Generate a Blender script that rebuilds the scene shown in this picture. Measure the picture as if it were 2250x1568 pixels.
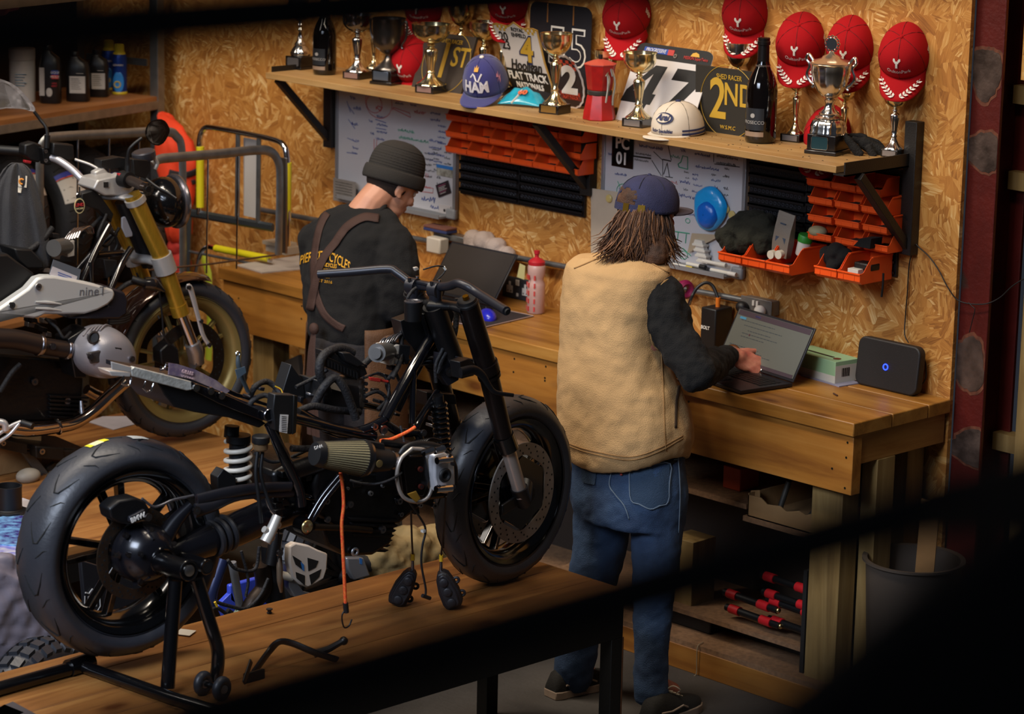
import bpy,bmesh,math,random
import numpy as np
from mathutils import Matrix,Vector,Euler
for o in list(bpy.data.objects):bpy.data.objects.remove(o)
random.seed(7)
SC=bpy.context.scene
COL=SC.collection
FPX,CX,CY,EYE=6170.0,1125.0,784.0,3.25
_r,_p=math.atan(.02),math.atan(1419/6170.0)
_up=np.array([math.sin(_r)*math.cos(_p),-math.cos(_r)*math.cos(_p),-math.sin(_p)])
_v=np.array([-5000-CX,-758-CY,FPX]);_v=_v-_up*(_v@_up);_v/=np.linalg.norm(_v)
_RX=-_v;_RZ=_up;_RY=np.cross(_RZ,_RX)
R3=np.array([_RX,_RY,_RZ])
CAMPOS=np.array([0,0,EYE])
cd=bpy.data.cameras.new('camera');cam=bpy.data.objects.new('camera',cd);COL.objects.link(cam)
m=Matrix.Identity(4)
for i in range(3):
 m[i][0]=R3[i][0];m[i][1]=-R3[i][1];m[i][2]=-R3[i][2];m[i][3]=CAMPOS[i]
cam.matrix_world=m
cd.sensor_width=36;cd.lens=FPX/2250*36;cd.clip_start=.05;cd.clip_end=60
cd.dof.use_dof=True;cd.dof.focus_distance=8.9;cd.dof.aperture_fstop=4.0
SC.camera=cam
SC.view_settings.view_transform='Standard';SC.view_settings.look='None'
SC.view_settings.gamma=1;SC.view_settings.use_curve_mapping=False
SC.view_settings.exposure=0.0
wd=bpy.data.worlds.new('world');SC.world=wd;wd.use_nodes=True
wd.node_tree.nodes['Background'].inputs[0].default_value=(.55,.62,.8,1)
wd.node_tree.nodes['Background'].inputs[1].default_value=.035
def area(name,loc,look,sx,sy,power,col,spread=180):
 d=bpy.data.lights.new(name,'AREA');d.spread=math.radians(spread);d.shape='RECTANGLE';d.size=sx;d.size_y=sy
 d.energy=power;d.color=col
 o=bpy.data.objects.new(name,d);COL.objects.link(o)
 o.location=loc;o.rotation_euler=(Vector(look)-Vector(loc)).to_track_quat('-Z','Y').to_euler();o['kind']='helper'
 return o
area('strip_light_over_bench',(-6.6,5.0,4.7),(-6.9,6.8,1.3),4.4,.35,150,(1,.86,.68))
area('strip_light_over_lifts',(-8.6,3.6,4.8),(-8.2,5.6,.8),.5,3.6,100,(1,.90,.80))
area('cool_daylight_fill',(-5.2,1.2,3.9),(-6.4,5.0,.8),2.6,1.6,42,(.72,.82,1),62)  # added cool fill aimed at the stripped bike, standing in for window daylight
WALL=7.433;SHELF_Z=1.826;BENCH_Z=1.0317
def ray(px,py):
 return R3@np.array([(px-CX)/FPX,(py-CY)/FPX,1.0])
def on(px,py,x=None,y=None,z=None):
 d=ray(px,py)
 if x is not None:t=(x-CAMPOS[0])/d[0]
 elif y is not None:t=(y-CAMPOS[1])/d[1]
 else:t=(z-CAMPOS[2])/d[2]
 return Vector(CAMPOS+d*t)
def onp(px,py,o,n):
 d=ray(px,py);o=np.array(o);n=np.array(n)
 return Vector(CAMPOS+d*(((o-CAMPOS)@n)/(d@n)))
def depth(p):
 return float((R3.T@(np.array(p)-CAMPOS))[2])
def proj(p):
 c=R3.T@(np.array(p)-CAMPOS);return CX+FPX*c[0]/c[2],CY+FPX*c[1]/c[2]
def shp_(px,py,m=.055):
 p=on(px,py,z=SHELF_Z)
 if p.y>WALL-m:
  lo,hi=-12,-3
  for _ in range(40):
   x=(lo+hi)/2
   if proj((x,WALL-m,SHELF_Z))[0]<px:lo=x
   else:hi=x
  p=Vector((lo,WALL-m,SHELF_Z))
 return p
def atd(px,py,dep):
 return Vector(CAMPOS+ray(px,py)*dep)
def mpp(p):return depth(p)/FPX
class MB:
 def __init__(s):s.v=[];s.f=[];s.mi=[];s.cur=0
 def add(s,vs,fs,M=None):
  n=len(s.v)
  s.v+=[tuple(M@Vector(p))if M is not None else tuple(p)for p in vs]
  s.f+=[tuple(i+n for i in f)for f in fs];s.mi+=[s.cur]*len(fs)
  return s
 def box(s,a,b,M=None):
  x0,y0,z0=a;x1,y1,z1=b
  vs=[(x0,y0,z0),(x1,y0,z0),(x1,y1,z0),(x0,y1,z0),(x0,y0,z1),(x1,y0,z1),(x1,y1,z1),(x0,y1,z1)]
  return s.add(vs,[(3,2,1,0),(4,5,6,7),(0,1,5,4),(1,2,6,5),(2,3,7,6),(3,0,4,7)],M)
 def cbox(s,c,d,M=None,t=0):
  T=Matrix.Translation(c)
  if t:T=T@Matrix.Rotation(t,4,'Z')
  if M is not None:T=M@T
  return s.box((-d[0]/2,-d[1]/2,-d[2]/2),(d[0]/2,d[1]/2,d[2]/2),T)
 def beam(s,p0,p1,w,h,up=(0,0,1)):
  p0=Vector(p0);p1=Vector(p1);d=p1-p0;L=d.length;d.normalize()
  u=Vector(up);r=d.cross(u).normalized();u=r.cross(d).normalized()
  M=Matrix(((d.x,r.x,u.x,p0.x),(d.y,r.y,u.y,p0.y),(d.z,r.z,u.z,p0.z),(0,0,0,1)))
  return s.box((0,-w/2,-h/2),(L,w/2,h/2),M)
 def prism(s,poly,t,M=None):
  n=len(poly)
  vs=[(x,0,z)for x,z in poly]+[(x,t,z)for x,z in poly]
  fs=[tuple(range(n)),tuple(range(2*n-1,n-1,-1))]+[(i,i+n,(i+1)%n+n,(i+1)%n)for i in range(n)]
  return s.add(vs,fs,M)
 def lathe(s,prof,M=None,n=24,cap=True,flute=0,nf=12):
  vs=[];fs=[]
  for r,z in prof:
   for i in range(n):
    a=2*math.pi*i/n;q=r*(1+flute*math.cos(nf*a))if flute else r
    vs.append((q*math.cos(a),q*math.sin(a),z))
  for j in range(len(prof)-1):
   for i in range(n):
    k=(i+1)%n;fs.append((j*n+i,j*n+k,(j+1)*n+k,(j+1)*n+i))
  if cap:
   if prof[0][0]>1e-5:fs.append(tuple(reversed(range(n))))
   if prof[-1][0]>1e-5:fs.append(tuple(range((len(prof)-1)*n,len(prof)*n)))
  return s.add(vs,fs,M)
 def rings(s,rings,cap=True,closed=False):
  n=len(rings[0]);vs=[p for r in rings for p in r];fs=[]
  m_=len(rings)
  for j in range(m_ if closed else m_-1):
   for i in range(n):
    k=(i+1)%n;jj=(j+1)%m_;fs.append((j*n+i,j*n+k,jj*n+k,jj*n+i))
  if cap and not closed:fs+=[tuple(reversed(range(n))),tuple(range((m_-1)*n,m_*n))]
  return s.add(vs,fs)
 def tube(s,pts,r,n=10,closed=False,cap=True,flat=1.0,up=None):
  pts=[Vector(p)for p in pts];N=len(pts)
  rr=r if isinstance(r,(list,tuple))else[r]*N
  rg=[];prev=None
  for i,p in enumerate(pts):
   a=pts[i-1]if(i>0 or closed)else p
   b=pts[(i+1)%N]if(i<N-1 or closed)else p
   d=(b-a).normalized()if(b-a).length>1e-9 else Vector((0,0,1))
   if prev is None:
    u=Vector(up)if up is not None else(Vector((0,0,1))if abs(d.z)<.9 else Vector((1,0,0)))
   else:u=prev
   u=(u-d*u.dot(d))
   if u.length<1e-6:u=d.orthogonal()
   u.normalize();prev=u;w=d.cross(u)
   rg.append([p+(u*math.cos(2*math.pi*k/n)*rr[i]+w*math.sin(2*math.pi*k/n)*rr[i]*flat)for k in range(n)])
  return s.rings(rg,cap=cap,closed=closed)
 def cyl(s,p0,p1,r,n=20,r1=None):
  return s.tube([p0,p1],[r,r if r1 is None else r1],n)
 def ball(s,c,r,M=None,n=14,sc=(1,1,1)):
  prof=[(max(1e-6,math.sin(math.pi*j/(n//2+2))),-math.cos(math.pi*j/(n//2+2)))for j in range(n//2+3)]
  T=Matrix.Translation(c)@Matrix.Diagonal((r*sc[0],r*sc[1],r*sc[2],1))
  return s.lathe(prof,(M@T)if M is not None else T,n,cap=False)
 def torus(s,c,ax,R,r,n=40,k=10,flat=1.0):
  ax=Vector(ax).normalized();e=ax.orthogonal().normalized();f=ax.cross(e)
  rg=[]
  for i in range(n):
   a=2*math.pi*i/n;d=e*math.cos(a)+f*math.sin(a)
   rg.append([Vector(c)+d*(R+r*math.cos(2*math.pi*j/k))+ax*(r*flat*math.sin(2*math.pi*j/k))for j in range(k)])
  return s.rings(rg,closed=True)
ROOTM={}
def rm(o):return ROOTM.get(o.name)
def tag(o,label=None,cat=None,group=None,kind=None):
 if label:o['label']=label
 if cat:o['category']=cat
 if group:o['group']=group
 if kind:o['kind']=kind
 return o
def thing(name,label,cat,loc=(0,0,0),M=None,group=None):
 o=bpy.data.objects.new(name,None);COL.objects.link(o);o.empty_display_size=.05
 M=M if M is not None else Matrix.Translation(loc)
 o.matrix_world=M;ROOTM[o.name]=M.copy()
 return tag(o,label,cat,group)
def obj(name,mb,mat,parent=None,local=False,angle=35,bevel=0,sub=0,label=None,seg=2):
 me=bpy.data.meshes.new(name)
 me.from_pydata(mb.v,[],mb.f);me.update()
 mats=mat if isinstance(mat,(list,tuple))else[mat]
 for q in mats:me.materials.append(q)
 if len(mats)>1:me.polygons.foreach_set('material_index',mb.mi)
 if angle:
  me.polygons.foreach_set('use_smooth',[True]*len(me.polygons))
  if angle<180:me.set_sharp_from_angle(angle=math.radians(angle))
 o=bpy.data.objects.new(name,me);COL.objects.link(o)
 if parent is not None:
  M=ROOTM[parent.name]
  if not local:me.transform(M.inverted())
  o.parent=parent;ROOTM[o.name]=M
 else:
  ROOTM[o.name]=Matrix.Identity(4)
  if not local and len(mb.v):
   a=np.array(mb.v);c=Vector(((a[:,0].min()+a[:,0].max())/2,(a[:,1].min()+a[:,1].max())/2,a[:,2].min()))
   me.transform(Matrix.Translation(-c));o.location=c;ROOTM[o.name]=Matrix.Translation(c)
 if bevel:
  b=o.modifiers.new('bevel','BEVEL');b.width=bevel;b.segments=seg;b.limit_method='ANGLE';b.angle_limit=math.radians(40)
 if sub:
  b=o.modifiers.new('subsurf','SUBSURF');b.levels=sub;b.render_levels=sub
 if label:o['label']=label
 return o
def one(name,mb,mat,label,cat,group=None,**k):
 return tag(obj(name,mb,mat,**k),label,cat,group)
def struct(name,mb,mat,**k):
 o=obj(name,mb,mat,**k);o['kind']='structure';return o
def dup(root,M,label,name=None,swap=None):
 r=root.copy();COL.objects.link(r);r.matrix_world=M;r['label']=label;ROOTM[r.name]=M.copy()
 def kids(a,b):
  for ch in list(a.children):
   c=ch.copy();COL.objects.link(c);c.parent=b;ROOTM[c.name]=M.copy()
   kids(ch,c)
 kids(root,r);return r
def fr(o,x,y=None,z=None):
 x=Vector(x).normalized();z=Vector(z if z is not None else(0,0,1))
 y=z.cross(x).normalized();z=x.cross(y)
 return Matrix(((x.x,y.x,z.x,o[0]),(x.y,y.y,z.y,o[1]),(x.z,y.z,z.z,o[2]),(0,0,0,1)))
def rot(ax,deg):return Matrix.Rotation(math.radians(deg),4,ax)
def T(*a):return Matrix.Translation(a if len(a)==3 else a[0])
def smooth(pts,k=6):
 P=[Vector(p)for p in pts];P=[P[0]*2-P[1]]+P+[P[-1]*2-P[-2]];out=[]
 for i in range(1,len(P)-2):
  for j in range(k):
   t=j/k;a,b,c,d=P[i-1:i+3]
   out.append(.5*((2*b)+(c-a)*t+(2*a-5*b+4*c-d)*t*t+(3*b-a-3*c+d)*t**3))
 return out+[P[-2]]
def text(s,size,M,mat,parent,name='lettering',ex=.0008,bold=0,shear=0,align='CENTER',sx=1,local=False,label=None):
 c=bpy.data.curves.new(name,'FONT');c.body=s;c.size=size;c.extrude=ex;c.align_x=align;c.align_y='CENTER'
 c.offset=bold;c.shear=shear;c.resolution_u=3
 t=bpy.data.objects.new(name,c);me=bpy.data.meshes.new_from_object(t);bpy.data.objects.remove(t);bpy.data.curves.remove(c)
 me.name=name;W_=M@rot('X',90)@Matrix.Diagonal((sx,1,1,1));me.transform(W_ if local or parent is None else ROOTM[parent.name].inverted()@W_)
 me.materials.clear();me.materials.append(mat)
 o=bpy.data.objects.new(name,me);COL.objects.link(o)
 if parent is not None:o.parent=parent;ROOTM[o.name]=ROOTM[parent.name]
 if label:o['label']=label
 return o
def lin(h):
 if isinstance(h,str):
  h=h.lstrip('#');c=[int(h[i:i+2],16)/255 for i in(0,2,4)]
 else:c=h
 return tuple((x/12.92 if x<=.04045 else((x+.055)/1.055)**2.4)for x in c)+(1,)
MC={}
def mat(name,col='#808080',rough=.5,metal=0,bump=0,bscale=60,var=0,vscale=8,coat=0,trans=0,emit=0,spec=.5,sheen=0,alpha=1,col2=None,stretch=None):
 if name in MC:return MC[name]
 M=bpy.data.materials.new(name);M.use_nodes=True;nt=M.node_tree;N=nt.nodes;L=nt.links
 b=N['Principled BSDF'];b.inputs['Base Color'].default_value=lin(col)
 b.inputs['Roughness'].default_value=rough;b.inputs['Metallic'].default_value=metal
 b.inputs['Coat Weight'].default_value=coat;b.inputs['Coat Roughness'].default_value=.08
 b.inputs['Transmission Weight'].default_value=trans;b.inputs['Specular IOR Level'].default_value=spec
 b.inputs['Alpha'].default_value=alpha
 if sheen:b.inputs['Sheen Weight'].default_value=sheen;b.inputs['Sheen Roughness'].default_value=.6
 if emit:b.inputs['Emission Color'].default_value=lin(col);b.inputs['Emission Strength'].default_value=emit
 if bump or var:
  tc=N.new('ShaderNodeTexCoord');mp=N.new('ShaderNodeMapping');L.new(tc.outputs['Object'],mp.inputs[0])
  if stretch:mp.inputs['Scale'].default_value=stretch
 if var:
  n=N.new('ShaderNodeTexNoise');n.inputs['Scale'].default_value=vscale;n.inputs['Detail'].default_value=6;L.new(mp.outputs[0],n.inputs['Vector'])
  r=N.new('ShaderNodeValToRGB');c=lin(col);c2=lin(col2)if col2 else tuple(x*(1-var)for x in c[:3])+(1,)
  r.color_ramp.elements[0].position=.35;r.color_ramp.elements[1].position=.65
  r.color_ramp.elements[0].color=c2;r.color_ramp.elements[1].color=c
  L.new(n.outputs['Fac'],r.inputs[0]);L.new(r.outputs[0],b.inputs['Base Color'])
 if bump:
  n=N.new('ShaderNodeTexNoise');n.inputs['Scale'].default_value=bscale;n.inputs['Detail'].default_value=4;L.new(mp.outputs[0],n.inputs['Vector'])
  q=N.new('ShaderNodeBump');q.inputs['Strength'].default_value=bump;q.inputs['Distance'].default_value=.01
  L.new(n.outputs['Fac'],q.inputs['Height']);L.new(q.outputs[0],b.inputs['Normal'])
 MC[name]=M;return M
def wood(name,cols,axis='X',scale=1.0,rough=.55,knots=True,plank=0,seed=0):
 cols=[tuple(x*f for x,f in zip(lin(c)[:3],(.74,.72,.74)))for c in cols]
 """pine: long grain streaks, knots and stains; axis = grain direction (object space)"""
 M=bpy.data.materials.new(name);M.use_nodes=True;nt=M.node_tree;N=nt.nodes;L=nt.links;b=N['Principled BSDF']
 b.inputs['Roughness'].default_value=rough
 tc=N.new('ShaderNodeTexCoord');mp=N.new('ShaderNodeMapping');L.new(tc.outputs['Object'],mp.inputs[0])
 mp.inputs['Location'].default_value=(seed*3.1,seed*1.7,seed)
 sc={'X':(1,14,14),'Y':(14,1,14),'Z':(14,14,1)}[axis]
 mp.inputs['Scale'].default_value=tuple(scale*q for q in sc)
 wn=N.new('ShaderNodeTexNoise');wn.inputs['Scale'].default_value=1.1;wn.inputs['Detail'].default_value=8;wn.inputs['Roughness'].default_value=.62;wn.inputs['Distortion'].default_value=.9
 L.new(mp.outputs[0],wn.inputs['Vector'])
 rp=N.new('ShaderNodeValToRGB');e=rp.color_ramp.elements
 e[0].position=.3;e[0].color=(*cols[0],1);e[1].position=.72;e[1].color=(*cols[2],1)
 k=e.new(.5);k.color=(*cols[1],1);L.new(wn.outputs['Fac'],rp.inputs[0])
 m2=N.new('ShaderNodeMapping');L.new(tc.outputs['Object'],m2.inputs[0]);m2.inputs['Location'].default_value=(seed,seed*2,5)
 m2.inputs['Scale'].default_value={'X':(2,7,7),'Y':(7,2,7),'Z':(7,7,2)}[axis]
 n2=N.new('ShaderNodeTexNoise');n2.inputs['Scale'].default_value=1.0;n2.inputs['Detail'].default_value=5;L.new(m2.outputs[0],n2.inputs['Vector'])
 r2=N.new('ShaderNodeValToRGB');r2.color_ramp.elements[0].position=.3;r2.color_ramp.elements[0].color=(.45,.40,.36,1);r2.color_ramp.elements[1].position=.55;r2.color_ramp.elements[1].color=(1,1,1,1)
 L.new(n2.outputs['Fac'],r2.inputs[0])
 mx=N.new('ShaderNodeMix');mx.data_type='RGBA';mx.blend_type='MULTIPLY';mx.inputs[0].default_value=.6
 L.new(rp.outputs[0],mx.inputs[6]);L.new(r2.outputs[0],mx.inputs[7]);last=mx.outputs[2]
 if knots:
  m3=N.new('ShaderNodeMapping');L.new(tc.outputs['Object'],m3.inputs[0]);m3.inputs['Location'].default_value=(seed*.7,.3,seed)
  m3.inputs['Scale'].default_value={'X':(1.6,4,4),'Y':(4,1.6,4),'Z':(4,4,1.6)}[axis]
  vo=N.new('ShaderNodeTexVoronoi');vo.inputs['Scale'].default_value=1.5;L.new(m3.outputs[0],vo.inputs['Vector'])
  r3=N.new('ShaderNodeValToRGB');r3.color_ramp.elements[0].position=.06;r3.color_ramp.elements[0].color=(.25,.13,.06,1);r3.color_ramp.elements[1].position=.17;r3.color_ramp.elements[1].color=(1,1,1,1)
  L.new(vo.outputs['Distance'],r3.inputs[0])
  m4=N.new('ShaderNodeMix');m4.data_type='RGBA';m4.blend_type='MULTIPLY';m4.inputs[0].default_value=.85
  L.new(last,m4.inputs[6]);L.new(r3.outputs[0],m4.inputs[7]);last=m4.outputs[2]
 L.new(last,b.inputs['Base Color'])
 bp=N.new('ShaderNodeBump');bp.inputs['Strength'].default_value=.25;bp.inputs['Distance'].default_value=.004
 L.new(wn.outputs['Fac'],bp.inputs['Height']);L.new(bp.outputs[0],b.inputs['Normal'])
 return M
def osb(name,dark=1.0):
 M=bpy.data.materials.new(name);M.use_nodes=True;nt=M.node_tree;N=nt.nodes;L=nt.links;b=N['Principled BSDF']
 b.inputs['Roughness'].default_value=.6
 tc=N.new('ShaderNodeTexCoord');sep=N.new('ShaderNodeSeparateXYZ');L.new(tc.outputs['Object'],sep.inputs[0])
 cmb=N.new('ShaderNodeCombineXYZ');L.new(sep.outputs['X'],cmb.inputs[0]);L.new(sep.outputs['Z'],cmb.inputs[1]);L.new(sep.outputs['Y'],cmb.inputs[2])
 def layer(seed,coarse,fine,el):
  mp=N.new('ShaderNodeMapping');mp.inputs['Location'].default_value=(seed*7.3,seed*3.9,seed);L.new(cmb.outputs[0],mp.inputs[0])
  wn=N.new('ShaderNodeTexNoise');wn.inputs['Scale'].default_value=26;L.new(mp.outputs[0],wn.inputs['Vector'])
  ad=N.new('ShaderNodeVectorMath');ad.operation='MULTIPLY_ADD';ad.inputs[1].default_value=(.035,.035,0);L.new(wn.outputs['Color'],ad.inputs[0]);L.new(mp.outputs[0],ad.inputs[2])
  v=N.new('ShaderNodeTexVoronoi');v.inputs['Scale'].default_value=coarse;L.new(ad.outputs[0],v.inputs['Vector'])
  s2=N.new('ShaderNodeSeparateColor');L.new(v.outputs['Color'],s2.inputs[0])
  an=N.new('ShaderNodeMath');an.operation='MULTIPLY';an.inputs[1].default_value=9.0;L.new(s2.outputs[0],an.inputs[0])
  vr=N.new('ShaderNodeVectorRotate');vr.rotation_type='Z_AXIS';L.new(mp.outputs[0],vr.inputs['Vector']);L.new(an.outputs[0],vr.inputs['Angle'])
  m2=N.new('ShaderNodeMapping');m2.inputs['Scale'].default_value=(1,el,1);L.new(vr.outputs[0],m2.inputs[0])
  v2=N.new('ShaderNodeTexVoronoi');v2.inputs['Scale'].default_value=fine;L.new(m2.outputs[0],v2.inputs['Vector'])
  m3=N.new('ShaderNodeMapping');m3.inputs['Scale'].default_value=(1.2,16,1);L.new(vr.outputs[0],m3.inputs[0])
  gr=N.new('ShaderNodeTexNoise');gr.inputs['Scale'].default_value=14;gr.inputs['Detail'].default_value=3;L.new(m3.outputs[0],gr.inputs['Vector'])
  s3=N.new('ShaderNodeSeparateColor');L.new(v2.outputs['Color'],s3.inputs[0])
  mm=N.new('ShaderNodeMath');mm.operation='MULTIPLY_ADD';mm.inputs[1].default_value=.5;L.new(s3.outputs[0],mm.inputs[0])
  g2=N.new('ShaderNodeMath');g2.operation='MULTIPLY';g2.inputs[1].default_value=.5;L.new(gr.outputs['Fac'],g2.inputs[0]);L.new(g2.outputs[0],mm.inputs[2])
  return mm.outputs[0],s2.outputs[1]
 a,s=layer(1,9,13,3.6);c,s_=layer(2,17,30,4.5)
 th=N.new('ShaderNodeMath');th.operation='GREATER_THAN';th.inputs[1].default_value=.5;L.new(s_,th.inputs[0])
 mx=N.new('ShaderNodeMix');L.new(th.outputs[0],mx.inputs[0]);L.new(a,mx.inputs[2]);L.new(c,mx.inputs[3])
 big=N.new('ShaderNodeTexNoise');big.inputs['Scale'].default_value=2.2;big.inputs['Detail'].default_value=3;L.new(cmb.outputs[0],big.inputs['Vector'])
 sm=N.new('ShaderNodeMath');sm.operation='MULTIPLY_ADD';sm.inputs[1].default_value=.35;L.new(big.outputs['Fac'],sm.inputs[0]);L.new(mx.outputs[0],sm.inputs[2])
 rp=N.new('ShaderNodeValToRGB');L.new(sm.outputs[0],rp.inputs[0]);e=rp.color_ramp.elements
 D=dark
 def cc(h):c=lin(h);return(c[0]*D,c[1]*D,c[2]*D,1)
 e[0].position=.12;e[0].color=cc('#4c2a0c');e[1].position=1.12-.12;e[1].color=cc('#e6c184')
 for p_,h_ in((.30,'#84501c'),(.48,'#a86c2c'),(.68,'#ba7e38'),(.86,'#cc9650')):
  k=e.new(p_);k.color=cc(h_)
 L.new(rp.outputs[0],b.inputs['Base Color'])
 bp=N.new('ShaderNodeBump');bp.inputs['Strength'].default_value=.35;bp.inputs['Distance'].default_value=.004
 L.new(mx.outputs[0],bp.inputs['Height']);L.new(bp.outputs[0],b.inputs['Normal'])
 return M
BLK=mat('black_painted_steel','#1c1816',.45,.0,bump=.15,bscale=180)
BLKG=mat('gloss_black','#070708',.16,0,coat=.5)
BLKM=mat('matt_black_metal','#121214',.42,.3,bump=.05,bscale=200)
PLAS=mat('black_plastic','#0e0e10',.5)
RUB=mat('tyre_rubber','#303136',.42,bump=.08,bscale=90,var=.25,vscale=5)
CHR=mat('chrome','#d8d8da',.12,1.0)
GOLDM=mat('gold_plate','#f2e2b4',.2,1.0)
SILV=mat('silver_plate','#e6e2dc',.18,1.0)
ALU=mat('cast_aluminium','#a9a9ac',.38,.9,bump=.1,bscale=140)
GALV=mat('galvanised_steel','#8f9294',.38,.85,var=.25,vscale=20)
WHT=mat('white_print','#e6e2da',.55)
BLKP=mat('black_print','#0d0d0d',.55)
#  THE ROOM
OSB=osb('osb_board');OSBP=osb('osb_board_pale',1.25)
PINE=wood('bench_pine',('#8a5a20','#b47a30','#cf9848'),'X',rough=.45,seed=1)
PINEP=wood('bench_apron_pine',('#94591c','#ba7a2c','#cd9040'),'X',scale=.8,rough=.5,seed=2)
PINEY=wood('bench_end_pine',('#94591c','#b27a36','#cd9a52'),'Y',rough=.5,seed=3)
PINEZ=wood('stud_timber',('#7c6234','#a4854c','#c0a468'),'Z',rough=.6,seed=4)
SHELFW=wood('shelf_pine',('#b0854a','#c99d5e','#dbb478'),'X',scale=.7,rough=.55,knots=False,seed=5)
TABW=wood('lift_table_boards',('#7c5026','#a97238','#c4904f'),'Y',scale=.9,rough=.4,seed=6)
RACKW=wood('rack_chipboard',('#8b5a2e','#a8703c','#b98049'),'Y',scale=.7,knots=False,seed=7)
XW0=on(20,200,y=WALL).x-1.6;XW1=on(2112,430,y=WALL).x
struct('wall_back',MB().box((XW0,WALL,0),(XW1,WALL+.018,3.6)),OSB)
fl=mat('concrete_floor','#4b4641',.7,var=.35,vscale=3,bump=.25,bscale=40)
struct('floor',MB().box((-14,-4,-.05),(3,9.5,0)),fl)
XL=-10.75
struct('wall_left',MB().box((XL-.6,-4,0),(XL-.55,WALL+.1,3.6)),mat('left_wall_block','#3a332c',.9,bump=.3,bscale=20))
def redsteel():
 M=mat('red_oxide_steel','#5c1a14',.42,.1,var=.25,vscale=9,bump=.2,bscale=60)
 nt=M.node_tree;N=nt.nodes;L=nt.links;b=N['Principled BSDF']
 src=b.inputs['Base Color'].links[0].from_socket
 tc=N.new('ShaderNodeTexCoord');no=N.new('ShaderNodeTexNoise');no.inputs['Scale'].default_value=2.4;no.inputs['Detail'].default_value=7;L.new(tc.outputs['Object'],no.inputs['Vector'])
 r=N.new('ShaderNodeValToRGB');r.color_ramp.elements[0].position=.60;r.color_ramp.elements[1].position=.63
 r.color_ramp.elements[0].color=(0,0,0,1);r.color_ramp.elements[1].color=(1,1,1,1);L.new(no.outputs['Fac'],r.inputs[0])
 mx=N.new('ShaderNodeMix');mx.data_type='RGBA';L.new(r.outputs[0],mx.inputs[0]);L.new(src,mx.inputs[6]);mx.inputs[7].default_value=lin('#3a2a22')
 L.new(mx.outputs[2],b.inputs['Base Color']);return M
RED=redsteel()
cx0=on(2122,430,y=WALL+.03).x;cx1=on(2187,430,y=WALL+.03).x
col=MB();col.box((cx0,WALL+.03,0),(cx1,WALL+.045,3.6));col.box(((cx0+cx1)/2-.006,WALL+.045,0),((cx0+cx1)/2+.006,WALL+.19,3.6));col.box((cx0,WALL+.19,0),(cx1,WALL+.205,3.6))
ct=thing('steel_column','red oxide painted steel column with bare welded patches at the end of the board wall','column',(cx0,WALL+.03,0))
obj('column',col,RED,ct,bevel=.003)
burn=mat('burnt_bare_steel','#6a5850',.3,.4,var=.6,vscale=16,bump=.3,bscale=50)
rust=mat('scorched_paint_rim','#7c4630',.6,.2,var=.6,vscale=40)
for px,py,rx,rz in((2168,160,.062,.085),(2160,333,.072,.066),(2128,800,.07,.09),(2140,985,.09,.065)):
 c=on(px,py,y=WALL+.029)
 for k,(q,mt)in enumerate(((1.14,rust),(1.0,burn))):
  mb=MB();random.seed(px);n=36;pts=[]
  for i in range(n):
   a=2*math.pi*i/n;w=q*(1+.10*math.sin(3*a+px)+random.uniform(-.06,.06))
   x=min(max(c.x+rx*w*math.cos(a),cx0+.002),cx1-.002);pts.append((x,c.z+rz*w*math.sin(a)))
  mb.prism(pts,.0012,T(0,WALL+.0290-.0012*k,0));obj('weld_patch',mb,mt,ct,angle=0)
zb=on(2225,172,y=WALL+.1).z
struct('wall_right_upper',MB().box((cx1+.03,WALL+.09,zb),(cx1+1.2,WALL+.108,3.6)),OSBP)
struct('wall_right_backing',MB().box((cx1-.05,WALL+.32,0),(cx1+1.6,WALL+.34,3.6)),mat('dark_cavity','#1d1a16',.9))
st=MB().box((cx1+.065,WALL+.13,0),(cx1+.115,WALL+.22,3.4));struct('trim_stud',st,PINEZ,bevel=.002)
st=MB().box((cx1+.125,WALL+.13,0),(cx1+.33,WALL+.22,3.4));struct('trim_stud_wide',st,wood('stud_timber_yellow',('#8a6a30','#b08c48','#c8a660'),'Z',seed=9),bevel=.002)
for py in(205,395,975):
 p=on(2205,py,y=WALL+.14)
 struct('trim_nogging',MB().box((cx1-.04,WALL+.15,p.z-.03),(cx1+.064,WALL+.21,p.z+.03)),PINEZ)
def conduit():
 t=MB();a=on(560,458,y=WALL-.03);b=on(1660,664,y=WALL-.03)
 t.cyl(a,b,.0115,14)
 return one('conduit_pipe',t,GALV,'long galvanised conduit running along the board wall behind both men','pipe')
conduit()
#  THE WORKBENCH
BY=on(1876.6,930.2,z=BENCH_Z).y;BX1=on(1876.6,930.2,z=BENCH_Z).x;BX0=on(474.8,587.6,z=BENCH_Z).x
bench=thing('workbench','long pine workbench with thick plank top and deep apron along the wall','workbench',(BX0,BY,0))
dpt=WALL-BY;th=.047
for k,(a,b)in enumerate(((0,.385),(.39,.755),(.76,.995))):
 mb=MB().box((BX0,BY+dpt*a,BENCH_Z-th),(BX1,BY+dpt*b,BENCH_Z));obj('top_plank',mb,wood('bench_plank_%d'%k,('#8a5a20','#b47a30','#cf9848'),'X',scale=.8,rough=.42,seed=11+k*3),bench,bevel=.004)
az=on(1865,1088,y=BY+.012).z
obj('front_apron',MB().box((BX0+.02,BY+.012,az),(BX1-.008,BY+.057,BENCH_Z-th)),PINEP,bench,bevel=.002)
e0=on(1892.2,1017.7,x=BX1-.02);ez=e0.z
obj('end_apron',MB().box((BX1-.06,BY+.06,ez),(BX1-.015,WALL-.012,BENCH_Z-th)),PINEY,bench,bevel=.002)
lw=.1
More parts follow.
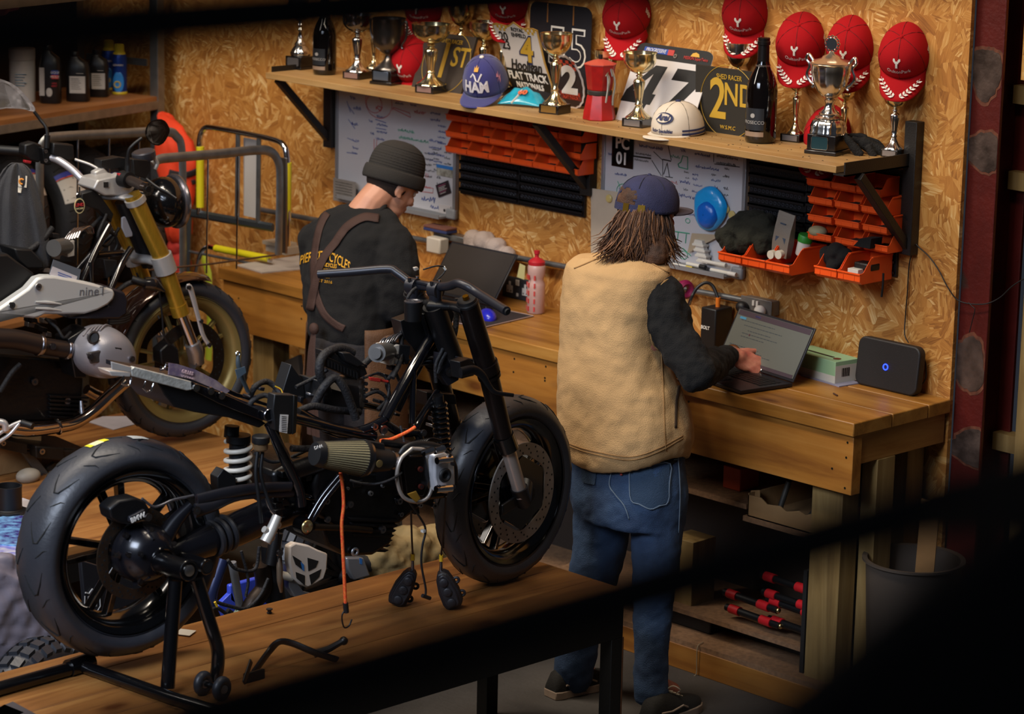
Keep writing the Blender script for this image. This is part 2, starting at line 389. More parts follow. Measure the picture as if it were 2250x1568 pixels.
for x in(BX1-.21,-8.3,BX0+.15):
 obj('leg',MB().box((x,BY+.06,0),(x+.13,BY+.145,az if x<BX1-.5 else BENCH_Z-th)),PINEZ,bench,bevel=.002)
 obj('leg',MB().box((x,WALL-.12,0),(x+.13,WALL-.03,BENCH_Z-th)),PINEZ,bench,bevel=.002)
obj('leg',MB().box((BX1-.075,BY+.148,0),(BX1-.012,BY+.24,ez)),PINEZ,bench,bevel=.002)
bz=on(1788,1510,y=BY+.03).z
obj('bottom_rail',MB().box((BX0+.3,BY+.015,.0),(BX1-.08,BY+.058,bz)),PINEP,bench,bevel=.002)
CHIP=mat('chipboard','#8f6a4a',.75,var=.35,vscale=60)
obj('lower_shelf',MB().box((BX0+.3,BY+.018,bz),(BX1-.08,WALL-.02,bz+.018)),CHIP,bench)
mz=on(1560,1085,y=BY+.1).z
mxs=on(1640,1100,y=BY+.1).x;mzl=on(1700,1150,y=BY+.09).z
obj('middle_shelf',MB().box((BX0+.3,BY+.1,mz-.018),(mxs,WALL-.02,mz)),CHIP,bench)
obj('box_ledge',MB().box((mxs,BY+.085,mzl-.018),(BX1-.215,WALL-.13,mzl)),CHIP,bench)
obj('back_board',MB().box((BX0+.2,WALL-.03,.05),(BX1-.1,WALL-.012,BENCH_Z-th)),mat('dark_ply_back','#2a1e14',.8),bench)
sc_=MB()
for px,py in((1130,788),(1128,817),(1199,805),(1197,830),(1197,836),(663,672),(662,700),(524,655),(1862,972),(1859,1005),(1828,1029),(1856,1072),(1513,882)):
 p=on(px,py,y=BY+.011);sc_.cyl(p,p+Vector((0,.004,0)),.004,10)
obj('screws',sc_,mat('screw_heads','#3b3a2c',.4,.8),bench)
#  THE LONG SHELF ON STEEL BRACKETS
SH0=on(570.8,160.2,z=SHELF_Z);SH1=on(1850,363,z=SHELF_Z)
SY=SH0.y*.5+SH1.y*.5
sh=thing('trophy_shelf','long pine shelf on black steel brackets holding the trophies','shelf',(SH0.x,SY,SHELF_Z-.03))
obj('shelf_board',MB().box((SH0.x,SY,SHELF_Z-.024),(SH1.x,WALL-.02,SHELF_Z)),SHELFW,sh,bevel=.002)
obj('end_strip',MB().box((SH0.x,SY+.03,SHELF_Z),(SH0.x+.006,WALL-.02,SHELF_Z+.022)),BLK,sh)
dirt=MB();random.seed(4)
for i in range(110):
 u=random.random()**.6;x=SH0.x+1.0+u*(SH1.x-SH0.x-1.05);y=random.uniform(SY+.03,WALL-.05);a=random.uniform(0,3.1);s_=random.uniform(.002,.007)
 dirt.cbox((x,y,SHELF_Z+.0008),(s_,.0015,.0014),t=a)
obj('shelf_grit',dirt,mat('grit','#2c2118',.9),sh)['kind']='stuff'
def bracket(px,pytop,pybot,label,arm_up=False,ptop=None):
 x=on(px,300,y=WALL-.04).x;zb_=on(px,pybot,y=WALL-.04).z
 zt=ptop if ptop else SHELF_Z-.026
 r=thing('shelf_bracket',label,'bracket',(x,WALL-.04,zb_),group='steel shelf brackets')
 obj('post',MB().box((x-.025,WALL-.042,zb_),(x+.025,WALL-.002,zt)),BLK,r,bevel=.002)
 if arm_up:obj('arm',MB().box((x-.006,SY-.002,SHELF_Z-.03),(x+.0,WALL-.042,SHELF_Z+.016)).box((x-.05,SY-.002,SHELF_Z-.030),(x,WALL-.042,SHELF_Z-.0245)),BLK,r)
 else:obj('arm',MB().box((x-.02,SY+.03,SHELF_Z-.030),(x+.02,WALL-.042,SHELF_Z-.0245)),BLK,r)
 obj('diagonal_brace',MB().beam((x-.004,SY+.075,SHELF_Z-.035),(x-.004,WALL-.03,SHELF_Z-.30),.03,.028),BLK,r,bevel=.002)
 return r
bracket(719,200,324,'leftmost black shelf bracket beside the crowded whiteboard')
bracket(1288,290,430,'middle black shelf bracket between the orange bins and the number plate')
bx=on(2001,450,y=WALL-.04)
bracket(2001,267,562,'rightmost black shelf bracket rising above the shelf end',True,on(2001,267,y=WALL-.04).z)
#  WHITEBOARDS
WB=mat('whiteboard_enamel','#c3bfc0',.25,coat=.3,var=.06,vscale=3)
GREY=mat('grey_frame','#9c9c9e',.35,.5)
INK={k:mat('marker_'+k,c,.6)for k,c in(('blue','#27408a'),('red','#b8443c'),('green','#2d9a72'),('black','#26221f'),('cyan','#2c6ec0'))}
def scrib(mb,x,z,w,h,rng,y):
 n=max(3,int(w/(h*.55)));pts=[]
 for i in range(n*3):
  u=i/(n*3-1)
  pts.append((x+w*u+rng.uniform(-.1,.1)*h,y,z+h*(.5+.5*math.sin(i*2.3+rng.uniform(-.9,.9)))*rng.uniform(.5,1)))
 mb.tube(pts,h*.075,4)
def whiteboard(pl,pr,pb,ztop,label,rows,seed,tray=True):
 x0=on(pl[0],pl[1],y=WALL-.02).x;x1=on(pr[0],pr[1],y=WALL-.02).x;z0=on(pb[0],pb[1],y=WALL-.02).z
 r=thing('whiteboard',label,'whiteboard',(x0,WALL-.02,z0))
 obj('board',MB().box((x0+.012,WALL-.016,z0+.012),(x1-.012,WALL-.006,ztop)),WB,r)
 f=MB();y0,y1=WALL-.022,WALL-.002
 f.box((x0,y0,z0),(x0+.016,y1,ztop));f.box((x1-.016,y0,z0),(x1,y1,ztop));f.box((x0,y0,z0),(x1,y1,z0+.016));f.box((x0,y0,ztop-.01),(x1,y1,ztop+.006))
 obj('frame',f,GREY,r,bevel=.002)
 for X in(x0,x1-.05):obj('corner_cap',MB().box((X-.002,y0-.004,z0-.004),(X+.052,y1,z0+.04)),mat('grey_plastic','#85878a',.5),r,bevel=.008)
 if tray:obj('pen_tray',MB().box((x0+.06,WALL-.06,z0-.002),(x1-.05,WALL-.02,z0+.006)).box((x0+.06,WALL-.063,z0-.002),(x1-.05,WALL-.06,z0+.014)),GREY,r)
 rng=random.Random(seed)
 for colr,items in rows.items():
  mb=MB()
  for it in items:
   kind=it[0]
   if kind=='w':
    _,px,py,w,h,n=it
    for k in range(n):
     p=on(px,py,y=WALL-.017);ww=w*mpp(p)*1.42;hh=h*mpp(p)
     scrib(mb,p.x+rng.uniform(-.004,.004),p.z-k*hh*2.1,ww*rng.uniform(.75,1.1),hh,rng,WALL-.0172)
   elif kind=='l':
    pts=[on(a,b,y=WALL-.0172)for a,b in it[1]];mb.tube(pts,it[2]if len(it)>2 else.0014,4)
   elif kind=='o':
    _,px,py,rr,=it;p=on(px,py,y=WALL-.0172);q=rr*mpp(p)
    mb.tube([(p.x+q*1.3*math.cos(a*.3),p.y,p.z+q*math.sin(a*.3))for a in range(22)],.0013,4)
  o=obj('marker_writing',mb,INK[colr],r,angle=0);o['label']=colr+' marker writing'
 return r,x0,x1,z0
rows1={'blue':[('w',770,218,14,9,1),('l',[(762,222),(770,246)]),('w',775,240,18,9,1),('w',772,275,20,9,1),('l',[(765,262),(780,283)]),('l',[(765,232),(778,250)]),('w',775,310,16,8,2),('l',[(763,303),(783,312)]),('w',772,338,14,8,1),('l',[(762,335),(785,338)]),('w',828,258,22,7,1),('l',[(825,262),(848,270)]),('w',827,275,28,7,1),('l',[(826,281),(848,285)]),('w',828,291,24,7,1),('w',827,307,20,7,1),('w',828,323,20,7,1),('w',810,268,10,8,1),('w',815,295,12,8,1),('w',868,228,22,6,1),('w',900,232,16,6,1),('w',945,250,30,7,2),('w',962,278,22,6,4),('w',942,310,35,7,4),('w',925,440,30,14,1),('w',945,457,24,11,1)],'green':[('w',875,288,36,8,1),('w',875,304,66,8,1),('w',878,318,40,8,1),('w',905,335,24,9,1)],'red':[('o',822,228,20),('o',832,226,34),('l',[(826,235),(836,244),(840,236),(830,233),(826,240)],.002),('w',908,248,34,9,1),('l',[(862,238),(902,258),(900,248),(864,236),(862,242)]),('l',[(822,305),(822,335),(826,336),(828,306)]),('w',925,412,28,8,1),('l',[(920,408),(952,414),(951,424),(921,420),(920,408)]),('l',[(936,380),(936,390)]),('l',[(940,381),(940,391)])],'black':[('w',932,338,24,6,5),('w',953,338,12,6,4),('w',975,336,16,6,4),('l',[(950,328),(965,330)]),('w',960,392,14,7,2)]}
WZ=SHELF_Z-.045
wb1,_,_,_=whiteboard((737,250),(1001,400),(1000,482),WZ,'whiteboard crowded with coloured notes behind the man in the beanie',rows1,3)
rows2={'blue':[('w',1403,322,50,8,1),('w',1335,340,14,7,1),('w',1350,383,26,7,1),('w',1497,333,12,8,1),('w',1525,340,30,7,1),('w',1530,368,48,8,1),('w',1522,385,16,7,1),('w',1523,396,14,7,1),('w',1522,408,18,7,2),('w',1495,402,24,9,1),('w',1562,398,18,7,2),('w',1490,432,24,9,1),('w',1520,438,30,9,1),('w',1494,470,40,7,1),('w',1360,418,14,6,1)],'black':[('l',[(1436,333),(1456,352),(1456,388)]),('l',[(1456,350),(1474,354)],.002),('l',[(1468,320),(1475,352)]),('l',[(1432,352),(1453,386)]),('l',[(1458,383),(1466,358),(1471,388)],.002),('l',[(1462,388),(1478,390)]),('w',1395,338,34,6,1),('w',1395,352,32,6,1),('l',[(1392,343),(1430,348)],.003),('w',1575,345,44,7,2),('l',[(1568,338),(1568,356)]),('l',[(1570,360),(1625,367)]),('w',1505,380,10,6,1),('w',1505,392,10,6,1),('w',1502,418,10,6,1),('w',1564,386,10,7,1),('w',1588,389,16,7,1),('w',1590,416,10,7,1),('w',1590,430,10,7,1),('w',1590,372,12,6,1)],'green':[('l',[(1492,367),(1511,372),(1511,345),(1500,342),(1496,356),(1490,360),(1492,367)],.002),('w',1470,345,24,8,1),('o',1370,420,16),('l',[(1357,398),(1364,415)]),('w',1360,426,20,7,1),('l',[(1480,508),(1515,513)],.002),('l',[(1490,511),(1488,528)],.002),('l',[(1508,514),(1506,534)],.002),('o',1511,485,5),('l',[(1500,545),(1518,562)],.002),('o',1502,560,9)],'red':[('w',1475,403,14,10,1)]}
wb2,wx0,wx1,wz0=whiteboard((1322,350),(1637,450),(1625,612),WZ,'whiteboard with frame sketch and blue bag beside the number plate',rows2,5)
def wall_card(name,label,cat,px0,py0,px1,py1,m_,off=.0185,t=.002,group=None,angle=0,thick=None):
 a=on(px0,py0,y=WALL-off);b=on(px1,py1,y=WALL-off);c=(a+b)/2;w=abs(b.x-a.x);h=abs(a.z-b.z)
 M=T(c)@rot('Y',angle)
 r=thing(name,label,cat,M=M,group=group)
 obj('sheet',MB().box((-w/2,-t,-h/2),(w/2,0,h/2)),m_,r,local=True,bevel=.0008)
 return r,M,w,h
pr_,M,w,h=wall_card('number_plate','black number plate reading PC 01 on the whiteboard','number plate',1346,292,1391,372,BLKG)
text('PC',.062,M@T(0,-.003,h*.23),WHT,pr_,bold=.0015,sx=.95);text('01',.062,M@T(0,-.003,-h*.24),WHT,pr_,bold=.0015,sx=.95)
PAPER=mat('paper','#cfc6b8',.8);
wall_card('paper_sheet','large blank paper sheet pinned at the left edge of the right whiteboard','paper',1301,412,1357,580,mat('worn_paper','#b9a892',.85,var=.12,vscale=9),off=.024,angle=-2)
def magnet(px,py,label,off=.02):
 p=on(px,py,y=WALL-off);mb=MB().lathe([(.0155,0),(.0155,.004),(.011,.008),(.0001,.0085)],T(p)@rot('X',90),20)
 one('round_magnet',mb,mat('cream_magnet','#c4ae6c',.35),label,'magnet',group='cream magnets on the whiteboards')
magnet(1339,436,'cream round magnet on the pinned paper sheet',.027);magnet(902,437,'cream round magnet in front of the bearded chin on left whiteboard'.replace('bearded chin','beanie man'))
magnet(1596,459,'upper of two cream magnets right of the blue bag');magnet(1609,472,'lower of two cream magnets right of the blue bag')
r_,M,w,h=wall_card('photo_card','small blue and grey photo card on the left whiteboard','card',960,360,1000,392,mat('card_photo','#6f6a5c',.5,var=.6,vscale=40,col2='#b8b4a4'))
obj('blue_header',MB().box((-w/2,-.003,h*.2),(w/2,-.0015,h/2)),mat('card_blue','#2f74b8',.5),r_,local=True)
r_,M,w,h=wall_card('black_flyer','black flyer with pink print tilted on the left whiteboard','flyer',960,398,989,432,mat('flyer_black','#241a20',.5),angle=-22)
for k in range(6):obj('print_line',MB().box((-w*.32,-.0032,h*(.3-.12*k)),(w*(.28-.07*(k%3)),-.002,h*(.33-.12*k))),mat('flyer_pink','#b0567c',.5)if k in(0,4)else WHT,r_,local=True,angle=0)
r_,M,w,h=wall_card('white_sticker','small white tag with a dark dot in the whiteboard corner','sticker',965,448,990,476,mat('tag_white','#b9b2b0',.6))
obj('dark_dot',MB().lathe([(.006,0),(.006,.001)],T(0,-.002,0)@rot('X',90)),BLKP,r_,local=True)
r_,M,w,h=wall_card('grey_note_plate','grey note plate covered in handwriting under the left whiteboard edge','plate',733,390,782,450,mat('grey_plate','#77706a',.5),off=.045)
mb=MB();rng=random.Random(9)
for k in range(7):scrib(mb,-w*.4,h*(.33-.12*k),w*.75,.006,rng,-.003)
obj('marker_writing',mb,INK['black'],r_,local=True,angle=0)
def bag():
 c=on(1560,458,y=WALL-.03);rx=52*mpp(c)*.9;rz=50*mpp(c)
 def bl(c,rx,rz,d,sd):
  rng=random.Random(sd);rg=[]
  for j in range(8):
   u=j/7;q=math.cos(u*math.pi/2)**.6 if j<7 else.02
   rg.append([Vector((c.x+rx*q*(1+.07*math.sin(3*a+1))*math.cos(a)+rng.uniform(-.002,.002),c.y-d*math.sin(u*math.pi/2),c.z+rz*q*(1+.05*math.sin(2*a))*math.sin(a)))for a in[2*math.pi*i/30 for i in range(30)]])
  return MB().rings(rg)
 r=thing('blue_bag','translucent blue plastic bag hanging on the right whiteboard','bag',c)
 obj('bag_film',bl(c,rx,rz,.025,1),mat('blue_film','#1d9be0',.25,coat=.3,bump=.4,bscale=30),r)
 obj('inner_pouch',bl(Vector((c.x+.005,c.y-.012,c.z-.02)),rx*.62,rz*.62,.03,2),mat('blue_film_deep','#0f66c8',.3,bump=.4,bscale=30),r)
bag()
mb=MB();a=on(1510,556,y=WALL-.03);b=on(1585,516,y=WALL-.03);c=on(1520,512,y=WALL-.03)
mb.prism([(a.x,a.z),(b.x-.02,b.z-.012),(b.x,b.z),(c.x,c.z)],.001,T(0,WALL-.03,0));one('torn_card',mb,mat('torn_card_','#a8967c',.85),'torn beige card wedged in the lower whiteboard','card')
mb=MB();rng=random.Random(2)
WPL=mat('white_plastic','#cfc9bd',.45)
for k in range(4):
 p=on(1540+k*3,538+k*12,y=WALL-.035);mb.box((p.x-.03,WALL-.05,p.z-.004),(p.x+.025,WALL-.02,p.z+.004));mb.prism([(p.x-.03,p.z),(p.x+.02,p.z),(p.x+.012,p.z+.018),(p.x-.022,p.z+.018)],.02,T(0,WALL-.045,0))
one('clip_strip',mb,WPL,'strip of white plastic clips on the right whiteboard','clips',bevel=.001)
for k,(px,py,L_,cl,lb)in enumerate(((1500,585,.1,'#b9a24a','yellow marker pen on whiteboard tray'),(1530,583,.09,'#1b1b1d','white marker with black cap on whiteboard tray'),(1570,578,.11,'#cfc9bd','thick white marker on the right of the whiteboard tray'),(1590,598,.12,'#d8d4cc','slim white pen on the whiteboard tray end'))):
 p=on(px,py,y=WALL-.045);r=thing('marker_pen',lb,'pen',p,group='pens on the whiteboard tray')
 obj('barrel',MB().cyl(p-Vector((L_/2,0,0)),p+Vector((L_*.2,0,0)),.007,12),WPL,r);obj('cap',MB().cyl(p+Vector((L_*.2,0,0)),p+Vector((L_/2,0,0)),.0082,12),mat('cap'+str(k),cl,.4),r)
#  PEG PANELS AND ORANGE BINS
PEG=mat('black_peg_panel','#151416',.35,bump=.05)
def peg_panel(x0,x1,z0,z1,label,lou=True):
 r=thing('louvre_panel',label,'panel',(x0,WALL-.012,z0),group='black louvred panels')
 obj('backing_plate',MB().box((x0,WALL-.014,z0),(x1,WALL-.002,z1)),PEG,r,bevel=.002)
 lv=MB();z=z0+.02;hol=MB()
 while z<z1-.02:
  lv.box((x0+.004,WALL-.024,z),(x1-.004,WALL-.014,z+.006));lv.box((x0+.004,WALL-.024,z-.008),(x1-.004,WALL-.021,z+.006))
  x=x0+.012
  while x<x1-.012:
   hol.torus((x,WALL-.0148,z+.018),(0,1,0),.0055,.0014,10,4);x+=.0185
  z+=.036
 obj('louvres',lv,PEG,r);obj('perforations',hol,mat('peg_holes','#3a3a40',.3),r,angle=0)
 return r
def XZ(px,py,off=.02):p=on(px,py,y=WALL-off);return p.x,p.z
ax,az1=XZ(1008,427);bx_,_=XZ(1139,440);cx_,_=XZ(1281,470)
zt=XZ(1140,345)[1];zlo=XZ(1008,425)[1]
peg_panel(ax,bx_-.003,zlo,SHELF_Z-.05,'black louvred panel on the left below the rows of orange bins')
peg_panel(bx_+.003,cx_,zlo,SHELF_Z-.05,'black louvred panel right half below the rows of orange bins')
ax2,_=XZ(1644,400);bx2,_=XZ(1772,400);cx2=XZ(1966,600)[0];zlo2=XZ(1966,610)[1]
peg_panel(ax2,bx2-.002,XZ(1645,490)[1]-.06,SHELF_Z-.05,'black louvred panel behind the dark green jacket')
peg_panel(bx2,cx2,zlo2,SHELF_Z-.05,'black louvred panel behind the right stack of orange bins')
ORG=mat('orange_plastic','#f2561a',.38,bump=.05,bscale=30,coat=.1)
def bin_mb(w,d,h,t=.0022):
 mb=MB()
 side=[(0,0),(d*.92,0),(d,h*.12),(d,h*.42),(d*.90,h*.46),(d*.70,h*.92),(d*.64,h),(0,h)]
 for x in(-w/2,w/2-t):
  vs=[(x,-y,z)for y,z in side]+[(x+t,-y,z)for y,z in side];n=len(side)
  mb.add(vs,[tuple(range(n)),tuple(range(2*n-1,n-1,-1))]+[(i,i+n,(i+1)%n+n,(i+1)%n)for i in range(n)])
 mb.box((-w/2,-d*.92,0),(w/2,0,t));mb.box((-w/2,-t,0),(w/2,0,h))
 mb.add([(-w/2,-d*.92,0),(w/2,-d*.92,0),(w/2,-d,h*.12),(-w/2,-d,h*.12),(-w/2,-d*.92+t,0),(w/2,-d*.92+t,0),(w/2,-d+t,h*.12),(-w/2,-d+t,h*.12)],[(0,1,2,3),(7,6,5,4),(0,4,5,1),(3,2,6,7),(0,3,7,4),(1,5,6,2)])
 mb.box((-w/2,-d,h*.12),(w/2,-d+t,h*.42));mb.box((-w/2-.001,-d-.004,h*.38),(w/2+.001,-d+.001,h*.44))
 for x in(-w*.25,w*.25-.001):mb.box((x,-d-.0015,h*.12),(x+.0015,-d,h*.38))
 mb.box((-w/2-.002,-d*.64,h-.004),(-w/2+.004,0,h+.001));mb.box((w/2-.004,-d*.64,h-.004),(w/2+.002,0,h+.001))
 return mb
def bin_row(pL,pR,n,d,h,base_off,labels,group,proto=None):
 """fronts of the bins run between the two pixels (bottom front edge of first and last bin)"""
 yf=WALL-base_off-d;a=on(pL[0],pL[1],y=yf);b=on(pR[0],pR[1],y=yf);w=(b.x-a.x)/n;z=(a.z+b.z)/2
 for k in range(n):
  x=a.x+w*(k+.5);M=T(x,WALL-base_off,z)
  lb=labels(k)
  if proto is None:
   proto=thing('storage_bin',lb,'storage bin',M=M,group=group)
   obj('bin_body',bin_mb(w*.96,d,h),ORG,proto,local=True,angle=25,bevel=.0008)
   mt=MB().box((-w*.3,-d*.8,.003),(w*.3,-.01,h*.25));obj('contents',mt,mat('bin_contents','#3c1a10',.9,var=.5,vscale=90),proto,local=True)
  else:dup(proto,M,lb)
 return proto
ordn=['first','second','third','fourth','fifth','sixth']
g='orange bins on the left panel';pb=None
for j,(pl,pr2)in enumerate((((979,261),(1278,318)),((978,298),(1276,356)),((978,338),(1270,383)))):
 pb=bin_row(pl,pr2,6,.085,.058,.022,lambda k:'small orange bin, %s from the left in the %s row beside the left whiteboard'%(ordn[k],['top','middle','bottom'][j]),g,pb)
g2='orange bins on the right panel';pb2=None
for j,(pl,pr2)in enumerate((((1771,402),(1935,440)),((1773,442),(1948,482)),((1771,482),(1952,522)),((1770,522),(1954,562)))):
 pb2=bin_row(pl,pr2,3,.10,.062,.022,lambda k:'orange bin, %s one in the %s row of the right stack beside the shelf end'%(['left','middle','right'][k],['top','second','third','fourth'][j]),g2,pb2)
big1=bin_row((1577,571),(1735,612),3,.19,.088,.022,lambda k:'large orange bin, %s of the three under the dark green jacket'%['left','middle','right'][k],'large orange bins')
big2=bin_row((1788,604),(1890,630),2,.17,.088,.022,lambda k:'large orange bin, %s of the pair at the bottom of the right stack'%['left','right'][k],'large orange bins',big1 if False else None)
#  TROPHIES
MARB=mat('black_marble_base','#14100f',.25,coat=.4,var=.3,vscale=40)
PLQ=mat('silver_plaque','#a8a4a4',.3,.8);PLQG=mat('gold_plaque','#b08a4a',.35,.8)
BRZ=mat('pewter','#77706a',.28,.95,bump=.05,bscale=90)
CUP_A=[(.155,.13),(.15,.145),(.12,.17),(.075,.215),(.05,.26),(.038,.29),(.048,.30),(.048,.315),(.036,.33),(.045,.40),(.062,.52),(.072,.60),(.066,.63),(.034,.65),(.028,.665),(.042,.68),(.042,.69),(.026,.705)]
BOWL_A=[(.02,.705),(.05,.715),(.11,.745),(.165,.80),(.195,.86),(.205,.92),(.208,.985),(.215,1.0),(.205,.998),(.198,.93),(.185,.87),(.15,.81),(.08,.77),(.001,.76)]
def trophy(px,py,ptop,bwid,label,cupw=None,stem=GOLDM,bowl=GOLDM,plq=PLQ,yaw=12,baseh=.115,flut=.05):
 c=shp_(px,py);py=proj(c)[1];H=(py-ptop)*mpp(c)/.974;k=(cupw*mpp(c)/.43 if cupw else H)/H
 M=T(c)@rot('Z',yaw);r=thing('trophy',label,'trophy',M=M,group='trophies on the long shelf')
 w=bwid*mpp(c)*.80
 obj('plinth',MB().box((-w/2,-w/2,0),(w/2,w/2,H*baseh)),MARB,r,local=True,bevel=.002)
 obj('plaque',MB().box((-w*.38,-w/2-.0012,H*.02),(w*.38,-w/2,H*baseh-.004)),plq,r,local=True)
 S=lambda pr,q:[(a*H*q,z*H)for a,z in pr]
 obj('stem',MB().lathe([(a*H*(k if z>.2 else max(k,.8)),(baseh+(z-.13)*(.705-baseh)/.575)*H)for a,z in CUP_A],n=36,flute=flut,nf=12),stem,r,local=True,angle=50)
 obj('cup',MB().lathe(S(BOWL_A,k),n=40,flute=.012,nf=10),bowl,r,local=True,angle=50)
 return r,c,H
trophy(946,203,55,62,'gold cup trophy standing before the round FIRST place board',88,plq=mat('red_plaque','#b09088',.35,.6))
trophy(1219,248,77,64,'gold cup trophy beside the turquoise fairing scrap',72,plq=PLQG)
trophy(1402,277,119,66,'gold cup trophy in front of the white 47 board',76)
trophy(785,172,34,58,'silver stemmed trophy between the dark bottle and the pewter cup',70,stem=SILV,bowl=SILV,plq=mat('red_plaque','#b09088',.35,.6))
trophy(822,156,40,46,'small gold trophy tucked behind the pewter cup',50)
trophy(1746,302,160,60,'gold cup trophy wearing the leftmost of the three right red caps',50)
trophy(1852,318,185,48,'gold trophy mostly hidden behind the big lidded silver cup',52)
trophy(1962,334,198,52,'gold cup trophy at the shelf end by the tall bracket',60,stem=SILV)
trophy(1062,190,50,50,'gold cup trophy rising behind the blue cap',68)
trophy(1103,182,55,46,'gold cup trophy partly hidden right behind the blue cap',48)
trophy(1012,176,8,50,'gold trophy standing behind the round FIRST place board',60)
trophy(1330,252,113,50,'gold trophy behind the red coffee pot',55)
trophy(1618,262,98,50,'gold cup trophy standing behind the dark SECOND place board',62,stem=GOLDM,bowl=SILV)
trophy(925,182,50,46,'small gold trophy just left behind the first gold cup',40)
def handles(r,pts,rad,mt,n=8):
 for s in(-1,1):obj('handle',MB().tube(smooth([(s*x,0,z)for x,z in pts],5),rad,n),mt,r,local=True)
def pewter():
 c=on(853,184,z=SHELF_Z);H=(184-42)*mpp(c)/.974;M=T(c)@rot('Z',12)
 r=thing('trophy','dull pewter two-handled trophy cup on a black plinth','trophy',M=M,group='trophies on the long shelf');w=66*mpp(c)*.8
 obj('plinth',MB().box((-w*.56,-w*.56,0),(w*.56,w*.56,H*.05)).box((-w/2,-w/2,H*.05),(w/2,w/2,H*.22)),MARB,r,local=True,bevel=.002)
 obj('plaque',MB().box((-w*.40,-w/2-.0015,H*.07),(w*.36,-w/2,H*.2)),mat('blue_plaque','#7d8ba0',.3,.8),r,local=True,bevel=.0008)
 obj('cup',MB().lathe([(a*H,z*H)for a,z in[(.21,.22),(.21,.235),(.17,.27),(.10,.33),(.06,.38),(.05,.43),(.055,.45),(.11,.48),(.19,.55),(.235,.65),(.245,.78),(.25,.97),(.262,1),(.25,.995),(.24,.8),(.2,.6),(.001,.52)]],n=40),BRZ,r,local=True,angle=50)
 handles(r,[(.24*H,.9*H),(.32*H,.97*H),(.34*H,.88*H),(.32*H,.72*H),(.25*H,.6*H),(.26*H,.55*H)],.0045,BRZ)
pewter()
def leftcup():
 c=on(660,150,z=SHELF_Z);H=.27;M=T(c)@rot('Z',6);w=52*mpp(c)*.9
 r=thing('trophy','silver domed-foot trophy at the far left end of the shelf','trophy',M=M,group='trophies on the long shelf')
 obj('plinth',MB().box((-w*.56,-w*.56,0),(w*.56,w*.56,.01)).box((-w/2,-w/2,.01),(w/2,w/2,.052)),MARB,r,local=True,bevel=.002)
 obj('plaque',MB().prism([(-w*.36,.018),(-w*.32,.014),(w*.32,.014),(w*.36,.018),(w*.36,.042),(w*.32,.047),(-w*.32,.047),(-w*.36,.042)],.0015,T(0,-w/2-.0015,0)),PLQ,r,local=True)
 obj('stem',MB().lathe([(.036,.052),(.04,.058),(.04,.068),(.03,.085),(.022,.095),(.024,.10),(.013,.115),(.010,.135),(.006,.15),(.011,.158),(.006,.168),(.012,.178),(.006,.19)],n=36,flute=.05),SILV,r,local=True,angle=50)
 obj('cup',MB().lathe([(.006,.19),(.025,.2),(.045,.225),(.05,.26),(.052,.30),(.048,.30),(.04,.23),(.001,.21)],n=32),SILV,r,local=True,angle=50)
leftcup()
def bigcup():
 c=on(1818,336,z=SHELF_Z);H=(336-86)*mpp(c)/.974;M=T(c)@rot('Z',14)
 r=thing('trophy','tall silver lidded trophy with ornate handles near the shelf end','trophy',M=M,group='trophies on the long shelf');w=84*mpp(c)*.82;h=H
 obj('plinth',MB().box((-w*.56,-w*.56,0),(w*.56,w*.56,h*.035)).box((-w/2,-w/2,h*.035),(w/2,w/2,h*.17)),MARB,r,local=True,bevel=.0025)
 obj('plaque',MB().prism([(-w*.30,.02*3),(-w*.34,.06*h),(-w*.34,.14*h),(-w*.30,.155*h),(w*.2,.155*h),(w*.24,.14*h),(w*.24,.06*h),(w*.2,.045*h),(-w*.30,.045*h)][1:],.0018,T(0,-w/2-.0018,0)),mat('teal_plaque','#2c4c54',.3,.5),r,local=True)
 fr_=MB();q=[(-w*.34,.06*h),(-w*.34,.14*h),(-w*.30,.155*h),(w*.2,.155*h),(w*.24,.14*h),(w*.24,.06*h),(w*.2,.045*h),(-w*.30,.045*h)]
 fr_.tube([(x,-w/2-.002,z)for x,z in q],.0012,6,closed=True);obj('plaque_rim',fr_,SILV,r,local=True)
 obj('foot',MB().lathe([(.155*h,.17*h),(.155*h,.19*h),(.15*h,.20*h),(.152*h,.23*h),(.135*h,.28*h),(.11*h,.30*h)],n=48,flute=.05,nf=18),SILV,r,local=True,angle=60)
 obj('stem',MB().lathe([(.115*h,.30*h),(.12*h,.31*h),(.085*h,.33*h),(.09*h,.345*h),(.05*h,.38*h),(.035*h,.42*h),(.04*h,.44*h),(.048*h,.455*h),(.032*h,.47*h)],n=36),SILV,r,local=True,angle=50)
 obj('cup',MB().lathe([(.03*h,.47*h),(.07*h,.485*h),(.12*h,.54*h),(.155*h,.62*h),(.17*h,.70*h),(.175*h,.75*h),(.185*h,.765*h),(.17*h,.76*h)],n=48,flute=.012,nf=14),SILV,r,local=True,angle=50)
 obj('lid',MB().lathe([(.178*h,.762*h),(.18*h,.775*h),(.15*h,.795*h),(.09*h,.81*h),(.075*h,.83*h),(.03*h,.85*h),(.02*h,.87*h),(.001,.875*h)],n=40),mat('champagne_lid','#cdb9a4',.25,.9),r,local=True,angle=50)
 ro=MB()
 for k in range(12):
  a=k*math.pi/6;ro.torus((.058*h*math.cos(a),0,.935*h+.058*h*math.sin(a)),(0,1,0),.012*h,.006*h,12,6)
 obj('finial_rosette',ro.lathe([(.05*h,0),(.054*h,.006),(.02,.008)],T(0,.003,.935*h)@rot('X',90),24),SILV,r,local=True)
 handles(r,[(.17*h,.78*h),(.215*h,.83*h),(.235*h,.79*h),(.20*h,.74*h),(.225*h,.66*h),(.19*h,.60*h),(.155*h,.575*h),(.17*h,.55*h)],.0055,SILV)
bigcup()
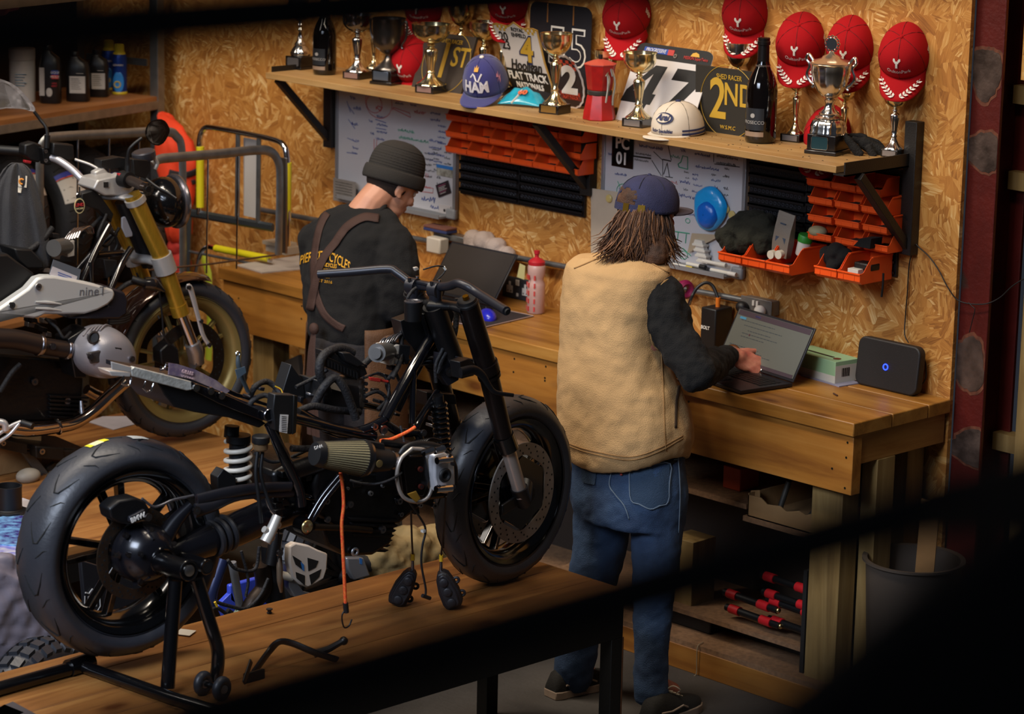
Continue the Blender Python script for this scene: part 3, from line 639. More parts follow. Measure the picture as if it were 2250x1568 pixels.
#  CAPS
REDF=mat('red_cap_cotton','#a80c15',.85,bump=.3,bscale=700,spec=.2);WST=mat('white_stitching','#e2d9cf',.7)
BLUF=mat('royal_blue_cotton','#20206c',.8,bump=.3,bscale=700,sheen=.3);CREM=mat('cream_cotton','#d9cbb8',.8,bump=.2,bscale=500)
def cap_shape(R=.088,H=.105,back=1.06):
 """crown surface S(a, t): a = azimuth (0 = front, -Y), t = 0 rim .. 1 top"""
 def S(a,t,off=0):
  th=t*math.pi/2;full=1+.10*max(0,math.cos(a))*math.sin(2*th)
  r=(R*math.cos(th)**.8)*full+off;z=H*math.sin(th)**(.95)+off*math.sin(th)
  return Vector((r*math.sin(a),-r*math.cos(a)*(1.06 if math.cos(a)>0 else back),z))
 return S
def visor_shape(R,L,curve,span=64,drop=.012):
 def V(u,v,off=0):
  a=math.radians(span)*u;ed=1-abs(u)**3.2
  r0x,r0y=R*math.sin(a),-R*math.cos(a)*1.06
  ln=L*ed*v
  return Vector((r0x*(1+.1*v*ed),r0y-ln,-curve*(u*u)*(.25+.75*v)-drop*v+off+.004))
 return V
def make_cap(name,label,M,fab,R=.088,H=.108,L=.085,curve=.036,flat=False,group=None,vis_fab=None,drop=.012,span=64):
 r=thing(name,label,'cap',M=M,group=group)
 S=cap_shape(R,H,1.06 if group is None else 1.32);V=visor_shape(R,L,curve,span,drop)
 rg=[[S(2*math.pi*i/48,t)for i in range(48)]for t in[0,.1,.2,.32,.44,.56,.68,.8,.9,.97,.998]]
 o=obj('crown',MB().rings(rg,cap=False),fab,r,local=True,angle=0);o.data.polygons.foreach_set('use_smooth',[True]*len(o.data.polygons))
 sd=o.modifiers.new('thick','SOLIDIFY');sd.thickness=.002;sd.offset=-1
 mb=MB();nu,nv=26,7;vs=[V(-1+2*i/nu,j/nv)for j in range(nv+1)for i in range(nu+1)]
 mb.add(vs,[(j*(nu+1)+i,(j+1)*(nu+1)+i,(j+1)*(nu+1)+i+1,j*(nu+1)+i+1)for j in range(nv)for i in range(nu)])
 o=obj('visor',mb,vis_fab or fab,r,local=True,angle=60);sd=o.modifiers.new('thick','SOLIDIFY');sd.thickness=.003;sd.offset=-1
 obj('top_button',MB().ball((0,0,H),.007,sc=(1,1,.6)),fab,r,local=True)
 sm=MB()
 for k in range(6):
  a=k*math.pi/3+math.pi/6*0;sm.tube([S(a,t,.0006)for t in[0,.2,.4,.6,.8,.97]],.0009,5)
 obj('seams',sm,mat('seam_'+fab.name,tuple(c*.6 for c in(0.45,.04,.06))if fab is REDF else('#15154a' if fab is BLUF else '#5b5044'),.8),r,local=True)
 return r,S,V
def leaf(mb,P0,dirv,nrm,L,w):
 side=nrm.cross(dirv).normalized();a=P0;b=P0+dirv*L
 m_=P0+dirv*L*.5;mb.add([a,m_+side*w,b,m_-side*w],[(0,1,2,3)])
RCL={}
def red_cap(px,py,dep,label,yaw=26,pitch=46,roll=0,s=1.0):
 M=T(atd(px,py,dep))@rot('Z',yaw)@rot('X',pitch)@rot('Y',roll)@Matrix.Diagonal((s,s,s,1))@T(0,0,-.05)
 if 'p' in RCL:return dup(RCL['p'],M,label)
 r,S,V=make_cap('baseball_cap',label,M,REDF,group='red winners caps on the long shelf')
 cr=MB();q=.0075
 for gx,gz in((-1.5,3),(-.5,2),(.5,2),(1.5,3),(0,1),(0,0),(1.1,2.6),(-1.2,2.5)):
  a=(gx*q-.006)/.088;t=.36+gz*q/.14
  vs=[S(a+da/.088,t+dt,.0015)for da,dt in((-q/2,-.027),(q/2,-.027),(q/2,.027),(-q/2,.027))];cr.add(vs,[(0,1,2,3)])
 obj('crest',cr,WST,r,local=True,angle=0)
 c=bpy.data.curves.new('t','FONT');c.body='OultonPark';c.size=.017;c.align_x='CENTER';c.resolution_u=2
 t=bpy.data.objects.new('t',c);me=bpy.data.meshes.new_from_object(t);bpy.data.objects.remove(t)
 for v in me.vertices:v.co=S(v.co.x/.088,.20+v.co.y/.14,.0012)
 me.name='wordmark';me.materials.clear();me.materials.append(WST)
 o=bpy.data.objects.new('wordmark',me);COL.objects.link(o);o.parent=r;ROOTM[o.name]=M
 lv=MB()
 for sgn in(-1,1):
  for k in range(6):
   u=sgn*(.10+.105*k);v=.84-.085*k;P0=V(u,v,.004);P1=V(sgn*(.10+.105*(k+1)),v-.085,.004)
   d=(P1-P0).normalized();n_=Vector((0,0,1));sd=n_.cross(d)
   lv.tube([P0,P1],.0006,4)
   for sg in(-1,1):leaf(lv,P0,(d*.75+sd*sg*.65).normalized(),n_,.018,.0044)
 obj('laurel_wreath',lv,WST,r,local=True,angle=0)
 fl_=MB()
 for i in range(5):
  for j in range(6):
   if(i+j)%2:
    for base,sg in((1.45,1),(1.62,-1)):
     a=base+sg*i*.035+j*.012;t0=.10+j*.035
     fl_.add([S(a,t0,.0015),S(a+.033,t0,.0015),S(a+.04,t0+.034,.0015),S(a+.007,t0+.034,.0015)],[(0,1,2,3)])
 obj('flag_motif',fl_,WST,r,local=True,angle=0)
 RCL['p']=r;return r
dT=lambda px,py:depth(shp_(px,py))
red_cap(1985,105,dT(1962,334)-.085,'red cap perched on the trophy at the far right of the shelf')
red_cap(1868,88,dT(1852,318)-.06,'red cap hanging behind the rosette of the big silver trophy')
red_cap(1758,80,dT(1746,302)-.085,'red cap on the gold cup between the right bottle and the big silver trophy',yaw=30,pitch=44)
red_cap(1637,14,dT(1618,262)-.085,'red cap on the trophy above the SECOND place board, cut by the photo top',pitch=50)
red_cap(1372,22,dT(1330,252)-.085,'red cap above the white 47 board',pitch=50)
red_cap(1118,-12,dT(1103,182)-.07,'red cap above the shield sign, mostly hidden by the rail',pitch=50,yaw=32)
red_cap(933,-4,dT(925,182),'red cap above the FIRST place board, crown hidden by the rail',pitch=40)
red_cap(903,122,dT(895,186)-.0,'red cap hanging low between the pewter cup and the first gold cup',pitch=46,yaw=12,roll=6)
red_cap(1822,282,dT(1822,318)+.02,'red cap lying on the shelf behind the base of the big silver trophy',pitch=40,yaw=14,roll=14)
c=on(1052,225,z=SHELF_Z);M=T(atd(1066,172,depth(c)-.02))@rot('Z',24)@rot('X',24)@T(0,0,-.035)
r,S,V=make_cap('flat_brim_cap','royal blue flat-brim cap with white HAM lettering and a small crown',M,BLUF,.085,.125,.07,.012,drop=.0)
def wrap(s,size,S,t0,a0,m_,r,M,off=.0022,R=.088,zs=.14,bold=0,shear=0,name='lettering',sx=1,ex=.0):
 c=bpy.data.curves.new('t','FONT');c.body=s;c.size=size;c.align_x='CENTER';c.resolution_u=2;c.offset=bold;c.shear=shear;c.extrude=ex
 t=bpy.data.objects.new('t',c);me=bpy.data.meshes.new_from_object(t);bpy.data.objects.remove(t)
 for v in me.vertices:v.co=S(a0+v.co.x*sx/R,t0+v.co.y/zs,off+v.co.z)
 me.name=name;me.materials.clear();me.materials.append(m_)
 o=bpy.data.objects.new(name,me);COL.objects.link(o);o.parent=r;ROOTM[o.name]=M;return o
wrap('HAM',.046,S,.14,0,mat('white_embroidery','#ddd7d8',.6),r,M,off=.004,bold=.0018,zs=.15,ex=.001)
ar=MB();ar.tube([S(-.28+.1*k,.44+.09*math.sin(k*1.3))for k in range(7)],.0035,6);obj('arc_motif',ar,mat('white_embroidery','#ddd7d8',.6),r,local=True)
kr=MB();kr.add([S(-.12,.58,.004),S(.12,.58,.004),S(.16,.72,.004),S(.06,.66,.004),S(0,.76,.004),S(-.06,.66,.004),S(-.16,.72,.004)],[(0,1,2,3,4,5,6)]);obj('crown_motif',kr,mat('gold_thread','#d89a2a',.6),r,local=True)
fl_=MB()
for k in range(5):
 a=1.15+.5*math.cos(k*1.257)*.22;t=.34+math.sin(k*1.257)*.1;fl_.add([S(1.15,.34,.003),S(a-.06,t-.03,.003),S(a+.03,t+.05,.003)],[(0,1,2)])
obj('side_flower',fl_,mat('pink_thread','#cf8a9c',.6),r,local=True,angle=0)
obj('white_button',MB().ball((0,0,.126),.009,sc=(1,1,.6)),WST,r,local=True)
c=on(1490,292,z=SHELF_Z);M=T(c+Vector((0,0,.004)))@rot('Z',8)@rot('X',3)
r,S,V=make_cap('painter_cap','cream painters cap with blue oval badge resting on the shelf front',M,CREM,.092,.108,.062,.004,drop=.004)
obj('top_button_cover',MB().ball((0,0,.109),.010,sc=(1,1,.5)),mat('navy','#232b52',.7),r,local=True)
for t0,t1 in((.02,.055),(.09,.125)):
 bd=MB();bd.rings([[S(a,t,.0022)for t in(t0,t1)]+[S(a,t,.001)for t in(t1,t0)]for a in[.78+.1*k for k in range(24)]]);obj('blue_stripe',bd,mat('navy','#232b52',.7),r,local=True,angle=0)
wrap('Racing Specialities',.0150,S,.065,-.05,mat('navy','#232b52',.7),r,M,shear=.35,R=.092,zs=.15,bold=.0006,sx=.80)
ov=MB();ov.add([S(.05+.40*math.cos(q*.2094),.38+.135*math.sin(q*.2094),.003)for q in range(30)],[tuple(range(30))]);obj('badge_rim',ov,mat('navy','#232b52',.7),r,local=True,angle=0)
ov=MB();ov.add([S(.01+.34*math.cos(q*.2094),.38+.105*math.sin(q*.2094),.0038)for q in range(30)],[tuple(range(30))]);obj('badge_face',ov,CREM,r,local=True,angle=0)
wrap('Arai',.03,S,.325,0,mat('navy','#232b52',.7),r,M,off=.0045,shear=.3,R=.092,zs=.15,bold=.0012)
#  BOTTLES AND COFFEE POT
def bottle(px,py,H,label,foil='#1a1616'):
 c=on(px,py,z=SHELF_Z);r=thing('champagne_bottle',label,'bottle',M=T(c)@rot('Z',20));R=H*.15
 gl=mat('dark_green_glass','#0b0706',.06,coat=.6)
 obj('glass',MB().lathe([(R*.8,0),(R*.97,.006),(R,.02),(R,H*.50),(R*.93,H*.57),(R*.72,H*.65),(R*.48,H*.72),(R*.38,H*.78),(R*.36,H*.82)],n=40),gl,r,local=True,angle=60)
 obj('foil',MB().lathe([(R*.39,H*.74),(R*.38,H*.80),(R*.36,H*.93),(R*.42,H*.935),(R*.42,H*.965),(R*.38,H*.97),(R*.38,H),(.001,H)],n=30),mat('foil_'+foil,foil,.35,.4),r,local=True)
 lab=MB()
 def band(z0,z1,a0,a1,m_,nm,rr=1.012):
  mb=MB();n=16;vs=[(R*rr*math.sin(a0+(a1-a0)*i/n),-R*rr*math.cos(a0+(a1-a0)*i/n),z)for z in(z0,z1)for i in range(n+1)]
  mb.add(vs,[(i,i+1,i+n+2,i+n+1)for i in range(n)]);return obj(nm,mb,m_,r,local=True,angle=60)
 band(H*.13,H*.34,-.9,.55,mat('label_charcoal','#26282c',.4),'label');band(H*.07,H*.115,-.9,.55,mat('label_silver','#b49a84',.35,.5),'label_strip')
 band(H*.705,H*.745,-3.14,3.14,mat('foil_silver','#9a9088',.3,.8),'foil_collar',.47)
 c_=bpy.data.curves.new('t','FONT');c_.body='PROSECCO';c_.size=H*.045;c_.align_x='CENTER';t=bpy.data.objects.new('t',c_);me=bpy.data.meshes.new_from_object(t);bpy.data.objects.remove(t)
 for v in me.vertices:
  a=v.co.x/R-.18;v.co=Vector((R*1.02*math.sin(a),-R*1.02*math.cos(a),v.co.y+H*.19))
 me.name='lettering';me.materials.clear();me.materials.append(mat('label_print','#a7a4a0',.5));o=bpy.data.objects.new('lettering',me);COL.objects.link(o);o.parent=r
 obj('emblem',MB().lathe([(H*.022,0),(H*.022,.001)],Matrix(((math.cos(-.18),0,-math.sin(-.18)*-1,R*1.02*math.sin(-.18)),(0,0,-1,-R*1.018),(0,1,0,H*.27),(0,0,0,1))),16),mat('label_print','#a7a4a0',.5),r,local=True)
bottle(1670,312,(312-84)*.00157,'dark prosecco bottle standing between the SECOND board and the red caps')
bottle(713,163,.315,'dark prosecco bottle near the left end of the shelf, neck hidden by rail')
def moka():
 c=on(1316,262,z=SHELF_Z);H=.218;r=thing('coffee_pot','red stovetop coffee pot with a dark waist band','coffee pot',M=T(c)@rot('Z',10))
 rp=mat('red_enamel','#b01a18',.4,var=.3,vscale=30)
 obj('boiler',MB().lathe([(.058,0),(.060,.004),(.057,.03),(.046,.085),(.044,.09)],n=8),rp,r,local=True,angle=20,bevel=.0015)
 obj('waist_band',MB().lathe([(.044,.09),(.045,.092),(.045,.104),(.043,.106)],n=24),mat('dark_gasket','#3c3834',.5,.3),r,local=True)
 obj('upper_jug',MB().lathe([(.043,.106),(.046,.112),(.056,.19),(.058,.195),(.058,.198)],n=8),rp,r,local=True,angle=20,bevel=.0015)
 obj('lid',MB().lathe([(.060,.198),(.06,.201),(.03,.212),(.008,.217),(.001,.217)],n=8),mat('red_lid','#c05040',.45),r,local=True,angle=15)
 obj('knob',MB().lathe([(.006,.216),(.008,.222),(.008,.232),(.001,.234)],n=8),PLAS,r,local=True)
moka()
def pliers():
 b=on(1330,240,z=SHELF_Z+.06);r=thing('locking_pliers','silver locking pliers hung on the red coffee pot','pliers',b)
 dp=depth(on(1316,262,z=SHELF_Z))-.075
 P=lambda x,y:atd(x,y,dp)
 nk=mat('nickel','#b9b0a2',.3,.9)
 obj('upper_handle',MB().tube(smooth([P(1345,162),P(1350,172),P(1351,190),P(1347,212),P(1346,232)],4),[.004]*17,8),nk,r)
 obj('lower_handle',MB().tube(smooth([P(1334,160),P(1337,175),P(1336,195),P(1331,226)],4),[.004,.005,.006,.006,.006,.006,.006,.005,.005,.004,.004,.004,.003],8),nk,r)
 obj('jaw',MB().tube([P(1331,168),P(1335,155),P(1339,146)],[.007,.007,.004],8).tube([P(1347,168),P(1344,156),P(1339,146)],[.006,.006,.003],8),nk,r)
pliers()
#  BOARDS AND NUMBER PLATES LEANING ON THE WALL
def lean(name,label,cat,bl,br,top,ytop,matl,t=.003,poly=None,group=None,lift=0):
 a=on(bl[0],bl[1],z=SHELF_Z+lift);b=on(br[0],br[1],z=SHELF_Z+lift);b.y=a.y+(b.y-a.y)*.5;tp=on(top[0],top[1],y=ytop)
 x=(b-a).normalized();u=(tp-a);u=u-x*u.dot(x);h=u.length;u.normalize();y=u.cross(x);w=(b-a).length
 M=Matrix(((x.x,y.x,u.x,a.x),(x.y,y.y,u.y,a.y),(x.z,y.z,u.z,a.z),(0,0,0,1)))
 r=thing(name,label,cat,M=M,group=group)
 pl=[(p[0]*w,p[1]*h)for p in(poly or[(0,0),(1,0),(1,1),(0,1)])]
 obj('board',MB().prism(pl,t),matl,r,local=True)
 return r,M,w,h
def rrect(r=.1,asp=1,lo=True):
 pts=[]
 for cx_,cy_,a0 in((1-r,1-r*asp,0),(r,1-r*asp,90),(r,r*asp,180),(1-r,r*asp,270)):
  if not lo and a0>=180:pts.append((0,0)if a0==180 else(1,0));continue
  for k in range(7):a=math.radians(a0+15*k);pts.append((cx_+r*math.cos(a),cy_+r*asp*math.sin(a)))
 return pts
def circ(mb,x,z,r,t,y,n=48):return mb.tube([(x+r*math.cos(2*math.pi*i/n),y,z+r*math.sin(2*math.pi*i/n))for i in range(n)],t,4,closed=True)
BOARD=mat('brown_black_mdf','#3a2f26',.75,var=.2,vscale=30);YEL=mat('mustard_paint','#c39a2e',.6)
for nm,(bl,br,tp),s1,s2,lb in(('first',((904,190),(1016,206),(957,70)),'1','ST','brown square board with mustard circle reading FIRST place 1ST'),('second',((1527,284),(1662,304),(1543,144)),'2','ND','dark square board with mustard circle reading 2ND')):
 r,M,w,h=lean('award_board',lb,'award board',bl,br,tp,WALL-.10 if nm=='first' else WALL-.14,BOARD if nm=='first' else mat('dark_mdf','#262119',.75),.012,group='square award boards')
 obj('ring',circ(MB(),w*.55,h*.5,w*.46,.0012,-.001),YEL,r,local=True)
 text(s1,w*.72,M@T(w*(.50 if nm=='first' else.38),-.001,h*.5),YEL,r,bold=.003,sx=.8);text(s2,w*.40,M@T(w*(.80 if nm=='first' else.72),-.001,h*.60),YEL,r,bold=.0015,sx=.8)
 text('SHED RACER',w*.09,M@T(w*.56,-.001,h*.87),YEL,r,sx=.8);text('W.S.M.C',w*.07,M@T(w*.55,-.001,h*.1),YEL,r)
r,M,w,h=lean('race_number_plate','white race plate with black 47 and black header','race plate',(1352,262),(1512,290),(1374,88),WALL-.07,mat('plate_white','#cfc8c4',.5),.003,rrect(.1,.8,False),'race number plates')
obj('header',MB().prism([(x*w,(.82+z*.18)*h)for x,z in[(0,0),(1,0)]+[(p[0],(p[1]-.82)/.18)for p in rrect(.1,.8,False)if p[1]>.85]],.0012,T(0,-.0012,0)),BLKP,r,local=True)
for nm,X0,pl4 in(('digit_four',.02,[(.50,1),(.88,1),(.88,.42),(1,.42),(1,.20),(.88,.20),(.88,0),(.58,0),(.58,.20),(0,.20),(0,.44)]),('digit_seven',.50,[(.02,1),(1,1),(1,.80),(.52,0),(.14,0),(.60,.76),(.02,.76)])):
 obj(nm,MB().prism([((X0+x*.40+(z-.4)*.16)*w,(.12+z*.62)*h)for x,z in pl4],.001,T(0,-.0012,0)),BLKP,r,local=True)
obj('digit_gap',MB().prism([((.02+x*.40+(z-.4)*.16)*w,(.12+z*.62)*h)for x,z in[(.24,.44),(.58,.44),(.58,.82)]],.0006,T(0,-.0020,0)),mat('plate_white','#cfc8c4',.5),r,local=True)
obj('blue_badge',MB().box((w*.10,-.003,h*.885),(w*.42,-.0014,h*.955)),mat('progressive_blue','#2a4a9a',.5),r,local=True,bevel=.001);obj('red_badge',MB().box((w*.42,-.003,h*.885),(w*.50,-.0014,h*.955)),mat('badge_red','#b93a34',.5),r,local=True)
text('PROGRESSIVE',w*.052,M@T(w*.26,-.003,h*.92),WHT,r,shear=.2,sx=.85);text('MISSION SuperTwins',w*.045,M@T(w*.80,-.003,h*.885),mat('badge_red','#b93a34',.5),r,sx=.8)
obj('yellow_badge',MB().prism([(w*.72,h*.91),(w*.84,h*.91),(w*.82,h*.95),(w*.78,h*.965),(w*.74,h*.95)],.0014,T(0,-.003,0)),mat('badge_gold','#d3a13a',.5),r,local=True)
for fx,fz in((.53,.885),(.53,.05)):obj('fixing_washer',MB().torus((w*fx,-.003,h*fz),(0,1,0),.006,.003,16,6),mat('washer','#8a8078',.4,.6),r,local=True)
r,M,w,h=lean('race_number_plate','black race plate with white 55 behind the shield','race plate',(1160,214),(1292,236),(1182,2),WALL-.03,mat('plate_black','#24242a',.4,coat=.3),.003,rrect(.12,.75),'race number plates')
for k,X in enumerate((.46,.80)):
 text('5',w*.62,M@T(w*X,-.001,h*.55),WHT,r,bold=.004,sx=1.0);text('5',w*.60,M@T(w*X,-.0018,h*.55),mat('plate_black','#24242a',.4,coat=.3),r,bold=-.0012,sx=.98)
for X in(.28,.70):obj('slot',MB().box((w*X,-.001,h*.8),(w*(X+.02),.004,h*1.0)),mat('wood_gap','#8a5a2a',.7),r,local=True)
shp=[(.0,.20),(.05,.08),(.22,.0),(.5,-.03),(.78,.0),(.95,.08),(1,.20),(.97,.5),(1.0,.93),(.9,.95),(.66,.93),(.5,1.0),(.34,.93),(.1,.95),(0,.93),(.03,.5)]
r,M,w,h=lean('shield_sign','white flat track shield sign leaning behind the gold cup','sign',(1124,205),(1215,224),(1160,52),WALL-.13,mat('gold_edge','#b98f45',.5),.003,shp)
obj('face',MB().prism([(.5+(x-.5)*.95,.48+(z-.48)*.96)for x,z in shp]and[((.5+(x-.5)*.94)*w,(.48+(z-.48)*.955)*h)for x,z in shp],.001,T(0,-.001,0)),mat('shield_white','#cdc5bd',.6),r,local=True)
lo=[(x,z)for x,z in shp if z<.3];obj('black_banner',MB().prism([(.05*w,.36*h),(.035*w,.2*h),(.08*w,.1*h),(.24*w,.03*h),(.5*w,.0*h),(.76*w,.03*h),(.92*w,.1*h),(.965*w,.2*h),(.95*w,.36*h)],.001,T(0,-.002,0)),BLKP,r,local=True)
text('FLAT TRACK',w*.165,M@T(w*.5,-.003,h*.27),WHT,r,bold=.001,sx=.9);text('NATIONALS',w*.12,M@T(w*.5,-.003,h*.15),WHT,r,bold=.0008,sx=.9);text('Hooligan',w*.22,M@T(w*.52,-.003,h*.42),BLKP,r,shear=.4,bold=.0008,sx=.85)
text('20',w*.19,M@T(w*.2,-.002,h*.78),BLKP,r,bold=.0008);text('23',w*.19,M@T(w*.2,-.002,h*.665),BLKP,r,bold=.0008);text('ROYAL\nENFIELD',w*.085,M@T(w*.55,-.002,h*.86),BLKP,r)
text('4',w*.62,M@T(w*.58,-.002,h*.62),mat('navy','#232b52',.7),r,bold=.005,shear=.3);text('4',w*.55,M@T(w*.6,-.003,h*.63),YEL,r,bold=.003,shear=.3)
ck=MB()
for X0 in(.1,.72):
 for i in range(5):
  for j in range(2):
   if(i+j)%2:ck.box((w*(X0+i*.045),-.002,h*(.86+j*.035)),(w*(X0+.045+i*.045),-.001,h*(.895+j*.035)))
obj('chequer_strip',ck,YEL,r,local=True,angle=0)
n=40;shp=[(.5+.5*math.cos(2*math.pi*i/n)*(1+.03*(i%2)),.5+.5*math.sin(2*math.pi*i/n)*(1+.03*(i%2)))for i in range(n)]
r,M,w,h=lean('number_sign','round-edged sign with a big white 2 between gold cup and coffee pot','sign',(1228,232),(1292,243),(1234,122),WALL-.16,mat('sign_white_edge','#cfc6c0',.6),.003,shp)
obj('face',MB().prism([((.5+(x-.5)*.9)*w,(.5+(z-.5)*.93)*h)for x,z in shp],.001,T(0,-.001,0)),mat('sign_dark','#2a1c1c',.5),r,local=True)
rc=MB()
for i in range(7):
 for j in range(3):
  if(i+j)%2==0:rc.box((w*(.16+i*.1),-.002,h*(.74+j*.06)),(w*(.26+i*.1),-.001,h*(.8+j*.06)))
obj('red_chequers',rc,mat('sign_red','#c2472c',.5),r,local=True,angle=0);obj('red_panel',MB().box((w*.14,-.002,h*.16),(w*.84,-.001,h*.32)),mat('sign_maroon','#6a2420',.5),r,local=True)
text('2',w*.95,M@T(w*.5,-.003,h*.52),WHT,r,bold=.006,shear=.2,sx=1.1);text('AMERICAN',w*.13,M@T(w*.5,-.003,h*.27),mat('sign_red','#c2472c',.5),r);text('FLAT TRACK',w*.09,M@T(w*.5,-.003,h*.2),mat('sign_red','#c2472c',.5),r)
def fairing():
 c=on(1150,232,z=SHELF_Z);r=thing('fairing_scrap','broken turquoise fairing piece lying beside the gold cup','fairing piece',M=T(c)@rot('Z',25))
 tq=mat('turquoise_gloss','#2aa3bc',.2,coat=.5,var=.25,vscale=25)
 rg=[]
 for i in range(15):
  u=-1+2*i/14;prof=[]
  for j in range(9):
   v=j/8;x=u*.085;y=-.045+(1-v)*.05;z=(.062*(1-.75*u*u))*(.08+.92*(1-v)**.8)+.004+(.005*math.sin(11*u)if j==0 else 0)
   prof.append((x,y,z))
  rg.append(prof)
 mb=MB();vs=[p for q in rg for p in q];mb.add(vs,[(i*9+j,(i+1)*9+j,(i+1)*9+j+1,i*9+j+1)for i in range(14)for j in range(8)])
 o=obj('shell',mb,tq,r,local=True,angle=60);s=o.modifiers.new('t','SOLIDIFY');s.thickness=.003
 mb=MB();mb.tube([(-.0,-.012,.058),(-.012,-.032,.036),(-.03,-.048,.012)],.006,6,flat=.3);obj('white_flash',mb,WHT,r,local=True)
 text('60',.034,T(0.005,-.045,.0)@rot('X',-60)@T(0,-.035,.045),mat('coral_print','#d3653f',.5),r,local=True,bold=.002)
fairing()
def gloves():
 r=thing('work_glove','pair of black work gloves piled at the right end of the shelf','gloves',on(1900,338,z=SHELF_Z))
 G=mat('black_glove_fabric','#15120f',.85,bump=.5,bscale=160);dp=depth(on(1895,342,z=SHELF_Z));P=lambda x,y,d=0:atd(x,y,dp+d)
 def pt(nm,pts,rad):obj(nm,MB().tube(smooth(pts,4),[rad[min(len(rad)-1,int(k*len(rad)/(len(pts)*4)))]for k in range((len(pts)-1)*4+1)],10,flat=.7),G,r,sub=1)
 pt('cuff',[P(1853,293),P(1862,305),P(1875,322),P(1893,344)],[.009,.014,.017,.018]);pt('palm',[P(1870,305,.03),P(1895,312,.03),P(1925,330,.03),P(1950,342,.03)],[.012,.024,.026,.02])
 pt('finger',[P(1865,297,.05),P(1888,298,.05),P(1905,303,.04)],[.008,.011,.010]);pt('finger',[P(1900,303,.06),P(1925,312,.05),P(1942,330,.05)],[.009,.012,.012])
 pt('finger',[P(1935,322,.03),P(1948,335,.03),P(1966,345,.02)],[.010,.011,.009]);pt('thumb',[P(1905,318),P(1915,335),P(1922,345)],[.014,.014,.012])
gloves()
#  THINGS ON THE WORKBENCH
BT=BENCH_Z
def plate_on(bl,br,tp,ytop,z):
 a=on(bl[0],bl[1],z=z);b=on(br[0],br[1],z=z);x=(b-a).normalized();tpt=on(tp[0],tp[1],y=ytop)
 u=tpt-a;u=u-x*u.dot(x);h=u.length;u.normalize();y=u.cross(x)
 return Matrix(((x.x,y.x,u.x,a.x),(x.y,y.y,u.y,a.y),(x.z,y.z,u.z,a.z),(0,0,0,1))),(b-a).length,h
LAPD=mat('laptop_dark_grey','#26252a',.35,.3);KEYS=mat('keyboard_black','#0d0d10',.5)
def laptop(bl,br,tp,yt,base_d,label,screen,extra,flip=1):
 z=BT+.017;M,w,h=plate_on(bl,br,tp,yt,z);r=thing('laptop',label,'laptop',M=M,group='open laptops on the workbench')
 lid=obj('screen_lid',MB().box((0,0,0),(w,.006,h)),LAPD,r,local=True,bevel=.002)
 obj('display',MB().box((.008,-.001,.012),(w-.008,.0,h-.008)),screen,lid,local=True)
 extra(lid,w,h)
 x=M.to_3x3()@Vector((1,0,0));a=M.translation;f=Vector((x.y,-x.x,0)).normalized()
 mb=MB();q=[a-x*.0,a+x*w,a+x*w+f*base_d,a+f*base_d];mb.add([(p.x,p.y,BT+.003)for p in q]+[(p.x,p.y,z-.002)for p in q],[(3,2,1,0),(4,5,6,7),(0,1,5,4),(1,2,6,5),(2,3,7,6),(3,0,4,7)])
 bs=obj('base',mb,LAPD,r,bevel=.002)
 kb=MB()
 for i in range(13):
  for j in range(5):
   p=a+x*(.02+i*(w-.04)/13)+f*(.03+j*.019);p2=p+x*((w-.04)/13-.003);kb.add([(s_.x,s_.y,z-.0005)for s_ in(p,p2,p2+f*.016,p+f*.016)],[(3,2,1,0)])
 obj('keys',kb,KEYS,bs,angle=0)
 p=a+x*w*.33+f*.145;q=p+x*w*.32;obj('touchpad',MB().add([(s_.x,s_.y,z-.0008)for s_ in(p,q,q+f*.06,p+f*.06)],[(3,2,1,0)]),KEYS,bs,angle=0)
 return r,a,x,f
SCR=mat('lit_screen_grey','#565751',.35,emit=.22)
def ex_right(lid,w,h):
 B=lambda x0,z0,x1,z1,m_,nm:obj(nm,MB().box((w*x0,-.0018,h*z0),(w*x1,-.001,h*z1)),m_,lid,local=True,angle=0)
 B(.03,.86,.97,.955,mat('screen_bar','#3d3038',.4,emit=.12),'browser_bar');B(.03,.05,.97,.115,mat('screen_bar','#3d3038',.4,emit=.12),'task_bar')
 B(.07,.80,.15,.84,mat('screen_blue','#3c7390',.4,emit=.3),'blue_button');B(.25,.89,.32,.92,mat('screen_violet','#4c4a7c',.4,emit=.2),'tab');B(.24,.24,.33,.275,mat('screen_violet','#4c4a7c',.4,emit=.2),'tag')
 t=MB();rng=random.Random(1)
 for zz in(.78,.70,.62,.56,.50,.32,.265,.235):
  x=.07+rng.random()*.2
  while x<.85*rng.uniform(.5,1):l_=rng.uniform(.01,.04);t.box((w*x,-.0017,h*zz),(w*(x+l_),-.0012,h*(zz+.012)));x+=l_+.01
 obj('screen_text',t,mat('screen_text','#3a4046',.4,emit=.05),lid,local=True,angle=0)
 obj('mark',MB().lathe([(h*.02,0),(h*.02,.0008)],T(w*.27,-.001,h*.56)@rot('X',90),16),mat('screen_maroon','#4a2630',.4,emit=.1),lid,local=True)
lapR,la,lx,lf=laptop((1576,787),(1742,840),(1623,672),BY+.39,.225,'open laptop with a pale lit screen under the right man\'s hand',SCR,ex_right)
p=la+lx*.12+lf*.20;obj('red_sticker',MB().add([(s_.x,s_.y,BT+.0155)for s_ in(p,p+lx*.03,p+lx*.03+lf*.012,p+lf*.012)],[(3,2,1,0)]),mat('sticker_red','#c0392f',.5),lapR,angle=0)
laptop((938,640),(1082,672),(985,528),WALL-.10,.22,'open laptop with a dark reflecting screen before the man in the beanie',mat('dark_screen','#3c3632',.12,coat=.5),lambda l,w,h:None)
def cyl_on(c,prof,n=28):return MB().lathe(prof,T(c),n)
q=[on(976,706,z=BT),on(1060,722,z=BT),on(1172,696,z=BT),on(1084,678,z=BT)]
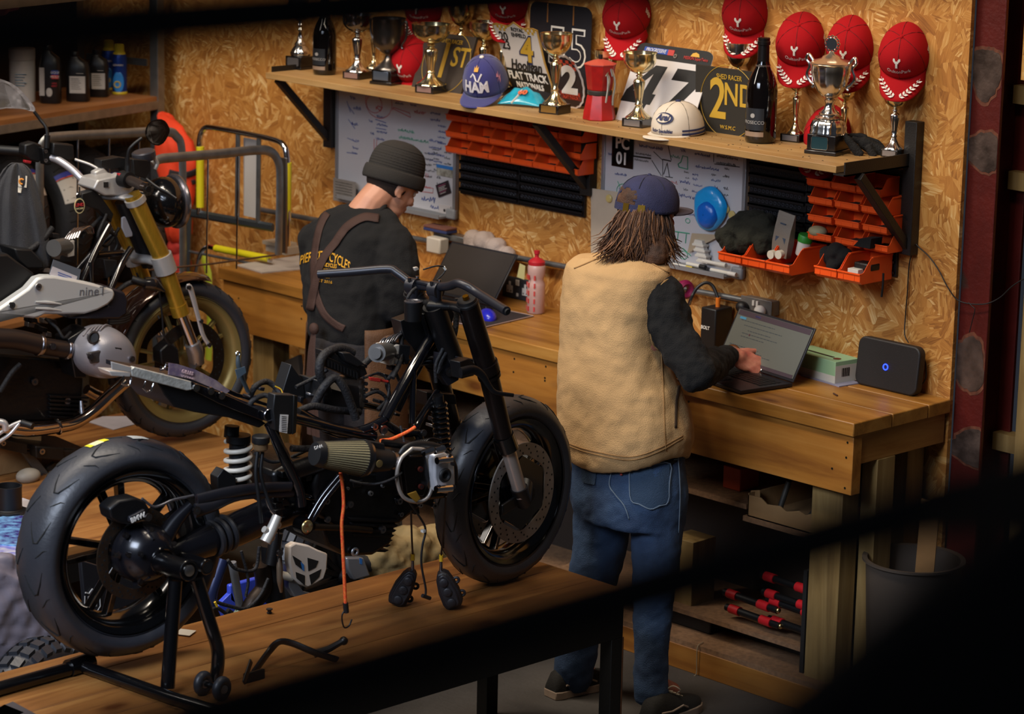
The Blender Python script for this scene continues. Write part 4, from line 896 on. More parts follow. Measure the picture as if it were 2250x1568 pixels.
mb=MB().add([(p.x,p.y,BT+.0005)for p in q]+[(p.x,p.y,BT+.004)for p in q],[(3,2,1,0),(4,5,6,7),(0,1,5,4),(1,2,6,5),(2,3,7,6),(3,0,4,7)]);mt=one('mouse_mat',mb,mat('mat_fabric','#2a1f1f',.9),'dark mouse mat with pale stitched edge on the workbench','mouse mat')
e_=MB().tube([(p.x,p.y,BT+.004)for p in q],.0022,6,closed=True);obj('stitched_edge',e_,mat('pale_edge','#a88c80',.8),mt)
c=on(1071,699,z=BT+.004);M=T(c)@rot('Z',60);r=thing('computer_mouse','blue computer mouse on the dark mat','mouse',M=M)
obj('shell',MB().ball((0,0,.004),1,sc=(.033,.058,.033),n=20),mat('blue_gloss','#2428b8',.3,coat=.4),r,local=True,angle=180)
obj('wheel',MB().torus((0,.03,.030),(1,0,0),.007,.003,16,6),BLKM,r,local=True)
c=on(1177,687,z=BT);r=thing('water_bottle','frosted sports bottle with red lid on the workbench','bottle',c)
fro=mat('frosted_plastic','#d9b0a4',.35,trans=.25,bump=.05);H=.205
obj('body',cyl_on(c,[(.030,0),(.034,.004),(.034,.10),(.033,.115),(.028,.125),(.028,.135),(.033,.148),(.034,.17),(.032,.185),(.028,.19)]),fro,r,angle=60)
obj('lid',cyl_on(c,[(.031,.183),(.032,.187),(.032,.198),(.022,.208),(.012,.212),(.008,.216),(.008,.226),(.011,.228),(.011,.24),(.001,.241)]),mat('red_lid_plastic','#b3202a',.4),r,angle=40)
pr_=MB()
for k in range(3):
 for j in range(5):
  a=-.9+k*.75;z=.02+j*.03;p=Vector((.0346*math.sin(a),-.0346*math.cos(a),z));pr_.cbox((c.x+p.x,c.y+p.y,c.z+z),(.006,.004,.018),t=a)
obj('red_print',pr_,mat('red_print_','#c03a34',.5),r)
c=on(1130,668,z=BT+.001);M=fr(on(1103,650,z=BT),(1,0,0));a=on(1103,650,z=BT);b=on(1158,668,z=BT);w=max(.12,b.x-a.x);
r=thing('socket_box','dark grey double socket box leaning behind the water bottle','socket',M=T(a));g1=mat('slate_plastic','#38383c',.5)
obj('housing',MB().box((0,0,0),(w,.045,.085)),g1,r,local=True,bevel=.004)
for X in(.25,.75):
 s_=obj('socket_outlet',MB().box((w*X-.016,-.002,.022),(w*X+.016,0,.05)).box((w*X-.005,-.002,.05),(w*X+.005,0,.066)),WHT,r,local=True)
 obj('pin_slot',MB().box((w*X-.011,-.003,.027),(w*X-.006,-.0015,.032)).box((w*X+.006,-.003,.027),(w*X+.011,-.0015,.032)),BLKP,s_,local=True)
obj('rocker_switch',MB().box((w*.5-.010,-.003,.055),(w*.5+.010,0,.078)),WHT,r,local=True,bevel=.001);obj('rocker_switch',MB().box((w*.5-.006,-.002,.012),(w*.5+.006,0,.026)),WHT,r,local=True,bevel=.001)
c=on(1143,610,y=on(1130,668,z=BT).y-.02);mb=MB().prism([(-.018,0),(.022,-.004),(.026,.05),(-.004,.055)],.001,T(c));one('sticky_note',mb,mat('yellow_paper','#c3b87c',.8),'yellow sticky note stuck above the grey double socket','note')
def wbox(px0,py0,px1,py1,d,m_,name,label,cat,bev=.003,off=0):
 a=on(px0,py0,y=WALL-off-d);b=on(px1,py1,y=WALL-off-d);mb=MB().box((a.x,WALL-off-d,b.z),(b.x,WALL-off,a.z));return one(name,mb,m_,label,cat,bevel=bev)
r=wbox(952,508,1020,536,.05,GALV,'wall_socket','galvanised socket box on the wall above the left laptop','socket',off=.002)
r=wbox(936,519,966,560,.05,mat('white_abs','#c9c0b2',.4),'charger_plug','white charger plug in the wall socket beside the beanie man','charger',.006,off=.055)
a=on(938,497,y=WALL-.06);mb=MB().box((a.x,WALL-.08,a.z-.012),(a.x+.135,WALL-.02,a.z));r=one('board_eraser',mb,mat('blue_felt','#27315f',.8),'blue and brown board eraser on the wall socket box','eraser',bevel=.003)
obj('brown_pad',MB().box((a.x,WALL-.08,a.z),(a.x+.135,WALL-.02,a.z+.010)),mat('brown_foam','#6a4034',.9),r,bevel=.003)
def cloth_lump(name,label,cat,pts,rad,m_,seed=1,vox=.006,disp=.02):
 mb=MB();rng=random.Random(seed)
 for(p,q)in zip(pts,rad):mb.ball(p,1,sc=q if isinstance(q,tuple)else(q,q,q))
 o=one(name,mb,m_,label,cat,angle=180);rmn=o.modifiers.new('r','REMESH');rmn.mode='VOXEL';rmn.voxel_size=vox;rmn.use_smooth_shade=True
 fold(o,disp,.06,seed);return o
def fold(o,s,size,seed=0,it=3):
 tx=bpy.data.textures.new('folds','CLOUDS');tx.noise_scale=size;tx.noise_depth=2
 sm=o.modifiers.new('s','SMOOTH');sm.iterations=it;sm.factor=.5
 d=o.modifiers.new('d','DISPLACE');d.texture=tx;d.strength=s;d.texture_coords='LOCAL';d.mid_level=.5
cloth_lump('cloth_bundle','pale crumpled cloth behind the top of the left laptop','cloth',[on(x,y,y=WALL-.045)for x,y in((1040,528),(1065,532),(1090,545),(1115,560),(1052,545),(1080,565))],[.042,.044,.042,.034,.042,.04],mat('pale_cloth','#a5948a',.9,bump=.3,bscale=200),3)
a=on(1546,770,z=BT);a.y=min(a.y,WALL-.09);c=on(1572,768,z=BT);c.y=min(c.y,WALL-.06);M=T(c);r=thing('power_unit','tall black power unit with orange plug and black lead behind the laptop','power unit',M=M)
obj('housing',MB().box((-.036,-.045,0),(.036,.045,.158)),PLAS,r,local=True,bevel=.005);text('BOLT',.017,T(c+Vector((-.012,-.0455,.085))),WHT,r,bold=.0004)
tp_=c+Vector((.004,0,.158));obj('plug',MB().cyl(tp_,tp_+Vector((0,0,.034)),.0085,14),mat('orange_sleeve','#d8701c',.45),r)
dp=depth(tp_);ld=obj('lead',MB().tube(smooth([tp_+Vector((0,0,.03)),atd(1566,628,dp),atd(1550,621,dp),atd(1532,632,dp),atd(1520,652,dp),atd(1514,668,dp-.05)],6),.006,10),PLAS,r)
obj('silver_tip',MB().cyl(atd(1516,660,dp-.05),atd(1511,672,dp-.07),.0045,10),CHR,r)
c=on(1505,636,y=WALL-.06);o=one('magenta_tape_roll',MB().torus(c,(1,-.3,0),.024,.012,24,8,1.6),mat('magenta','#7a1440',.4),'magenta tape roll on the wall pipe beside the right man','tape')
a=on(1628,648,y=WALL-.05);b=on(1694,700,y=WALL-.05);r=thing('wall_socket','grey metal double socket with white plug above the right laptop','socket',M=T((a.x,WALL,b.z)));w=b.x-a.x;h=a.z-b.z
mg=mat('grey_socket_metal','#85817c',.45,.5);obj('back_box',MB().box((.004,-.045,.004),(w-.004,-.002,h-.004)),mg,r,local=True,bevel=.003);obj('front_plate',MB().box((0,-.05,0),(w,-.045,h)),mg,r,local=True,bevel=.002)
for X in(.40,.52):obj('rocker_switch',MB().box((w*X,-.056,h*.55),(w*X+.010,-.05,h*.86)),WHT,r,local=True,bevel=.001)
obj('white_plug',MB().ball((w*.70,-.06,h*.36),.022,sc=(1.1,.8,.9)),WHT,r,local=True,angle=180);obj('black_plug',MB().ball((w*.12,-.06,h*.36),.024,sc=(1.1,.9,.9)),PLAS,r,local=True,angle=180)
a=on(1742,818,z=BT);f=on(1834,845,z=BT);bb=on(1872,832,z=BT);x=(f-a);x.z=0;L_=x.length;x.normalize()
M=Matrix(((x.x,-x.y,0,f.x),(x.y,x.x,0,f.y),(0,0,1,BT+.004),(0,0,0,1)));r=thing('tissue_box','pale green tissue box between laptop and black router','box',M=M);D=min(.11,WALL-f.y-.03)
gm=mat('green_card','#8cae86',.6);obj('carton',MB().box((-.24,0,0),(0,D,.075)),gm,r,local=True,bevel=.001)
obj('white_lower_print',MB().box((-.24,-.0006,0),(0,0,.025)).box((0,0,0),(.0006,D,.06)),mat('pale_print','#c2bdb0',.6),r,local=True,angle=0)
obj('slot',MB().prism([(-.19,0),(-.06,0),(-.055,.006),(-.06,.012),(-.19,.012),(-.195,.006)],.001,T(0,D*.35,.0758)@rot('X',-90)),BLKP,r,local=True);obj('round_sticker',MB().lathe([(.014,0),(.014,.001)],T(-.035,D*.35,.0752)),mat('brown_sticker','#5a2c20',.5),r,local=True)
bc=MB()
for k in range(9):bc.box((.0007,.03+k*.0042,.02),(.0011,.03+k*.0042+.0018*(1+k%2),.05))
obj('barcode',bc,BLKP,r,local=True,angle=0)
mb=MB().box((-.16,-.012,0),(.035,D*.8,.0035));o=obj('p',mb,mat('flyer_blue','#8c8a9c',.6),None,local=True);o.matrix_world=Matrix(((x.x,-x.y,0,f.x),(x.y,x.x,0,f.y),(0,0,1,BT+.0004),(0,0,0,1)));o.name='folded_leaflets';tag(o,'folded leaflets lying beneath the green tissue box','papers')
a=on(1880,845,z=BT);b=on(2020,868,z=BT);w=b.x-a.x;c=(a+b)/2;c.y=min(c.y,WALL-.05);hR=.168
M=T((c.x,c.y,BT))@rot('X',-6);r=thing('wifi_router','black rounded square router with a glowing blue ring at the bench end','router',M=M)
def rr(w,h,rad,n=6):
 pts=[]
 for cx_,cz_,a0 in((w/2-rad,h-rad,0),(-w/2+rad,h-rad,90),(-w/2+rad,rad,180),(w/2-rad,rad,270)):
  for k in range(n+1):t=math.radians(a0+90*k/n);pts.append((cx_+rad*math.cos(t),cz_+rad*math.sin(t)))
 return pts
w=.168/.62*.80;w=b.x-a.x+.03
obj('housing',MB().prism(rr(w,hR,.03),.034,T(0,-.017,0)),mat('router_black','#1b1614',.55,bump=.1,bscale=400),r,local=True,bevel=.006,seg=3,angle=60)
obj('status_ring',MB().torus((-.005,-.018,hR*.47),(0,1,0),.0095,.0022,24,6),mat('blue_led','#2038ff',.4,emit=5),r,local=True)
def cable(name,label,pts,rad=.0022,m_=PLAS,cat='cable',k=6):return one(name,MB().tube(smooth(pts,k),rad,7),m_,label,cat,angle=60)
W_=lambda x,y,o=.012:on(x,y,y=WALL-o)
cable('router_cable','thin black cable dropping from the right bracket to the router',[W_(1985,470,.05),W_(2003,500,.03),W_(2010,530),W_(1998,580),W_(1994,640),W_(1989,700),W_(1988,735,.03),W_(1996,752,.045)])
cable('branch_cable','thin black cable sagging from the bracket across the red column',[W_(2004,505),W_(2012,535),W_(2040,562),W_(2062,592),W_(2085,635),W_(2110,662,.0),W_(2160,668,-.01),W_(2195,655,-.02),W_(2225,628,-.02),W_(2262,605,-.02)])
cable('tie_offcut','black cable tie loop hanging from the column cable',[W_(2128,664,-.0),W_(2135,672,0),W_(2142,680,0),W_(2136,706,0),W_(2130,730,0)],.0016)
cable('router_lead','short black lead curling behind the router',[W_(2028,775,.03),W_(2034,800,.02),W_(2034,830,.02),W_(2022,850,.03)])
cable('hanging_strap','short black strap hanging below the last orange bin',[W_(1941,600,.1),W_(1940,625,.1),W_(1937,652,.1)],.004)
p=on(1835,868,z=BT);one('nail',MB().tube([p+Vector((-.012,.006,.003)),p+Vector((.016,-.008,.003))],.003,8),mat('rusty','#4a2c1c',.7),'rusty nail lying on the workbench end','nail')
q=[on(520,584,z=BT),on(576,601,z=BT),on(664,592,z=BT),on(668,562,z=BT),on(600,572,z=BT)]
mb=MB().add([(p.x,p.y,BT+.0005)for p in q]+[(p.x,p.y,BT+.006)for p in q],[(4,3,2,1,0),(5,6,7,8,9)]+[(i,(i+1)%5,(i+1)%5+5,i+5)for i in range(5)]);o=one('paper_pad',mb,mat('pad_paper','#b3a79c',.8,var=.15,vscale=12),'torn paper pad with green edge on the left end of the bench','papers')
p=on(655,548,z=BT);p.y=min(p.y,WALL-.1);one('folded_card',MB().box((p.x-.06,p.y-.04,BT),(p.x+.07,p.y+.04,BT+.03)).box((p.x-.07,p.y-.05,BT+.03),(p.x+.06,p.y+.03,BT+.045)),mat('pale_card','#b5a48e',.8),'pale folded card behind the beanie man\'s shoulder','card')
def binP(px,py,off=.12):return on(px,py,y=WALL-off)
JK=mat('dark_green_cloth','#1c1c10',.9,bump=.4,bscale=120)
cloth_lump('folded_jacket','dark green jacket bundled into the two left large bins','jacket',[binP(x,y,o)for x,y,o in((1600,520,.14),(1625,505,.12),(1655,500,.1),(1680,500,.1),(1610,535,.14),(1645,530,.14),(1680,535,.12),(1640,490,.09),(1665,485,.08),(1700,520,.1))],[.045,.05,.055,.05,.04,.045,.045,.045,.045,.04],JK,8,.006,.035)
c=binP(1716,562,.13);M=T(c)@rot('Y',8);r=thing('powder_pouch','grey upright pouch standing in the large orange bin','pouch',M=M);obj('pouch',MB().rings([[(a*wd,b*dd,z)for a,b in((-1,-1),(0,-1.3),(1,-1),(1,1),(0,1.3),(-1,1))]for wd,dd,z in((.034,.012,0),(.036,.016,.05),(.036,.012,.10),(.037,.003,.15),(.037,.002,.155))]),mat('pouch_grey','#7d7368',.5,bump=.2,bscale=40),r,local=True,angle=60);obj('printed_label',MB().box((-.022,-.018,.05),(.022,-.017,.07)).box((-.012,-.016,.115),(.012,-.014,.12)),mat('pouch_print','#3c4a5c',.5),r,local=True)
c=binP(1762,560,.10);r=thing('supplement_tub','small white tub with green lid in the large orange bin','tub',M=T(c)@rot('Y',12));obj('tub',cyl_on((0,0,0),[(.022,0),(.024,.003),(.024,.05),(.022,.053)]),WPL,r,local=True);obj('lid',cyl_on((0,0,0),[(.026,.05),(.026,.072),(.024,.075)]),mat('green_lid','#2c8a2a',.45),r,local=True)
for k,(px,lb)in enumerate(((1701,'left white roll end in the large orange bin'),(1718,'right white roll end in the large orange bin'))):
 c=binP(px,558,.19);r=thing('tape_roll',lb,'roll',M=T(c)@rot('X',90),group='white rolls in the bin');obj('rim',MB().lathe([(.006,0),(.014,0),(.015,.002),(.015,.02),(.001,.02)],n=24),mat('cream_roll','#c8bfae',.6),r,local=True);obj('core',MB().lathe([(.0085,-.001),(.0085,.001)],n=20),mat('grey_core','#98907f',.6),r,local=True)
c=binP(1797,508,.10);one('soft_case',MB().ball(c,1,sc=(.036,.03,.019),n=20),mat('cream_case','#9c9470',.6),'cream soft case in the left bin of the fourth row','case',angle=180)
cloth_lump('black_cloth','black cloth stuffed in the lower left large bin of the right pair','cloth',[binP(x,y,.12)for x,y in((1820,560),(1840,552),(1835,580),(1855,565))],[.032,.034,.03,.03],mat('black_cloth','#0b0908',.95,bump=.3,bscale=90),5)
one('folded_wallet',MB().box(tuple(binP(1875,590,.14)),tuple(binP(1875,590,.14)+Vector((.075,.05,.025)))),mat('black_leather','#120d0c',.45,bump=.2,bscale=200),'black folded pouch in the lower right large bin','pouch',bevel=.006)
one('white_card_box',MB().box(tuple(binP(1862,600,.165)),tuple(binP(1862,600,.165)+Vector((.045,.03,.018)))),WPL,'small white carton in front of the black folded pouch','box',bevel=.001)
one('black_wedge',MB().prism([(0,0),(.07,.0),(.075,.035),(.03,.03)],.06,T(binP(1875,540,.15))),mat('black_cloth','#0b0908',.95),'black card wedge in the right bin of the fourth row','card')
#  UNDER THE BENCH
CARD=mat('cardboard','#9a7448',.8,var=.15,vscale=6,bump=.15,bscale=60)
yb=BY+.09
a=on(1642,1138,y=yb);b=on(1812,1165,y=yb);z0=mzl+.001;w=b.x-a.x;zt=on(1642,1082,y=yb).z
r=thing('cardboard_box','torn open cardboard box of offcuts on the shelf under the bench','box',(a.x,yb,z0));bw=MB();n=12
fr_=[(a.x+w*i/n,zt-.022*math.sin(math.pi*i/n)+.006*((i*7)%3-1))for i in range(n+1)]
mb=MB().prism([(a.x,z0),(b.x,z0)]+[(x,z)for x,z in reversed(fr_)],.004,T(0,yb,0));obj('front_panel',mb,CARD,r)
obj('side_panel',MB().box((a.x,yb,z0),(a.x+.004,WALL-.08,zt)),CARD,r);obj('side_panel',MB().box((b.x-.004,yb,z0),(b.x,WALL-.08,zt-.01)),CARD,r);obj('base_panel',MB().box((a.x,yb,z0),(b.x,WALL-.08,z0+.004)),CARD,r);obj('torn_flap',MB().prism([(0,0),(.05,-.005),(.045,.07),(.005,.06)],.003,T(a.x-.02,yb+.03,zt-.06)),CARD,r)
for k,lb in((1,'upright dull metal rod in the middle of the torn cardboard box'),(4,'slanting dull metal rod at the right of the torn cardboard box')):
 p=Vector((a.x+.05+k*.04,yb+.05,z0+.006));q=p+(Vector((.02,.03,.125))if k==1 else Vector((.07,.02,.115)));one('metal_rod',MB().cyl(p,q,.010,12),mat('dull_steel','#4a4640',.5,.6),lb,'rod','rods in the cardboard box')
p=on(1612,1062,y=BY+.2);one('orange_carton',MB().box((p.x-.05,BY+.2,mz),(p.x+.03,BY+.3,mz+.08)),mat('dim_orange','#c0481c',.6),'orange carton behind the torn cardboard box under the bench','box',bevel=.003)
p=on(1500,1170,y=BY+.16);one('wooden_block',MB().box((p.x-.05,BY+.14,bz+.019),(p.x+.07,BY+.26,bz+.33)),PINEZ,'upright wooden offcut under the bench beside the right man','timber',bevel=.002)
iz=on(1700,1400,y=BY+.10).z
tier=thing('clamp_rack','dark shelf rack holding red sleeved clamps below the bench','rack',(BX1-1.6,BY+.08,bz+.018))
x1_=BX1-.24;obj('rack_board',MB().box((x1_-1.2,BY+.09,iz-.016),(x1_,WALL-.06,iz)),CHIP,tier);obj('rack_side',MB().box((x1_,BY+.07,bz+.018),(x1_+.016,WALL-.04,iz+.28)),mat('dark_panel','#15110f',.7),tier);obj('rack_foot',MB().box((x1_-1.2,BY+.12,bz+.018),(x1_-1.18,WALL-.06,iz-.016)),mat('dark_panel','#15110f',.7),tier)
REDS=mat('red_sleeve','#c01820',.45)
def clamp(M,label):
 r=thing('clamp',label,'clamp',M=M,group='red sleeved clamps under the bench')
 obj('bar',MB().tube([(-.12,0,0),(.14,0,0)],.013,14),BLKM,r,local=True)
 obj('red_sleeve',MB().tube([(-.10,0,0),(-.055,0,0)],.0165,16),REDS,r,local=True);obj('red_sleeve',MB().tube([(.05,0,0),(.10,0,0)],.0165,16),REDS,r,local=True)
 obj('end_cap',MB().ball((.142,0,0),.0105),mat('brass','#b8a070',.25,1),r,local=True);return r
cp=None
for k,(px,py,lb)in enumerate(((1745,1378,'lowest right red sleeved clamp in the rack under the bench'),(1742,1335,'second lowest right red sleeved clamp in the rack under the bench'),(1732,1318,'middle right red sleeved clamp in the rack under the bench'),(1728,1280,'topmost right red sleeved clamp in the rack under the bench'),(1650,1352,'lower left red sleeved clamp in the rack under the bench'),(1645,1318,'upper left red sleeved clamp in the rack under the bench'))):
 c=on(px,py,y=BY+.13);
 M=T(c)@rot('Z',-4)
 if cp is None:cp=clamp(M,lb)
 else:dup(cp,M,lb)
for k,(px,py,y_,ww,lb)in enumerate(((1490,1385,.13,.30,'silver ended black case on the bottom shelf beside the right man'),(1640,1420,.2,.85,'long black case lying on the bottom shelf under the clamps'))):
 c=on(px,py,y=BY+y_);M=T((c.x,BY+y_,bz+.019));r=thing('tool_case',lb,'case',M=M,group='black cases on the bottom shelf');obj('case_body',MB().box((-ww/2,0,0),(ww/2,.16,.075)),mat('case_black','#0e0d0e',.5),r,local=True,bevel=.005)
 obj('silver_end',MB().box((-ww/2-.002,-.003,.01),(-ww/2+.12,.0,.06)),mat('dull_silver','#77736c',.4,.7),r,local=True)
cable('pull_cord','thin pale cord draped over the bottom rail of the bench',[on(1545,1410,y=BY+.05),on(1533,1420,y=BY+.01),on(1531,1450,y=BY+.008),on(1530,1480,y=BY+.008),on(1518,1487,y=BY-.01)],.0016,mat('pale_cord','#a8997c',.8))
c=on(2010,1330,z=.35);c=Vector((BX1+.28,WALL-.30,0));
zr=on(2005,1232,y=WALL-.3).z;cxr=on(2008,1232,y=WALL-.3).x
r=thing('rubbish_bin','translucent grey bin with a card panel at the wall corner','bin',(cxr,WALL-.3,0));tl=mat('smoky_plastic','#5a5048',.4,trans=.15)
obj('tub',MB().lathe([(.12,0),(.13,.02),(.158,zr),(.17,zr+.004),(.17,zr+.012),(.153,zr+.01),(.125,.03),(.001,.025)],T(cxr,WALL-.3,0),40),tl,r,angle=60)
o=obj('brown_card',MB().prism([(0,0),(.075,.0),(.085,.26),(.01,.26)],.003,T(on(2010,1262,y=WALL-.36))),CARD,r);r2=thing('printed_carton','dark carton with white print between bench leg and bin','box',M=T(on(1908,1330,y=WALL-.12)))
obj('carton',MB().box((-.02,0,-.25),(.11,.09,.18)),mat('carton_dark','#2a1d16',.6),r2,local=True,bevel=.001)
for k,zz in enumerate((.10,-.06)):obj('white_band',MB().box((-.02,-.001,zz),(.11,0,zz+.035)),mat('dull_white','#8f8678',.6),r2,local=True)
#  PEOPLE
from mathutils.bvhtree import BVHTree
def remesh(o,v,it=4,f=.5):
 r=o.modifiers.new('r','REMESH');r.mode='VOXEL';r.voxel_size=v;r.use_smooth_shade=True
 s=o.modifiers.new('s','SMOOTH');s.iterations=it;s.factor=f
def disp(o,s,size,nm='CLOUDS',depth_=2):
 tx=bpy.data.textures.new('folds',nm);tx.noise_scale=size
 if nm=='CLOUDS':tx.noise_depth=depth_
 d=o.modifiers.new('d','DISPLACE');d.texture=tx;d.strength=s;d.texture_coords='LOCAL';d.mid_level=.5
def bvh_of(o):
 bpy.context.view_layer.update();dg=bpy.context.evaluated_depsgraph_get()
 ev=o.evaluated_get(dg);me=ev.to_mesh();M=o.matrix_world.copy()
 b=BVHTree.FromPolygons([M@v.co for v in me.vertices],[tuple(p.vertices)for p in me.polygons]);ev.to_mesh_clear();return b
def hit(b,px,py,off=.002,fall=None):
 d=Vector(ray(px,py)).normalized();h=b.ray_cast(Vector(CAMPOS),d)
 if h[0]is None:return fall
 return h[0]+h[1]*off if h[1].dot(d)<0 else h[0]-h[1]*off
def strap(b,name,pts,w,m_,par,off=.003,k=8,thick=.002):
 """a band lying on the body along a pixel path; w = width in px"""
 P=smooth([Vector((x,y,0))for x,y in pts],k);L0=[];R0=[]
 for i,p in enumerate(P):
  d=(P[min(i+1,len(P)-1)]-P[max(i-1,0)]).normalized();n=Vector((-d.y,d.x,0))
  row=[hit(b,(p+n*w*s).x,(p+n*w*s).y,off)for s in(-.5,-.25,0,.25,.5)]
  if any(q is None for q in row):continue
  L0.append(row)
 mb=MB();n=5;vs=[q for r in L0 for q in r]
 mb.add(vs,[(i*n+j,i*n+j+1,(i+1)*n+j+1,(i+1)*n+j)for i in range(len(L0)-1)for j in range(n-1)])
 o=obj(name,mb,m_,par,angle=180);s=o.modifiers.new('t','SOLIDIFY');s.thickness=thick;s.offset=0;return o
def decal_text(b,s,px,py,size,m_,par,rotd=0,sx=1,off=.003,bold=0,arc=0,shear=0):
 c=bpy.data.curves.new('t','FONT');c.body=s;c.size=size;c.align_x='CENTER';c.align_y='CENTER';c.resolution_u=2;c.offset=bold;c.shear=shear
 t=bpy.data.objects.new('t',c);me=bpy.data.meshes.new_from_object(t);bpy.data.objects.remove(t)
 bm=bmesh.new();bm.from_mesh(me);bmesh.ops.triangulate(bm,faces=bm.faces);bmesh.ops.subdivide_edges(bm,edges=[e for e in bm.edges if e.calc_length()>3],cuts=1);bm.to_mesh(me);bm.free()
 ca,sa=math.cos(math.radians(rotd)),math.sin(math.radians(rotd));inv=ROOTM[par.name].inverted()
 last=Vector((0,0,0))
 for v in me.vertices:
  x,y=v.co.x*sx,v.co.y
  if arc:y-=arc*x*x
  q=hit(b,px+x*ca+y*sa,py+x*sa-y*ca,off,last);last=q;v.co=inv@q
 me.name='lettering';me.materials.clear();me.materials.append(m_)
 o=bpy.data.objects.new('lettering',me);COL.objects.link(o);o.parent=par;ROOTM[o.name]=ROOTM[par.name];return o
def ellring(c,a,b,yaw=0,n=36,e=2.3,tilt=(0,0),sag=None):
 out=[];cy,sy=math.cos(yaw),math.sin(yaw)
 for i in range(n):
  t=2*math.pi*i/n;ct,st=math.cos(t),math.sin(t)
  x=a*math.copysign(abs(ct)**(2/e),ct);y=b*math.copysign(abs(st)**(2/e),st)
  z=c[2]+x*tilt[0]+y*tilt[1]+(sag(t)if sag else 0)
  out.append((c[0]+x*cy-y*sy,c[1]+x*sy+y*cy,z))
 return out
def chain(mb,pts,rr,n=14,flat=1.0,up=None):
 mb.tube(pts,rr,n,flat=flat,up=up)
 for p,r in((pts[0],rr[0]),(pts[-1],rr[-1])):mb.ball(p,r,sc=(1,1,1))
def head_parts(mb,M,ear=True):
 """local frame: +y face, +x right, z up, origin at the middle of the head"""
 B=lambda c,s,R=None:mb.ball((0,0,0),1,M=M@T(c)@(R or Matrix.Identity(4))@Matrix.Diagonal((*s,1)),n=20)
 B((0,-.012,.025),(.076,.094,.088));B((0,.025,-.01),(.066,.068,.09));B((0,.035,-.065),(.052,.052,.048));B((0,.068,-.088),(.024,.022,.02))
 B((0,.085,.028),(.05,.012,.010));B((0,.094,.004),(.010,.013,.026),rot('X',18));B((0,.107,-.016),(.014,.015,.011));B((-.012,.099,-.02),(.008,.009,.007));B((.012,.099,-.02),(.008,.009,.007))
 B((0,.089,-.046),(.024,.011,.007));B((0,.087,-.058),(.020,.011,.008));B((.038,.07,-.015),(.022,.02,.022));B((-.038,.07,-.015),(.022,.02,.022))
 for s in(-1,1):
  B((s*.076,-.008,-.004),(.008,.018,.031),rot('X',-12));B((s*.081,-.015,.004),(.006,.008,.024),rot('X',-12));B((s*.078,.002,-.028),(.006,.009,.010))
SKIN=mat('skin','#c98f72',.5,var=.12,vscale=9,bump=.08,bscale=120)
SKINR=mat('skin_ruddy','#c27e68',.5,var=.18,vscale=26,bump=.1,bscale=160,col2='#a85a4c')
def hand(mb,wrist,M,side,curls,spread=1,s=1.0):
 """M: local +y fingers, +z back of hand, +x thumb side(side=+1). Palm then five fingers"""
 P=lambda x,y,z:M@Vector((x*side*s,y*s,z*s))
 for k,(x,L_)in enumerate(((.030,.074),(.010,.082),(-.010,.077),(-.029,.060))):
  base=(x*.85,.088-abs(x-.008)*.25,.004);cz=curls[k]
  a1=math.radians(cz*.5);a2=math.radians(cz*1.3);a3=math.radians(cz*1.9);sp=x*.35*spread
  p=Vector(base);pts=[Vector((x*.6,.03,.0)),p]
  for l,a in((L_*.48,a1),(L_*.29,a2),(L_*.23,a3)):
   p=p+Vector((sp*l/.05*.6,l*math.cos(a),-l*math.sin(a)));pts.append(p)
  chain(mb,[P(*q)for q in pts],[.011*s,.0100*s,.0090*s,.0083*s,.0070*s],12)
 th=[Vector((.018,.018,-.004)),Vector((.042,.045,-.012)),Vector((.058,.070,-.018)),Vector((.064,.094,-.024))]
 chain(mb,[P(*q)for q in th],[.015*s,.0125*s,.0108*s,.0088*s],12)
 mb.ball((0,0,0),1,M=M@Matrix.Diagonal((s,s,s,1))@T(0,.048,0)@Matrix.Diagonal((.041,.052,.0155,1)),n=18)
 mb.ball((0,0,0),1,M=M@Matrix.Diagonal((s,s,s,1))@T(.015*side,.03,-.006)@Matrix.Diagonal((.024,.032,.017,1)),n=16)
 chain(mb,[wrist,M@Vector((0,0,0)),M@Vector((0,.03*s,0))],[.028*s,.026*s,.028*s],14)
